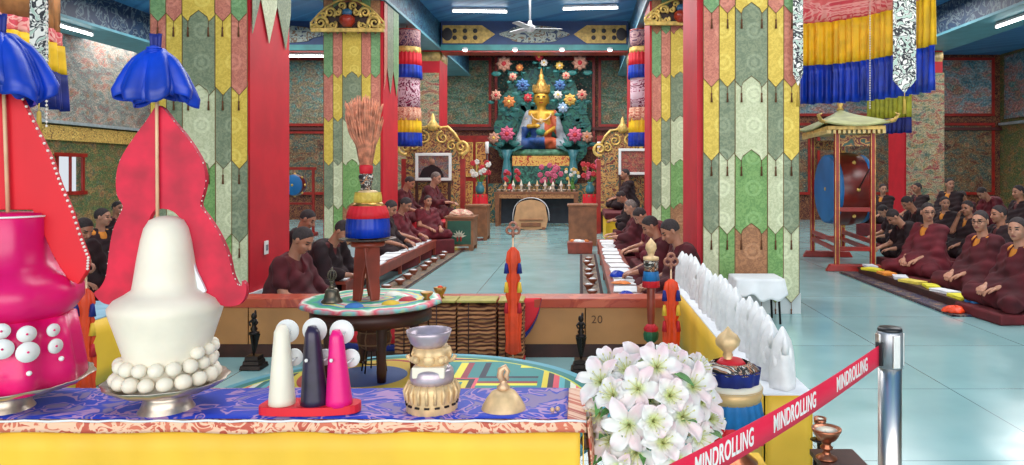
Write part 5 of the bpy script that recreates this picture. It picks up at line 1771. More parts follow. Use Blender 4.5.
def monk(pose, label, x, y, rz, z=0.0, s=1.0, robe=None, group='seated monks in maroon robes', glasses=False):
    bm_, hm, rm, vm, (hc, Rh) = POSES[pose]
    t = thing('person', label, 'person', (x, y, z), rz, group)
    t.scale = (s, s, s)
    link_mesh('body', bm_, t)
    link_mesh('hair', hm, t)
    ro = link_mesh('robe', rm, t)
    link_mesh('vest', vm, t)
    if robe is not None:
        ro.material_slots[0].link = 'OBJECT'
        ro.material_slots[0].material = ROBES[robe]
    if glasses:
        b = B()
        Rm = Matrix(Rh.tolist())
        C = Vector(hc)
        for sg in (1, -1):
            b.tube([C + Rm @ Vector((0.088, sg * 0.032 + 0.022 * math.cos(q), 0.0 + 0.017 * math.sin(q))) for q in np.linspace(0, 2 * PI, 18)[:-1]], 0.0024, 6, True)
            b.tube([C + Rm @ Vector((0.088, sg * 0.053, 0.004)), C + Rm @ Vector((0.04, sg * 0.074, 0.006)), C + Rm @ Vector((-0.005, sg * 0.08, 0.004))], 0.0022, 6)
        b.tube([C + Rm @ Vector((0.089, -0.011, 0.002)), C + Rm @ Vector((0.094, 0, 0.005)), C + Rm @ Vector((0.089, 0.011, 0.002))], 0.0022, 6)
        b.obj('glasses', BLACK, t)
    return t


CUSH = mat('maroon_cushion', (104, 26, 34), 0.8, 0, 0.2, 8)


def cushion(label, x, y, w, d, z0=0.0, h=0.06, rz=0.0, m=None, group='flat maroon cushions under the monks'):
    o = B().box((0, 0, h / 2), (w, d, h)).obj('floor_cushion', m or CUSH, None, (x, y, z0), rz, bevel=0.02)
    return tag(o, label, 'cushion', group)


# positions: head seen at pixel (px, py); the head sits about hx ahead of the seat and hz above it
HEADS = {'read': (0.23, 0.72), 'bent': (0.45, 0.65), 'dark': (0.40, 0.67), 'turned': (0.14, 0.76), 'upright': (0.12, 0.77), 'camera': (0.10, 0.77), 'elder': (0.2, 0.74), 'face': (0.15, 0.76)}


def seat_monk(pose, label, px, py, Z, rz, s=1.0, **kw):
    hc = POSES[pose][4][0]
    c, sn = math.cos(rz), math.sin(rz)
    hx, hy = (hc[0] * c - hc[1] * sn) * s, (hc[0] * sn + hc[1] * c) * s
    p = P(px, py, Z)
    z = p.z - hc[2] * s
    z = max(0.0, z)
    x, y = p.x - hx, p.y - hy
    monk(pose, label, x, y, rz, z, s, **kw)
    return x, y, z


def seated(pose, label, seatlabel, px, py, Z, rz, s=1.0, **kw):
    x, y, z = seat_monk(pose, label, px, py, Z, rz, s, **kw)
    if z > 0.012:
        raised = z > 0.32
        cushion(seatlabel, x + 0.08 * math.cos(rz), y + 0.08 * math.sin(rz), 0.86 * s, 0.74 * s, 0, z - 0.002, rz)
    return x, y, z


# ---- row on the portrait side of the aisle, nearest first
seated('read', 'young person in maroon robe reading, closest to the near pillar and bench', 'cushion of the reading person by the near pillar', 303, 240, 6.55, R(-12), 1.0)
seated('read', 'person in maroon partly hidden behind the closest reader by the pillar', 'cushion behind the closest reader', 308, 219, 8.9, R(0), 0.98, robe=1)
seated('dark', 'person in dark maroon bending low behind the silk skirted vase', 'cushion of the low bending person behind the vase', 343, 231, 7.9, R(-14), 1.0)
seated('read', 'person in maroon leaning forward just beyond the silk skirted vase', 'cushion of the leaning person beyond the vase', 391, 208, 10.9, R(-8), 1.0, robe=1)
seated('read', 'person in maroon reading at the far end of the low text table', 'cushion at the far end of the portrait side text table', 406, 204.5, 11.9, R(-10), 1.0, robe=2)
seated('upright', 'child in maroon robe looking toward the green chest', 'cushion of the child beside the throne', 428, 201, 12.9, R(-50), 0.86, robe=2)
# ---- row on the opposite side
seated('read', 'young person in maroon robe closest to the row of white tormas, head bowed', 'cushion of the bowed person closest to the white tormas', 670, 231, 6.85, R(188), 0.95)
seated('read', 'second person from the white tormas, head bowed over the text table', 'cushion of the second person from the white tormas', 650, 226, 7.85, R(184), 0.94)
seated('bent', 'person stretching a bare arm over the long text table', 'cushion of the person stretching an arm', 640, 216, 9.9, R(182), 0.98, robe=2)
seated('elder', 'grey haired person bending toward the long text table', 'cushion of the grey haired bending person', 630, 207, 11.4, R(180), 0.98, robe=0)
seated('dark', 'person in dark robe bending beside the yellow draped seat', 'cushion beside the yellow draped seat', 621, 197, 14.2, R(180), 0.98)
grp = [
    ('bent', 'person bending in dark maroon, partly behind the red drum frame', 883, 211, 13.7, 178, 1, 1),
    ('bent', 'person in dark robe reaching an arm toward the text table beside the drum', 893, 217, 10.9, 182, 1, 1),
    ('dark', 'person in blackish robe between the reaching person and the broad facing one', 907, 203, 12.3, 184, 1, 1),
    ('camera', 'broad person in crimson maroon robe with glasses facing the viewer', 928, 212, 9.6, 205, 1.06, 2),
    ('camera', 'person facing the viewer in the row behind the broad crimson robed one', 945, 203, 13.0, 205, 1, 1),
    ('face', 'person resting a hand against the cheek in the middle of the side group', 967, 208, 11.3, 190, 1, 1),
    ('turned', 'person with glasses and bright orange vest looking over the text table', 980, 221, 8.25, 186, 1.04, 0),
    ('upright', 'person in maroon seen behind the orange vested glasses wearer', 998, 214, 9.7, 184, 1, 1),
    ('turned', 'person in maroon with orange vest nearest the picture edge', 1017, 229, 7.15, 184, 1.0, 0),
    ('camera', 'person upright in the back row beside the drum frame', 883, 189, 16.5, 215, 1, 1),
    ('upright', 'person upright in the back row in front of the red pillar', 917, 188, 15.8, 190, 1, 1),
    ('camera', 'person with dark cap hair in the back row before the patchwork pillar', 950, 184, 14.5, 215, 1, 1),
    ('bent', 'person leaning down in the back row, crimson robe', 982, 193, 14.2, 188, 1, 2),
    ('upright', 'person at the far end of the back row near the side wall', 1018, 192, 12.2, 186, 1, 1),
    ('read', 'person reading half hidden between two back rows', 962, 196, 16.6, 186, 1, 0),
]
SEATL = ['behind the red drum frame', 'of the person reaching an arm', 'of the blackish robed person', 'of the broad crimson robed person', 'in the second row behind the broad robed one', 'of the person touching a cheek', 'of the orange vested glasses wearer', 'behind the glasses wearer', 'nearest the picture edge', 'in the back row beside the drum', 'before the red pillar', 'before the patchwork pillar', 'of the crimson leaning person at the back', 'near the side wall', 'between the two back rows', 'behind the blackish robed person']
for i, (pose, lb, px, py, Z, rz, s, rb) in enumerate(grp):
    seated(pose, lb, 'low maroon seat ' + SEATL[i], px, py, Z, R(rz), s, robe=rb, glasses=(i in (3, 6)), group='seated monks in the side hall')
# ---- dim group seen between the two big tormas
for pose, lb, sl_, px, py, Z, rz in (('turned', 'person with orange vest in the dim hall between the two big tormas', 'low seat of the orange vested person between the tormas', 103, 217, 9.6, -25),
                                ('read', 'person bowing in the dim hall just past the magenta torma edge', 'low seat past the magenta torma edge', 84, 229, 7.6, -20),
                                ('dark', 'dark robed person bending in front of the dim window wall', 'low seat in front of the dim window wall', 70, 218, 11.5, -10),
                                ('upright', 'dark robed person sitting upright near the wall window', 'low seat near the wall window', 118, 208, 12.6, -15)):
    seated(pose, lb, sl_, px, py, Z, R(rz), 1.0, robe=1, group='seated monks in the dim hall')
# ---- two on the throne platform and one on the seat opposite
monk('read', 'person sitting upright on the throne platform before the portrait', -3.38, 13.8, R(-8), 0.50, 1.0, 0, group='monks on the throne platforms')
monk('elder', 'broad older person in maroon on the throne platform before the portrait', -3.05, 14.75, R(-12), 0.50, 1.08, 0, group='monks on the throne platforms')
monk('upright', 'person upright on the yellow platform opposite the portrait', 1.08, 16.3, R(190), 0.62, 1.0, 1, group='monks on the throne platforms')
# ================================================================ HALL FURNITURE
# --- long low text tables with carpets
CARP = mural('brown_blue_carpet', [(60, 48, 46), (120, 100, 84), (70, 74, 84), (150, 130, 110)], 4, 12, 4.0, flat=True)
CARPB = mural('navy_carpet', [(20, 22, 60), (44, 30, 66), (30, 40, 90), (90, 60, 60)], 4, 12, 4.0, flat=True)


def carpet(label, x0, x1, y0, y1, m):
    b = B().box(((0), 0, 0.008), (x1 - x0, y1 - y0, 0.014))
    t = thing('carpet_runner', label, 'carpet', ((x0 + x1) / 2, (y0 + y1) / 2, 0.001))
    b.obj('pile', m, t)
    b = B()
    for s in (-1, 1): b.box((s * ((x1 - x0) / 2 - 0.02), 0, 0.011), (0.035, y1 - y0, 0.012))
    b.obj('border_band', mat('dark_border', (50, 30, 34), 0.9), t)


carpet('patterned brown carpet runner along the portrait side of the aisle', -2.42, -2.08, 7.4, 13.2, CARP)
carpet('patterned brown carpet runner along the statue aisle before the bent monks', 0.0, 0.27, 6.2, 12.6, CARP)
carpet('navy carpet runner under the text table in the side hall', 3.62, 4.14, 7.2, 10.35, CARPB)


def text_table(label, x0, x1, y0, y1, h, m):
    t = thing('text_table', label, 'table', ((x0 + x1) / 2, (y0 + y1) / 2, 0.016))
    w, l = x1 - x0, y1 - y0
    B().box((0, 0, h - 0.015), (w, l, 0.03)).obj('tabletop', m, t, bevel=0.004)
    for s in (-1, 1): B().box((s * (w / 2 - 0.015), 0, h - 0.08), (0.02, l - 0.06, 0.1)).obj('side_board', m, t)
    for k in range(5):
        for s in (-1, 1): B().box((s * (w / 2 - 0.03), -l / 2 + 0.06 + (l - 0.12) * k / 4, (h - 0.03) / 2), (0.04, 0.05, h - 0.03)).obj('leg', m, t)
    return t


text_table('long red-brown text table before the monks on the portrait side', -2.74, -2.44, 7.7, 12.6, 0.25, WOODR)
text_table('long text table before the bent monks beside the brocade pillar', 0.29, 0.60, 6.5, 12.7, 0.25, WOODR)
text_table('low dark text table on the navy carpet in the side hall', 3.86, 4.12, 7.3, 10.3, 0.08, WOODD)
random.seed(5)


def sheet(label, x, y, z, w, l, rz, m, group, h=0.012):
    b = B()
    for k in range(3): b.box((random.uniform(-.004, .004), random.uniform(-.006, .006), h * (k + 0.5) / 3), (w, l, h / 3), random.uniform(-.02, .02))
    tag(b.obj('loose_leaf_text', m, None, (x, y, z), rz), label, 'book', group)


for k in range(11): sheet('white loose leaf text lying on the long table of the portrait side', -2.59 + random.uniform(-.02, .02), 7.95 + k * 0.43, 0.267, 0.22, 0.36, random.uniform(-.1, .1), PAPER, 'loose leaf texts on the portrait side table')
for k in range(13): sheet('white loose leaf text lying on the long table before the bent monks', 0.445 + random.uniform(-.02, .02), 6.72 + k * 0.46, 0.267, 0.22, 0.36, random.uniform(-.1, .1), PAPER, 'loose leaf texts before the bent monks')
cl = [(236, 226, 60), (230, 232, 236), (236, 226, 60), (232, 210, 90), (224, 228, 232), (240, 150, 50), (236, 226, 60), (230, 232, 236)]
for k in range(8):
    nm = {0: 'yellow', 1: 'white', 2: 'yellow', 3: 'pale gold', 4: 'white', 5: 'orange', 6: 'yellow', 7: 'white'}[k]
    sheet('%s wrapped text on the side hall table, %s' % (nm, ['nearest the viewer', 'second from the near end', 'before the blue cloth', 'in the middle', 'just past the middle', 'beside the drum group', 'second from the drum', 'closest to the drum'][k]), 3.97 + random.uniform(-.05, .05), 7.7 + k * 0.36, 0.099, random.uniform(.13, .2), random.uniform(.18, .3), random.uniform(-.5, .5), mat('wrap_%s' % nm.replace(' ', '_'), cl[k], 0.7), None, 0.03)


def crumple(name, label, cat, x, y, z, r, h, m, seed=0, group=None):
    random.seed(seed)
    ph = [random.uniform(0, 6.3) for _ in range(4)]
    b = B()
    prof_ = [(1.0, 0.0), (1.05, 0.2), (0.9, 0.55), (0.6, 0.85), (0.25, 1.0), (0.0, 0.98)]
    vs = []

    def fn(u, v):
        a = 2 * PI * u
        i = min(4, int(v * 5)); w = v * 5 - i
        q = prof_[i][0] * (1 - w) + prof_[i + 1][0] * w
        zz = prof_[i][1] * (1 - w) + prof_[i + 1][1] * w
        q *= 1 + 0.14 * math.sin(3 * a + ph[0]) + 0.08 * math.sin(7 * a + ph[1] + v * 3)
        return (r * q * math.cos(a), r * q * math.sin(a) * 0.8, h * zz * (1 + 0.12 * math.sin(5 * a + ph[2])))
    b.grid(fn, 36, 12, True)
    tag(b.obj(name, m, None, (x, y, z)), label, cat, group)


crumple('folded_cloth', 'bright blue folded cloth on the near end of the side hall table', 'cloth', 3.98, 7.44, 0.099, 0.1, 0.07, SKYB, 1)
crumple('folded_cloth', 'orange folded cloth at the very near end of the navy carpet', 'cloth', 3.72, 7.35, 0.021, 0.10, 0.06, ORANGE, 2)
crumple('folded_cloth', 'blue bag on the text table before the closest bent monk', 'bag', 0.41, 6.62, 0.282, 0.075, 0.06, BLUE, 3)
crumple('folded_cloth', 'blue bag on the text table farther down the row of bent monks', 'bag', 0.40, 8.0, 0.282, 0.08, 0.06, BLUE, 4)
crumple('folded_cloth', 'orange yellow cloth between the two blue bags', 'cloth', 0.42, 7.5, 0.282, 0.09, 0.025, mat('amber_cloth', (226, 130, 60), 0.7), 5)
for side, X, ys, cnt in (('portrait side', -2.25, 7.8, 11), ('statue aisle side', 0.13, 6.5, 12)):
    for k in range(cnt):
        t = thing('offering_bowl', 'small wooden tea bowl on the %s carpet' % side, 'bowl', (X + 0.03 * math.sin(k * 2.3), ys + 0.46 * k, 0.02), 0, 'tea bowls on the %s carpet' % side)
        B().lathe([(0, 0), (0.035, 0), (0.03, 0.012), (0.055, 0.035), (0.065, 0.06), (0.06, 0.06), (0.04, 0.03), (0, 0.022)], (0, 0, 0), 20).obj('bowl', mat('bowl_wood', (150, 84, 60), 0.4), t)
        B().lathe([(0.0, 0.056), (0.05, 0.056), (0.03, 0.068), (0, 0.072)], (0, 0, 0), 16).obj('white_content', PAPER, t)

# --- throne platforms
def platform(label, x0, x1, y0, y1, h, seatm, base):
    t = thing('throne_platform', label, 'platform', ((x0 + x1) / 2, (y0 + y1) / 2, 0))
    w, l = x1 - x0, y1 - y0
    B().box((0, 0, (h - 0.14) / 2), (w - 0.04, l - 0.04, h - 0.14)).obj('draped_base', base, t, bevel=0.01)
    B().box((0, 0, h - 0.07), (w, l, 0.14)).obj('seat_cushion', seatm, t, bevel=0.03)
    return t


platform('yellow draped platform with crimson cushion in front of the portrait', -3.62, -2.5, 13.45, 15.2, 0.50, CRIMSON, YELP)
platform('yellow draped platform with maroon cushion opposite the portrait', 0.50, 1.5, 14.9, 16.78, 0.60, CUSH, YELP)

t = thing('yellow_box', 'bright yellow cloth covered box beside the altar on the platform side', 'box', (P(604, 190, 17.6).x, 17.6, 0))
B().box((0, 0, 0.45), (0.34, 0.3, 0.9)).obj('stand', WOODD, t)
B().box((0, 0, 1.02), (0.32, 0.28, 0.24), taper=0.9).obj('yellow_block', YEL, t, bevel=0.02)

# --- ornate gilded throne backs with arch
ORN = scroll('gilded_filigree', (110, 44, 40), (196, 150, 84), (60, 92, 78), 8.0, 0.5, 0.07, 0.0)


def throne_back(label, cx, y, w, top, picture):
    t = thing('carved_throne', label, 'throne', (cx, y, 0))
    h = w / 2
    ol = [(-h, 0.5), (h, 0.5), (h, 1.75), (h * 1.08, 1.95), (h * 0.8, 2.2), (h * 0.55, 2.35), (h * 0.3, top - 0.1), (0, top), (-h * 0.3, top - 0.1), (-h * 0.55, 2.35), (-h * 0.8, 2.2), (-h * 1.08, 1.95), (-h, 1.75)]
    B().prism(ol, 0.08).obj('carved_panel', ORN, t)
    b = B()
    for s in (-1, 1):
        f = (lambda a: a) if s > 0 else (lambda a: PI - a)
        spiral(b, s * h * 1.05, 1.95, -0.06, 0.16, 1.5, f(R(250)), s, 0.035)
        b.tube([(s * h * 1.0, -0.06, 2.05), (s * h * 0.8, -0.06, 2.24), (s * h * 0.55, -0.06, 2.38), (s * h * 0.3, -0.06, top - 0.06), (0, -0.06, top + 0.03)], 0.03, 8)
        spiral(b, s * h * 0.35, 2.15, -0.06, 0.14, 1.4, f(R(90)), s, 0.02)
        spiral(b, s * h * 0.7, 1.98, -0.06, 0.11, 1.4, f(R(60)), s, 0.02)
    b.lathe([(0, -0.14), (0.1, -0.1), (0.12, 0), (0.05, 0.1), (0.03, 0.2), (0, 0.26)], (0, -0.06, top), 12)
    b.obj('gilded_scrolls', GOLD, t)
    for s in (-1, 1):
        B().box((s * (h + 0.05), 0.02, 0.85), (0.1, 0.12, 1.7)).obj('side_post', REDLAC, t)
    return t


throne_back('gilded carved throne back standing behind the framed portrait', -3.12, 15.75, 1.15, 2.42, True)
throne_back('gilded carved throne back on the side opposite the portrait', 0.98, 17.12, 1.0, 2.45, False)
# framed portrait
t = thing('framed_portrait', 'white framed portrait of a person in maroon on the throne', 'picture', (P(433, 160, 15.5).x, 15.55, 1.24), 0)
w_, h_ = 0.76, 0.58
B().box((0, 0.02, h_ / 2), (w_, 0.03, h_)).obj('picture_ground', mural('portrait_ground', [(120, 40, 50), (160, 90, 90), (90, 110, 120), (150, 60, 60)], 5, 14, 5), t)
b = B()
for s in (-1, 1):
    b.box((s * (w_ / 2 - 0.03), 0, h_ / 2), (0.06, 0.05, h_))
    b.box((0, 0, h_ / 2 + s * (h_ / 2 - 0.03)), (w_, 0.052, 0.06))
b.obj('white_frame', WHITE, t, bevel=0.006)
b = B(); b.prism(smooth_closed([(-0.24, 0.05), (0.2, 0.05), (0.22, 0.16), (0.15, 0.27), (0.07, 0.31), (0.04, 0.33), (-0.04, 0.33), (-0.08, 0.30), (-0.18, 0.26), (-0.24, 0.15)], 3), 0.006, Matrix.Translation((-0.03, 0.001, 0)))
b.obj('painted_robe', ROBES[1], t)
B().lathe([(0, 0), (0.062, 0.0), (0.062, 0.006), (0, 0.006)], (-0.03, 0.0, 0.40), 20, Matrix.Rotation(PI / 2, 3, 'X')).obj('painted_face', SKIN, t)
t = thing('framed_portrait', 'white framed red patterned picture on the throne side opposite the portrait', 'picture', (P(633, 160, 16.9).x, 16.92, 1.36), 0)
B().box((0, 0.02, 0.3), (0.66, 0.03, 0.6)).obj('picture_ground', mural('red_ground', [(140, 30, 50), (190, 90, 80), (120, 40, 60), (170, 120, 90)], 5, 12, 5), t)
b = B()
for s in (-1, 1):
    b.box((s * 0.30, 0, 0.3), (0.06, 0.05, 0.6)); b.box((0, 0, 0.3 + s * 0.27), (0.66, 0.052, 0.06))
b.obj('white_frame', WHITE, t, bevel=0.006)
t = thing('portrait_stand', 'dark shelf stand carrying the red patterned framed picture', 'stand', (P(633, 160, 16.9).x, 16.88, 0))
B().box((0, 0, 1.34), (0.7, 0.12, 0.04)).obj('shelf', WOODD, t)
for s in (-1, 1): B().box((s * 0.3, 0, 0.66), (0.05, 0.08, 1.32)).obj('leg', WOODD, t)
t = thing('portrait_stand', 'dark shelf stand carrying the framed portrait', 'stand', (P(433, 160, 15.5).x, 15.5, 0))
B().box((0, 0, 1.22), (0.8, 0.16, 0.04)).obj('shelf', WOODD, t)
for s in (-1, 1): B().box((s * 0.34, 0, 0.6), (0.05, 0.08, 1.2)).obj('leg', WOODD, t)

# --- chests
def chest(label, x0, x1, y, d, h, front, body, emblem=None):
    w = x1 - x0
    t = thing('chest', label, 'chest', ((x0 + x1) / 2, y + d / 2, 0))
    B().box((0, 0, 0.08 + (h - 0.12) / 2), (w, d, h - 0.12)).obj('body', body, t, bevel=0.006)
    B().box((0, 0, h - 0.02), (w + 0.05, d + 0.05, 0.04)).obj('lid', body, t, bevel=0.006)
    fp = B().box((0, -d / 2 - 0.006, 0.08 + (h - 0.12) / 2), (w * 0.84, 0.014, (h - 0.12) * 0.84)).obj('front_panel', front, t)
    for sx in (-1, 1):
        for sy in (-1, 1): B().box((sx * (w / 2 - 0.04), sy * (d / 2 - 0.04), 0.05), (0.07, 0.07, 0.1), taper=1.2).obj('foot', body, t)
    if emblem:
        b = B()
        z0 = 0.08 + (h - 0.12) * 0.34
        for k in range(7):
            a = R(90 + (k - 3) * 26)
            b.prism([(0, 0), (0.02 * math.cos(a + 1.2) + 0.05 * math.cos(a), 0.02 * math.sin(a + 1.2) + 0.05 * math.sin(a)), (0.13 * math.cos(a), 0.13 * math.sin(a)), (0.02 * math.cos(a - 1.2) + 0.05 * math.cos(a), 0.02 * math.sin(a - 1.2) + 0.05 * math.sin(a))], 0.006, Matrix.Translation((0, -d / 2 - 0.016, z0)))
        b.obj('lotus_emblem', mat('cream_emblem', (220, 214, 190), 0.6), fp)
        b = B()
        for s in (-1, 1): b.ball((s * 0.03, -d / 2 - 0.018, z0 - 0.035), (0.018, 0.006, 0.05), 8, 6)
        b.obj('emblem_stem', REDLAC, fp)
    return t


chest('green fronted chest with white lotus emblem beside the aisle', -2.42, -1.92, 13.3, 0.55, 0.62, mat('dark_green_panel', (36, 84, 66), 0.5), WOODM, True)
chest('plain brown chest beyond the green one', -2.36, -1.92, 15.3, 0.5, 0.74, WOODM, WOODM)
t = chest('plain brown lectern chest at the end of the bent monks table', -0.22, 0.32, 14.2, 0.45, 0.80, WOODM, WOODM)
crumple('food_heap', 'pale fruit and sweets heaped on the green chest', 'offering', -2.2, 13.55, 0.622, 0.2, 0.11, mural('pale_offerings', [(220, 200, 190), (200, 120, 110), (230, 220, 200), (190, 90, 80)], 8, 20, 8), 8)
t = thing('offering_crate', 'shallow brown crate of wrapped sweets on the aisle floor before the lectern chest', 'crate', (P(580, 245, 12.9).x, 12.95, 0.0))
B().box((0, 0, 0.1), (0.42, 0.3, 0.2), taper=1.06).obj('crate', WOODR, t, bevel=0.01)
for k in range(9):
    random.seed(k + 40)
    B().ball((random.uniform(-.14, .14), random.uniform(-.09, .09), 0.205), (0.05, 0.04, 0.035), 8, 6).obj('wrapped_sweet', PAPER if k % 3 else mat('amber_cloth', (226, 130, 60), 0.7), t)

# --- altar table
AZ = 19.4
ax0, ax1 = P(494, 0, AZ).x, P(579, 0, AZ).x
acx, aw, ah = (ax0 + ax1) / 2, ax1 - ax0, EYE - (192 - VY) / F_PX * AZ
t = thing('altar_table', 'long carved altar table in front of the golden statue', 'altar', (acx, AZ + 0.3, 0))
B().box((0, 0, ah - 0.03), (aw, 0.6, 0.06)).obj('tabletop', WOODM, t, bevel=0.008)
B().box((0, -0.27, ah - 0.11), (aw - 0.06, 0.03, 0.12)).obj('carved_apron', scroll('carved_apron', (150, 96, 60), (190, 140, 90), (120, 70, 46), 12, 0.5, 0.1), t)
for sx in (-1, 1):
    for sy in (-1, 1): B().box((sx * (aw / 2 - 0.08), sy * 0.24, (ah - 0.06) / 2), (0.09, 0.09, ah - 0.06), taper=1.3).obj('leg', WOODM, t)
B().box((0, 0.24, ah * 0.45), (aw - 0.2, 0.02, ah * 0.8)).obj('back_board', mat('dark_slate_board', (52, 60, 70), 0.7), t)
for k in range(16):
    x = acx + (k - 7.5) * aw / 17
    t = thing('water_bowl', 'small silver water bowl in the front row of the altar table', 'bowl', (x, AZ + 0.08, ah), 0, 'water bowls along the altar table')
    B().lathe([(0, 0), (0.03, 0), (0.025, 0.012), (0.055, 0.05), (0.06, 0.07), (0.054, 0.07), (0, 0.05)], (0, 0, 0), 14).obj('bowl', SILVER, t)
for k in range(9):
    x = acx + (k - 4) * aw / 10.5
    t = thing('butter_figure', 'white and gold butter ornament in the second row of the altar', 'ornament', (x, AZ + 0.3, ah), 0, 'white butter ornaments on the altar')
    B().lathe([(0, 0), (0.06, 0), (0.05, 0.04), (0.02, 0.06), (0.03, 0.12), (0.045, 0.17), (0.02, 0.24), (0, 0.28 + 0.03 * (k % 3))], (0, 0, 0), 12).obj('figure', BUTTER if k % 4 else GOLDL, t)
    B().lathe([(0, 0.16), (0.055, 0.165), (0.055, 0.18), (0, 0.185)], (0, -0.02, 0), 12).obj('disc', PAPER, t)


def flower_vase(label, x, y, z, s, cols, seed, vm, hv=0.3, n=16):
    random.seed(seed)
    t = thing('flower_vase', label, 'vase', (x, y, z))
    B().lathe([(0, 0), (0.07 * s, 0), (0.1 * s, hv * 0.3), (0.09 * s, hv * 0.6), (0.045 * s, hv * 0.85), (0.075 * s, hv), (0.06 * s, hv), (0, hv * 0.8)], (0, 0, 0), 18).obj('vase', vm, t)
    for k in range(n):
        a = random.uniform(0, 2 * PI); q = random.uniform(0, 1) ** 0.5 * 0.24 * s
        zz = hv + (0.1 + random.uniform(0, 0.36)) * s
        c = (q * math.cos(a), q * math.sin(a) * 0.7, zz)
        b = B()
        r_ = 0.07 * s
        for j in range(6):
            aa = j * PI / 3 + k
            b.ball((c[0] + r_ * 0.5 * math.cos(aa), c[1] - 0.01, c[2] + r_ * 0.5 * math.sin(aa)), (r_ * 0.42, r_ * 0.28, r_ * 0.42), 7, 5)
        b.ball(c, r_ * 0.4, 8, 6)
        f = b.obj('flower', cols[k % len(cols)], t)
        B().tube([(c[0], c[1] + 0.02, c[2]), (c[0] * 0.4, c[1] * 0.4, hv + 0.05), (0, 0, hv * 0.8)], 0.006, 5).obj('stem', GREEN, f)
    return t


PF = mat('pink_blossom', (206, 96, 128), 0.6); RF = mat('red_blossom', (200, 50, 60), 0.6); WF = mat('white_blossom', (232, 230, 222), 0.6)
OF = mat('orange_blossom', (206, 124, 64), 0.6); YF2 = mat('yellow_blossom', (216, 176, 84), 0.6); BF = mat('blue_blossom', (60, 104, 156), 0.6); SF = mat('rose_beige_blossom', (200, 146, 124), 0.6)
flower_vase('tall spray of pink blossoms in the middle of the altar', P(550, 0, AZ).x, AZ + 0.5, ah, 1.25, [PF], 1, SILVER, 0.15, 22)
flower_vase('vase of red and pink flowers on the portrait half of the altar', P(509, 0, AZ).x, AZ + 0.45, ah, 0.95, [RF, PF, RF], 2, RED, 0.2, 14)
flower_vase('white and yellow butter flowers at the far corner of the altar', P(572, 0, AZ).x, AZ + 0.45, ah, 0.8, [WF, YF2], 3, GREEN, 0.25, 12)
for lb, px_, cols, sd in (('vase of red and white blossoms on a tall stand, portrait side', 480, [RF, WF, WF, RF], 4), ('vase of red and orange blossoms on a tall stand beyond the altar', 590, [RF, OF, PF], 5)):
    x = P(px_, 0, 18.6).x
    t = thing('plant_stand', 'tall red draped stand under the flowers, %s' % ('portrait side' if px_ < 540 else 'platform side'), 'stand', (x, 18.6, 0))
    B().lathe([(0, 0.0), (0.2, 0), (0.2, 0.04), (0.1, 0.1), (0.09, 0.6), (0.17, 0.8), (0.17, 0.86), (0, 0.86)], (0, 0, 0), 20).obj('column', WOODM, t)
    B().lathe([(0.172, 0.87), (0.19, 0.55), (0.21, 0.3), (0.16, 0.32), (0.0, 0.87)], (0, 0, 0), 40, None, 9, 0.08).obj('red_drape', RED, t)
    flower_vase(lb, x, 18.6, 0.875, 1.15, cols, sd, mat('teal_vase', (60, 130, 140), 0.3), 0.3, 18)
t = thing('white_candle_column', 'slim white ceremonial candle beside the portrait side flowers', 'candle', (P(487, 0, 18.9).x, 18.9, 0))
B().cyl((0, 0, 0), (0, 0, 1.9), 0.03, n=10).obj('shaft', WOODD, t); B().cyl((0, 0, 1.9), (0, 0, 2.2), 0.045, n=12).obj('candle', WHITE, t)
t = thing('white_candle_column', 'slim white ceremonial candle beside the platform side flowers', 'candle', (P(599, 0, 18.9).x, 18.9, 0))
B().cyl((0, 0, 0), (0, 0, 1.9), 0.03, n=10).obj('shaft', WOODD, t); B().cyl((0, 0, 1.9), (0, 0, 2.2), 0.045, n=12).obj('candle', WHITE, t)

# --- throne chair in front of the altar, with white scarf over its back
x0, x1 = P(516, 0, 18.3).x, P(546, 0, 18.3).x
cx_, w_ = (x0 + x1) / 2, x1 - x0
t = thing('low_throne', 'tan wooden low throne with its back to the viewer before the altar', 'chair', (cx_, 18.3, 0))
B().prism(smooth_closed([(-w_ / 2, 0.04), (w_ / 2, 0.04), (w_ / 2, 0.5), (w_ * 0.44, 0.64), (w_ * 0.25, 0.71), (0, 0.74), (-w_ * 0.25, 0.71), (-w_ * 0.44, 0.64), (-w_ / 2, 0.5)], 2), 0.05).obj('back_panel', mat('tan_wood', (206, 156, 110), 0.5, 0, 0.12, 5), t)
B().box((0, -0.04, 0.24), (w_ * 0.8, 0.03, 0.02)).obj('rail', WOODM, t)
B().box((0, -0.035, 0.12), (w_ * 0.66, 0.02, 0.1)).obj('lower_panel', WOODM, t, bevel=0.008)
B().box((0, 0.3, 0.22), (w_ * 0.94, 0.5, 0.36)).obj('seat_box', WOODM, t, bevel=0.01)
for s in (-1, 1): B().box((s * w_ * 0.42, 0, 0.03), (0.08, 0.08, 0.06)).obj('foot', WOODM, t)
b = B().grid(lambda u, v: ((u - 0.5) * w_ * (1.14 + 0.14 * v), -0.045 + 0.11 * (0.5 + 0.5 * math.cos(v * PI)) - (0.0), 0.0) if False else (
    (w_ * 0.56) * math.cos(PI * (1 - u)) * (1 + 0.10 * (1 - math.sin(PI * u))) , -0.05 + 0.12 * v + 0.008 * math.sin(v * 12), 0.22 + 0.57 * math.sin(PI * u) ** 0.55 + 0.005), 40, 5, True, 0.012)
tag(b.obj('ceremonial_scarf', CLOTHW, None, (cx_, 18.3, 0)), 'white ceremonial scarf hung round the top of the tan low throne', 'scarf')

# --- golden statue
SZ = 20.9
k = SZ / F_PX
scx = P(541, 0, SZ).x
sz = lambda y: EYE - (y - VY) * k
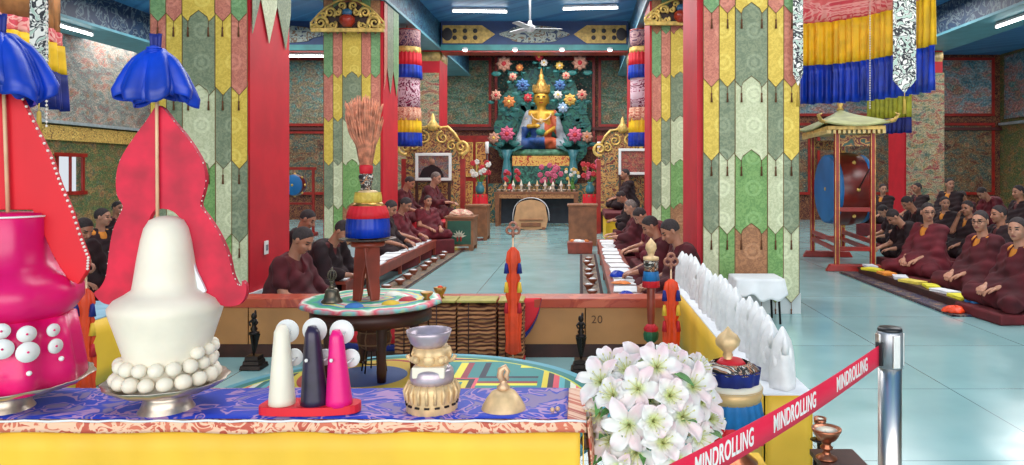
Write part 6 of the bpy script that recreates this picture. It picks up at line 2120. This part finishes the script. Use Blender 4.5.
# altar plinth
t = thing('statue_plinth', 'tiered red gold and teal plinth carrying the golden statue', 'plinth', (scx, SZ + 0.35, 0))
B().box((0, 0, 0.55), (3.0, 0.9, 1.1)).obj('base', scroll('teal_gold_plinth', (20, 60, 62), (170, 130, 70), (40, 90, 84), 5, 0.5, 0.06), t)
B().box((0, -0.1, 1.35), (1.55, 0.8, 0.5)).obj('middle_tier', scroll('dark_leaf_tier', (16, 50, 48), (30, 96, 84), (60, 130, 110), 6, 0.5, 0.08), t)
B().box((0, -0.1, 1.74), (1.6, 0.75, 0.28)).obj('red_gold_tier', scroll('red_gold_tier', (170, 44, 34), (226, 180, 90), (200, 90, 50), 6, 0.5, 0.12), t)
B().lathe([(0, 1.88), (0.72, 1.88), (0.8, 1.97), (0.68, 2.07), (0, 2.085)], (0, -0.1, 0), 48, None, 14, 0.05, 0.5).obj('lotus_seat', mat('jade_lotus', (90, 150, 120), 0.5, 0, 0.3, 9), t)
t = thing('golden_statue', 'golden crowned seated statue in white blue and orange robes', 'statue', (scx, SZ + 0.2, 2.1))
GST = mat('gilded_skin', (224, 170, 62), 0.35, 0.45, 0.15, 6)
f = Field((-0.9, -0.5, -0.05), (0.9, 0.5, 2.5), 0.021)
f.ell((0, 0, 0.7), (0.3, 0.2, 0.42), 0.06); f.cap((-0.3, 0, 0.98), (0.3, 0, 0.98), 0.12, k=0.06)
f.cap((0, 0, 1.0), (0, -0.02, 1.25), 0.13, 0.12, 0.04)
f.ell((0, -0.02, 1.43), (0.215, 0.21, 0.28), 0.03)
f.cap((0, -0.2, 1.47), (0, -0.235, 1.38), 0.02, 0.032, 0.02)
f.cap((-0.07, -0.19, 1.5), (0.07, -0.19, 1.5), 0.025, k=0.03)
f.cap((-0.035, -0.2, 1.30), (0.035, -0.2, 1.30), 0.02, k=0.015)
for s in (-1, 1):
    f.ell((s * 0.205, 0, 1.38), (0.025, 0.04, 0.12), 0.01)
    f.cap((s * 0.32, 0, 0.98), (s * 0.44, -0.05, 0.62), 0.1, 0.08, 0.04)
    f.cap((s * 0.44, -0.05, 0.62), (s * 0.14, -0.3, 0.62 if s < 0 else 0.42), 0.075, 0.05, 0.04)
    f.ell((s * 0.1, -0.33, 0.62 if s < 0 else 0.4), (0.09, 0.05, 0.06), 0.03)
    f.cap((0, 0, 0.15), (s * 0.6, -0.15, 0.12), 0.16, 0.12, 0.05)


def pk(C):
    m = np.zeros(len(C), int)
    for s in (-1, 1):
        m[(((C[:, 0] - s * 0.08) / 0.05) ** 2 + ((C[:, 2] - 1.45) / 0.016) ** 2 < 1) & (C[:, 1] < -0.1)] = 1
    m[((C[:, 0] / 0.055) ** 2 + ((C[:, 2] - 1.295) / 0.02) ** 2 < 1) & (C[:, 1] < -0.12)] = 2
    return m


link_mesh('body', f.mesh('body', [GST, EYE_M, REDLAC], pk), t)
f = Field((-0.95, -0.55, -0.05), (0.95, 0.5, 1.3), 0.024)
for s in (-1, 1):
    f.cap((0, -0.02, 0.16), (s * 0.62, -0.17, 0.12), 0.19, 0.15, 0.06)
    f.cap((s * 0.33, 0.02, 0.96), (s * 0.47, -0.02, 0.55), 0.14, 0.14, 0.05)
    f.cap((s * 0.47, -0.02, 0.55), (s * 0.66, 0.0, 0.12), 0.12, 0.16, 0.06)
f.ell((0, 0, 0.55), (0.33, 0.22, 0.34), 0.06)
f.ell((0, -0.22, 0.2), (0.34, 0.25, 0.14), 0.05)
f.fold(0.012, lambda x, y, z: np.sin(26 * (np.abs(x) * 0.9 + z * 0.5)))
RW, RBL, ROR = mat('statue_white_blue_robe', (178, 186, 196), 0.6, 0, 0.25, 5), mat('statue_blue_robe', (44, 84, 150), 0.6, 0, 0.25, 5), mat('statue_orange_robe', (214, 104, 66), 0.6, 0, 0.2, 5)


def pr_(C):
    m = np.zeros(len(C), int)
    m[(C[:, 0] < -0.12) & (C[:, 2] < 0.62) & (C[:, 0] > -0.56)] = 1
    m[(C[:, 0] > 0.1) & (C[:, 0] < 0.42)] = 2
    m[(np.abs(C[:, 0]) < 0.12) & (C[:, 2] < 0.3)] = 1
    return m


link_mesh('robe', f.mesh('robe', [RW, RBL, ROR], pr_), t)
b = B()
b.lathe([(0.225, 1.56), (0.25, 1.6), (0.24, 1.66), (0.19, 1.66), (0.19, 1.58)], (0, -0.01, 0), 28)
for i in range(9):
    a = R(-180 + i * 22.5)
    h_ = 0.24 if i == 4 else 0.19
    b.prism([(-0.06, 0), (0.06, 0), (0.055, h_ * 0.5), (0, h_), (-0.055, h_ * 0.5)], 0.02, Matrix.Translation((0.235 * math.cos(a), -0.01 + 0.235 * math.sin(a), 1.62)) @ Matrix.Rotation(a + PI / 2, 4, 'Z'))
b.lathe([(0.17, 1.64), (0.16, 1.8), (0.10, 1.95), (0.06, 2.0), (0.085, 2.06), (0.04, 2.14), (0.02, 2.26), (0, 2.3)], (0, 0, 0), 20)
b.obj('pointed_crown', mat('crown_gold', (230, 176, 90), 0.35, 0.5, 0.25, 20), t)
b = B()
b.tube([(0.24 * math.cos(q) * 1.15, -0.16 - 0.07 * abs(math.sin(q)), 0.98 + 0.2 * math.sin(q)) for q in np.linspace(PI, 2 * PI, 16)], 0.022, 6)
b.ball((0.0, -0.26, 0.78), (0.06, 0.03, 0.07), 10, 8)
for s in (-1, 1): b.tube([(s * 0.34, -0.06, 0.83), (s * 0.42, -0.12, 0.85), (s * 0.48, -0.04, 0.82)], 0.02, 6)
b.obj('jewellery', GOLDL, t)
B().lathe([(0, 0.5), (0.1, 0.48), (0.14, 0.6), (0.10, 0.64), (0, 0.62)], (0.0, -0.36, -0.12), 18).obj('jade_bowl', mat('jade', (60, 140, 120), 0.3), t)

# mandorla of carved leaves behind the statue
t = thing('carved_halo', 'carved teal and green leaf halo standing behind the golden statue', 'halo', (scx, SZ + 0.9, 1.1))
w_ = 49 * k
B().prism([(w_ * math.cos(a) * (1 + 0.04 * math.cos(14 * a)), 1.65 + 1.75 * math.sin(a) * (1 + 0.03 * math.cos(14 * a))) for a in np.linspace(0, 2 * PI, 90)[:-1]], 0.06).obj('halo_board', scroll('dark_jade_scrollwork', (16, 56, 52), (50, 120, 104), (24, 80, 90), 3.0, 0.5, 0.08), t)
b = B()
random.seed(77)
LFM = mat('carved_teal_leaf', (44, 128, 124), 0.5, 0, 0.35, 6)
for i in range(110):
    a = 2 * PI * i / 110
    q = random.uniform(0.35, 1.03)
    cx_, cz_ = w_ * q * math.cos(a) * 0.97, 1.65 + 1.72 * q * math.sin(a)
    ln = random.uniform(0.22, 0.42)
    M = Matrix.Translation((cx_, -0.05, cz_)) @ Matrix.Rotation(-a + PI / 2 + random.uniform(-.8, .8), 4, 'Y')
    b.prism([(0, -ln * 0.5), (ln * 0.22, -ln * 0.1), (ln * 0.16, ln * 0.25), (0, ln * 0.55), (-ln * 0.16, ln * 0.25), (-ln * 0.22, -ln * 0.1)], 0.03, M)
b.obj('carved_leaves', LFM, t)


def lotus(label, x, y, r, m, cm, petals=8, dz=0.0):
    X, Zz = P(x, y, SZ - 0.35).x, P(x, y, SZ - 0.35).z
    t = thing('carved_lotus', label, 'flower', (X, SZ - 0.35 + dz, Zz), 0, 'painted lotus flowers round the golden statue')
    rr = r * (SZ - 0.35) / F_PX
    b = B()
    for ring, (q, n_) in enumerate(((1.0, petals), (0.68, petals))):
        for i in range(n_):
            a = 2 * PI * (i + 0.5 * ring) / n_
            M = Matrix.Rotation(-a, 4, 'Y') @ Matrix.Translation((rr * q * 0.56, -0.02 * ring, 0))
            b.ball((0, 0, 0), (rr * q * 0.46, 0.035, rr * 0.28), 8, 6, None) if False else b.faces([M @ Vector(p) for p in ((-rr * q * 0.5, -0.02, 0), (0, -0.045, rr * 0.36), (rr * q * 0.46, -0.015, 0), (0, -0.045, -rr * 0.36), (0, 0.02, 0), (0, -0.075, 0))], [(0, 1, 5), (1, 2, 5), (2, 3, 5), (3, 0, 5), (1, 0, 4), (2, 1, 4), (3, 2, 4), (0, 3, 4)], True)
    b.obj('petals', m, t)
    B().ball((0, -0.06, 0), (rr * 0.27, 0.05, rr * 0.27), 10, 8).obj('centre', cm, t)
    b = B()
    b.tube([(0, 0.03, 0), (-(x - 541) * 0.002, 0.08, -0.15), (-(x - 541) * 0.004, 0.14, -0.28)], 0.02, 6)
    for s in (-1, 1): b.ball((s * rr * 0.9, 0.05, -rr * 1.1), (rr * 0.6, 0.02, rr * 0.3), 8, 6)
    b.obj('stalk', LFM, t)


GC = mat('gold_centre', (230, 190, 90), 0.5)
DB = mat('deep_blue_centre', (30, 50, 110), 0.5)
LOT = [(522.7, 85.5, 7.5, BF, DB, 'blue lotus beside the crown, portrait side'), (560, 85.5, 6.5, BF, DB, 'blue lotus beside the crown, platform side'),
       (509, 102, 7, OF, GC, 'orange lotus at shoulder height, portrait side'), (570, 100, 7, YF2, OF, 'yellow lotus at shoulder height, platform side'),
       (496, 95.5, 6, SF, RF, 'rose beige lotus at the outer edge, portrait side'), (582, 95, 6, SF, RF, 'rose beige lotus at the outer edge, platform side'),
       (513, 77, 4.5, SF, RF, 'small rose bud above the blue lotus, portrait side'), (566, 76, 4.5, SF, RF, 'small rose bud above the blue lotus, platform side'),
       (528, 98, 5, RF, SF, 'small red lotus at the statue cheek'), (563, 108, 6, mat('pale_blue_blossom', (150, 180, 210), 0.6), WF, 'pale blue lotus at the statue shoulder'),
       (507, 134, 8.5, PF, RF, 'large pink lotus near the knee, portrait side'), (575, 135, 8.5, PF, RF, 'large pink lotus near the knee, platform side'),
       (494, 138, 6.5, SF, GC, 'beige lotus outside the large pink one, portrait side'), (587, 137, 6.5, SF, OF, 'beige lotus outside the large pink one, platform side'),
       (518, 65, 4.5, OF, GC, 'small orange lotus high above the crown, portrait side'), (543, 60, 4.5, WF, GC, 'white lotus right above the crown tip'.replace('right ', '')),
       (559, 63, 5, GC, WF, 'small golden lotus high above the crown, platform side'), (558, 95, 5, WF, GC, 'white lotus beside the statue ear'),
       (502, 61, 9, SF, RF, 'large round red centred rosette high on the halo, portrait side'), (580, 60, 9, SF, RF, 'large round red centred rosette high on the halo, platform side'),
       (538, 54, 5, RF, GC, 'small red lotus at the very top of the halo')]
for x, y, r, m, cm, lb in LOT: lotus(lb, x, y, r, m, cm, 8, 0.0 if y > 70 else 0.55)
for lb, x in (('teal vase of leaves under the large pink lotus, portrait side', 506), ('teal vase of leaves under the large pink lotus, platform side', 573)):
    p = P(x, 152, SZ - 0.35)
    t = thing('leaf_vase', lb, 'vase', (p.x, SZ - 0.1, 1.1))
    B().lathe([(0, 0), (0.1, 0), (0.16, 0.2), (0.12, 0.5), (0.08, 0.7), (0.17, 0.95), (0.13, 0.95), (0, 0.8)], (0, 0, 0), 20).obj('vase', mat('teal_vase', (60, 130, 140), 0.3), t)
    b = B()
    for i in range(9):
        a = R(20 + i * 17.5)
        ln = 0.5
        M = Matrix.Translation((0, 0, 0.9)) @ Matrix.Rotation(-a + PI / 2, 4, 'Y')
        b.prism([(0, 0), (0.06, ln * 0.4), (0.04, ln * 0.75), (0, ln), (-0.04, ln * 0.75), (-0.06, ln * 0.4)], 0.02, M)
    b.obj('leaves', LFM, t)

# red carved doors on the back wall either side
for lb, x0, x1 in (('red and gold carved cabinet doors beside the statue, portrait side', 447, 489), ('red and gold carved cabinet doors beside the statue, platform side', 597, 634)):
    X0, X1 = P(x0, 0, 21.9).x, P(x1, 0, 21.9).x
    w_ = X1 - X0
    t = thing('carved_cabinet', lb, 'cabinet', ((X0 + X1) / 2, 21.95, 0))
    B().box((0, 0, 1.25), (w_, 0.3, 2.5)).obj('body', REDLAC, t)
    for i in range(3):
        for j in range(2):
            xx = (i - 1) * w_ / 3
            zz = 0.65 + j * 1.15
            dd = B().box((xx, -0.165, zz), (w_ / 3 - 0.08, 0.03, 1.0)).obj('door', scroll('carved_door_panel', (110, 34, 28), (214, 150, 76), (150, 60, 40), 5, 0.5, 0.1), t)
            b = B()
            for s in (-1, 1):
                b.box((xx + s * (w_ / 6 - 0.06), -0.19, zz), (0.03, 0.02, 1.0)); b.box((xx, -0.19, zz + s * 0.49), (w_ / 3 - 0.1, 0.02, 0.03))
            b.obj('gilt_frame', GOLD, dd)

# --- round victory banners
def victory_banner(label, px_, Z, r, tiers, top_y):
    x = (px_ - VX) / F_PX * Z
    t = thing('victory_banner', label, 'banner', (x, Z, 0), 0, 'round tiered victory banners')
    zt = lambda y: EYE - (y - VY) / F_PX * Z
    B().cyl((0, 0, zt(top_y)), (0, 0, 4.95), 0.012, n=6).obj('hanging_cord', TASS, t)
    B().lathe([(0, zt(top_y)), (r * 0.95, zt(top_y) - 0.01), (r * 0.95, zt(top_y) - 0.03), (0, zt(top_y) - 0.03)], (0, 0, 0), 24).obj('top_disc', REDLAC, t)
    for nm, m, ya, yb, ra, rb, n_ in tiers:
        za, zb = zt(ya), zt(yb)
        B().lathe([(ra * r, za), ((ra + rb) / 2 * r, (za + zb) / 2), (rb * r, zb), (rb * r * 0.96, zb), (ra * r * 0.94, za)], (0, 0, 0), 96 if n_ else 28, None, n_, 0.03 if n_ else 0).obj(nm, m, t)


DAM = scroll('magenta_damask', (150, 30, 80), (220, 190, 200), (110, 20, 60), 7, 0.6, 0.09)
DAM2 = scroll('plum_pattern', (96, 40, 70), (170, 130, 130), (60, 40, 80), 9, 0.6, 0.08)
TI = [('plum_patterned_tier', DAM2, 31, 50, 0.93, 0.93, 0), ('gold_fringe', GOLD, 48, 54, 0.96, 0.98, 0), ('red_pleats', RED, 53, 67, 0.97, 1.0, 22), ('blue_pleats', BLUE, 66, 79, 1.0, 1.04, 22),
      ('magenta_damask_tier', DAM, 77, 110, 0.9, 0.9, 0), ('rose_gold_fringe', scroll('orange_rose_brocade', (206, 110, 84), (236, 190, 160), (188, 84, 66), 16, 0.6, 0.09), 108, 121, 0.95, 1.0, 16), ('yellow_pleats', YELP, 119, 134, 0.97, 1.0, 22), ('lower_blue_pleats', BLUE, 133, 146, 1.0, 1.03, 22), ]
victory_banner('round tiered banner of red, blue and yellow pleats beside the crested pillar, portrait side', 407, 14.5, 0.28, TI, 30)
victory_banner('round tiered banner of red, blue and yellow pleats near the statue, platform side', 643, 14.6, 0.28, TI, 30)

# --- pleated canopies
FLO = scroll('black_white_floral_ribbon', (238, 236, 228), (44, 46, 52), (176, 200, 186), 11, 0.6, 0.07)
TOPR = scroll('rose_cloud_brocade', (214, 70, 84), (240, 170, 160), (230, 110, 110), 7, 0.6, 0.08)


def canopy(label, pts, zs, mats, names, group=None):
    """hanging pleated cloth along plan points; zs are tier heights, top first"""
    t = thing('pleated_canopy', label, 'canopy', (pts[0][0], pts[0][1], 0), 0, group)
    P0 = Vector((pts[0][0], pts[0][1]))
    cum = [0]
    V = [Vector(p) for p in pts]
    for a, c in zip(V[:-1], V[1:]): cum.append(cum[-1] + (c - a).length)
    L_ = cum[-1]

    def at(s):
        s = min(max(s, 0), L_)
        for i in range(len(V) - 1):
            if s <= cum[i + 1] + 1e-9:
                u = (s - cum[i]) / (cum[i + 1] - cum[i])
                d = (V[i + 1] - V[i]).normalized()
                return V[i].lerp(V[i + 1], u), Vector((d.y, -d.x))
    NP = max(6, int(L_ / 0.085))
    for i, (nm, m) in enumerate(zip(names, mats)):
        za, zb = zs[i], zs[i + 1]
        amp = 0.004 if i == 0 else 0.017 + 0.006 * i

        def fn(u, v):
            p, n = at(u * L_)
            ph = u * NP * 2 * PI + 0.7 * math.sin(u * 23)
            q = amp * (0.5 + 0.5 * v) * math.sin(ph) + amp * 0.4 * math.sin(ph * 0.43 + i)
            p = p + n * (q + 0.012 * i) - P0
            return (p.x, p.y, za + (zb - za) * v + (0.006 * math.sin(ph * 0.5) if v > 0.99 else 0))
        B().grid(fn, int(NP * 8), 4, True, 0.004).obj(nm, m, t)
    b = B()
    b.tube([(p[0] - P0.x, p[1] - P0.y, zs[0]) for p in pts], 0.02, 6)
    for p in (pts[0], pts[-1]): b.cyl((p[0] - P0.x, p[1] - P0.y, zs[0]), (p[0] - P0.x, p[1] - P0.y, 4.95), 0.008, n=6)
    b.obj('top_rod', WOODR, t)
    return t


pR = [P(x, 0, Z).xy for x, Z in ((801, 8.6), (835, 8.45), (868, 8.15), (900, 7.75), (937, 7.15))]
canopy('large yellow and blue pleated canopy with rose top hanging beside the near pillar', [tuple(p) for p in pR], [3.6, 3.13, 2.64, 2.195], [TOPR, YELP, BLUE], ['rose_brocade_top', 'yellow_pleats', 'blue_pleats'])
pB = [P(x, 0, Z).xy for x, Z in ((868, 13.6), (890, 13.2), (912, 12.8))]
canopy('smaller lime and blue pleated canopy hanging farther back above the drum', [tuple(p) for p in pB], [3.4, 3.1, 2.37, 2.10], [TOPR, mat('lime_pleats', (190, 190, 50), 0.6, 0, 0.2, 8), NAVY], ['rose_top', 'lime_pleats', 'blue_pleats'])
pL = [P(x, 0, Z).xy for x, Z in ((-60, 4.6), (-10, 4.7), (30, 4.95), (60, 5.5))]
canopy('red, gold and blue pleated canopy hanging above the magenta torma', [tuple(p) for p in pL], [3.4, 2.43, 2.33, 2.12, 1.86], [mat('orange_gold_top', (226, 150, 90), 0.6, 0, 0.3, 8), TOPR, YELP, NAVY], ['orange_gold_top', 'red_brocade_band', 'gold_pleats', 'navy_pleats'])


def ribbon(label, px0, px1, Z, ztop, zbot, tassel=True, m=FLO, tip=0.12):
    X0, X1 = P(px0, 0, Z).x, P(px1, 0, Z).x
    w = X1 - X0
    t = thing('hanging_ribbon', label, 'ribbon', ((X0 + X1) / 2, Z, 0), 0, 'pointed floral ribbons hanging from the canopies')
    B().prism(strip_outline(w, zbot, ztop, False, tip), 0.008).obj('floral_cloth', m, t)
    b = B().cyl((0, 0, zbot + 0.01), (0, 0, zbot - 0.06), 0.004, n=6)
    b.lathe([(0.001, 0), (0.012, -0.015), (0.012, -0.03), (0.018, -0.15), (0, -0.15)], (0, 0, zbot - 0.05), 10)
    b.obj('tassel', mat('gold_tassel', (206, 170, 70), 0.6), t)
    B().cyl((0, 0, ztop - 0.01), (0, 0, 4.95), 0.004, n=6).obj('hanging_cord', TASS, t)


ribbon('black and white floral ribbon hanging in front of the large blue and yellow canopy', 893, 916, 7.05, 3.6, EYE + (173 - 93) / F_PX * 7.05)
ribbon('narrow black floral ribbon between the near pillar and the blue yellow canopy', 793, 803, 7.25, 3.6, EYE + (173 - 86) / F_PX * 7.25)
ribbon('white floral ribbon hanging in front of the canopy above the magenta torma', 30, 48, 4.6, 3.2, EYE + (173 - 102) / F_PX * 4.6)
for lb, px_, Z, y1 in (('thin beaded string hanging below the large blue and yellow canopy', 870, 7.4, 108), ('thin pearl string below the floral ribbon above the magenta torma', 46.5, 4.5, 126)):
    p = P(px_, y1, Z)
    t = thing('bead_string', lb, 'string', (p.x, Z, 0))
    b = B().cyl((0, 0, p.z), (0, 0, 4.95), 0.002, n=5)
    for i in range(40): b.ball((0, 0, p.z + 0.025 * i), 0.008, 6, 4)
    b.obj('beads', mat('pearl_beads', (235, 225, 215), 0.3), t)

# --- big drum in its frame
DX, DY = 3.98, 11.45
DZ = EYE - (189 - VY) / F_PX * 11.4
t = thing('drum_stand', 'red lacquer drum frame with pale pagoda roof beside the side hall monks', 'stand', (4.05, 11.45, 0), R(-7))
FX0, FX1 = -0.27, 0.22
top = 2.02
for yy in (-0.92, 0.92):
    for xx in (FX0, FX1):
        B().box((xx, yy, (top + 0.1) / 2), (0.07, 0.07, top - 0.1)).obj('post', REDLAC, t, bevel=0.006)
    b = B(); b.box(((FX0 + FX1) / 2, yy, 0.05), (0.8, 0.12, 0.1), taper=0.86, tapery=0.9)
    b.obj('foot_rail', REDLAC, t, bevel=0.01)
    for zz in (0.32, 0.88): B().box(((FX0 + FX1) / 2, yy, zz), (FX1 - FX0, 0.05, 0.06)).obj('cross_rail', REDLAC, t, bevel=0.004)
    B().box(((FX0 + FX1) / 2, yy, 1.86), (FX1 - FX0 - 0.06, 0.03, 0.16)).obj('carved_bracket', scroll('gilded_filigree', (120, 50, 34), (226, 180, 84), (190, 140, 60), 7.0, 0.4, 0.12, 0.2), t)
for xx in (FX0, FX1):
    for zz in (0.3, 0.42): B().box((xx, 0, zz), (0.05, 1.84, 0.06)).obj('long_rail', REDLAC, t, bevel=0.004)
b = B()
for xx in (FX0, FX1):
    for yy in (-0.92, 0.92):
        for s in (-1, 1): b.box((xx + s * 0.026, yy - 0.036, 1.05), (0.008, 0.006, 1.9))
b.obj('gold_lining', GOLD, t)
RF_ = mat('pale_olive_roof', (196, 198, 134), 0.6, 0, 0.14, 6)
B().box((-0.025, 0, top + 0.02), (0.80, 2.06, 0.06)).obj('cornice', GOLD, t, bevel=0.01)
b = B()
for i in range(34):
    for s in (-1, 1): b.box((-0.025 + s * 0.385, -1.0 + i * 0.0606, top - 0.03), (0.03, 0.035, 0.06))
for i in range(12): b.box((-0.39 + i * 0.067, -1.01, top - 0.03), (0.035, 0.03, 0.06))
b.obj('edge_trim', mat('cream_dentil', (226, 200, 130), 0.5), t)
# curved pagoda roof
def roof(u, v):
    a = 2 * PI * u
    q = 1 / max(abs(math.cos(a)), abs(math.sin(a)))
    corner = (min(q, 1.41) - 1) / 0.41
    r_ = (1 - v) ** 1.35 * 0.92 + 0.10 * (1 - v) + 0.03
    return (-0.025 + 0.42 * q * math.cos(a) * r_, 1.02 * q * math.sin(a) * r_, top + 0.06 + 0.30 * v ** 0.8 + 0.05 * corner * (1 - v) ** 3)
B().grid(roof, 64, 10, False, 0.02).obj('pagoda_roof', RF_, t)
B().lathe([(0, 0), (0.06, 0), (0.03, 0.05), (0.05, 0.1), (0, 0.2)], (-0.025, 0, top + 0.35), 12).obj('finial', GOLD, t)
for sx in (-1, 1):
    for sy in (-1, 1):
        B().tube([(-0.025 + sx * 0.4, sy * 1.0, top + 0.1), (-0.025 + sx * 0.5, sy * 1.08, top + 0.12), (-0.025 + sx * 0.54, sy * 1.12, top + 0.2), (-0.025 + sx * 0.49, sy * 1.12, top + 0.22)], [0.03, 0.03, 0.025, 0.01], 8).obj('corner_scroll', GOLD, t)

DRB = mat('azure_drum_skin', (26, 112, 178), 0.5, 0, 0.12, 2.5)


def drum(label, x, y, z, r, depth, rz, group=None):
    t = thing('temple_drum', label, 'drum', (x, y, z), rz, group)
    MX = Matrix.Rotation(PI / 2, 3, 'Y')
    h = depth / 2
    B().lathe([(r * 0.95, -h), (r * 1.0, -h * 0.6), (r * 1.03, -h * 0.2), (r * 1.03, h * 0.2), (r * 1.0, h * 0.6), (r * 0.95, h)], (0, 0, 0), 48, MX).obj('barrel', mat('drum_maroon_wood', (120, 38, 30), 0.3, 0, 0.25, 5), t)
    for s in (-1, 1):
        o = B().lathe([(0, s * (h + 0.012)), (r * 0.9, s * (h + 0.008)), (r * 0.965, s * (h - 0.005)), (r * 0.985, s * (h * 0.72)), (r * 0.97, s * (h * 0.7)), (r * 0.95, s * (h * 0.7))], (0, 0, 0), 48, MX).obj('drum_skin', DRB, t)
        B().lathe([(0.0, 0), (0.03, 0.0), (0.03, 0.006), (0, 0.006)], (s * (h + 0.016), 0, 0), 12, MX).obj('centre_mark', mat('gold_mark', (190, 160, 80), 0.5), o)
    b = B()
    for i in range(8):
        a = 2 * PI * i / 8
        b.ball((0, r * 1.04 * math.cos(a), r * 1.04 * math.sin(a)), 0.03, 8, 6)
    b.obj('rivets', GOLD, t)
    return t


t = drum('large azure faced temple drum hanging in the red frame', 4.08, 11.45, DZ, 0.545, 0.56, R(2))
b = B()
for s in (-1, 1): b.tube([(0.0, s * 0.545, 0), (0.0, s * 0.70, 0.12), (0.02, s * 0.88, 0.3)], 0.012, 6)
b.obj('hanging_strap', WOODD, t)
# small drum far behind
t = thing('drum_stand', 'dark frame stand of the small distant drum', 'stand', (P(298, 0, 16.5).x, 16.5, 0))
for xx in (-0.34, 0.34): B().box((xx, 0, 0.75), (0.05, 0.05, 1.5)).obj('post', REDLAC, t)
B().box((0, 0, 0.04), (0.8, 0.3, 0.08)).obj('foot', REDLAC, t); B().box((0, 0, 1.5), (0.8, 0.07, 0.06)).obj('top_rail', REDLAC, t)
B().box((0, 0.0, 0.72), (0.66, 0.05, 0.05)).obj('cross_rail', REDLAC, t)
drum('small blue faced drum far behind, between the two near brocade pillars', P(295, 0, 16.5).x, 16.5, EYE - (185 - VY) / F_PX * 16.5, 0.235, 0.2, R(78))

# small side things
t = thing('wall_socket', 'small white wall switch on the red side of the near pillar', 'switch', (-3.285, 7.75, 0.62), R(90))
B().box((0, 0, 0), (0.09, 0.012, 0.14)).obj('plate', WHITE, t, bevel=0.003)
B().box((0, -0.009, 0.0), (0.035, 0.01, 0.06)).obj('rocker', mat('grey_switch', (120, 124, 130), 0.4), t)
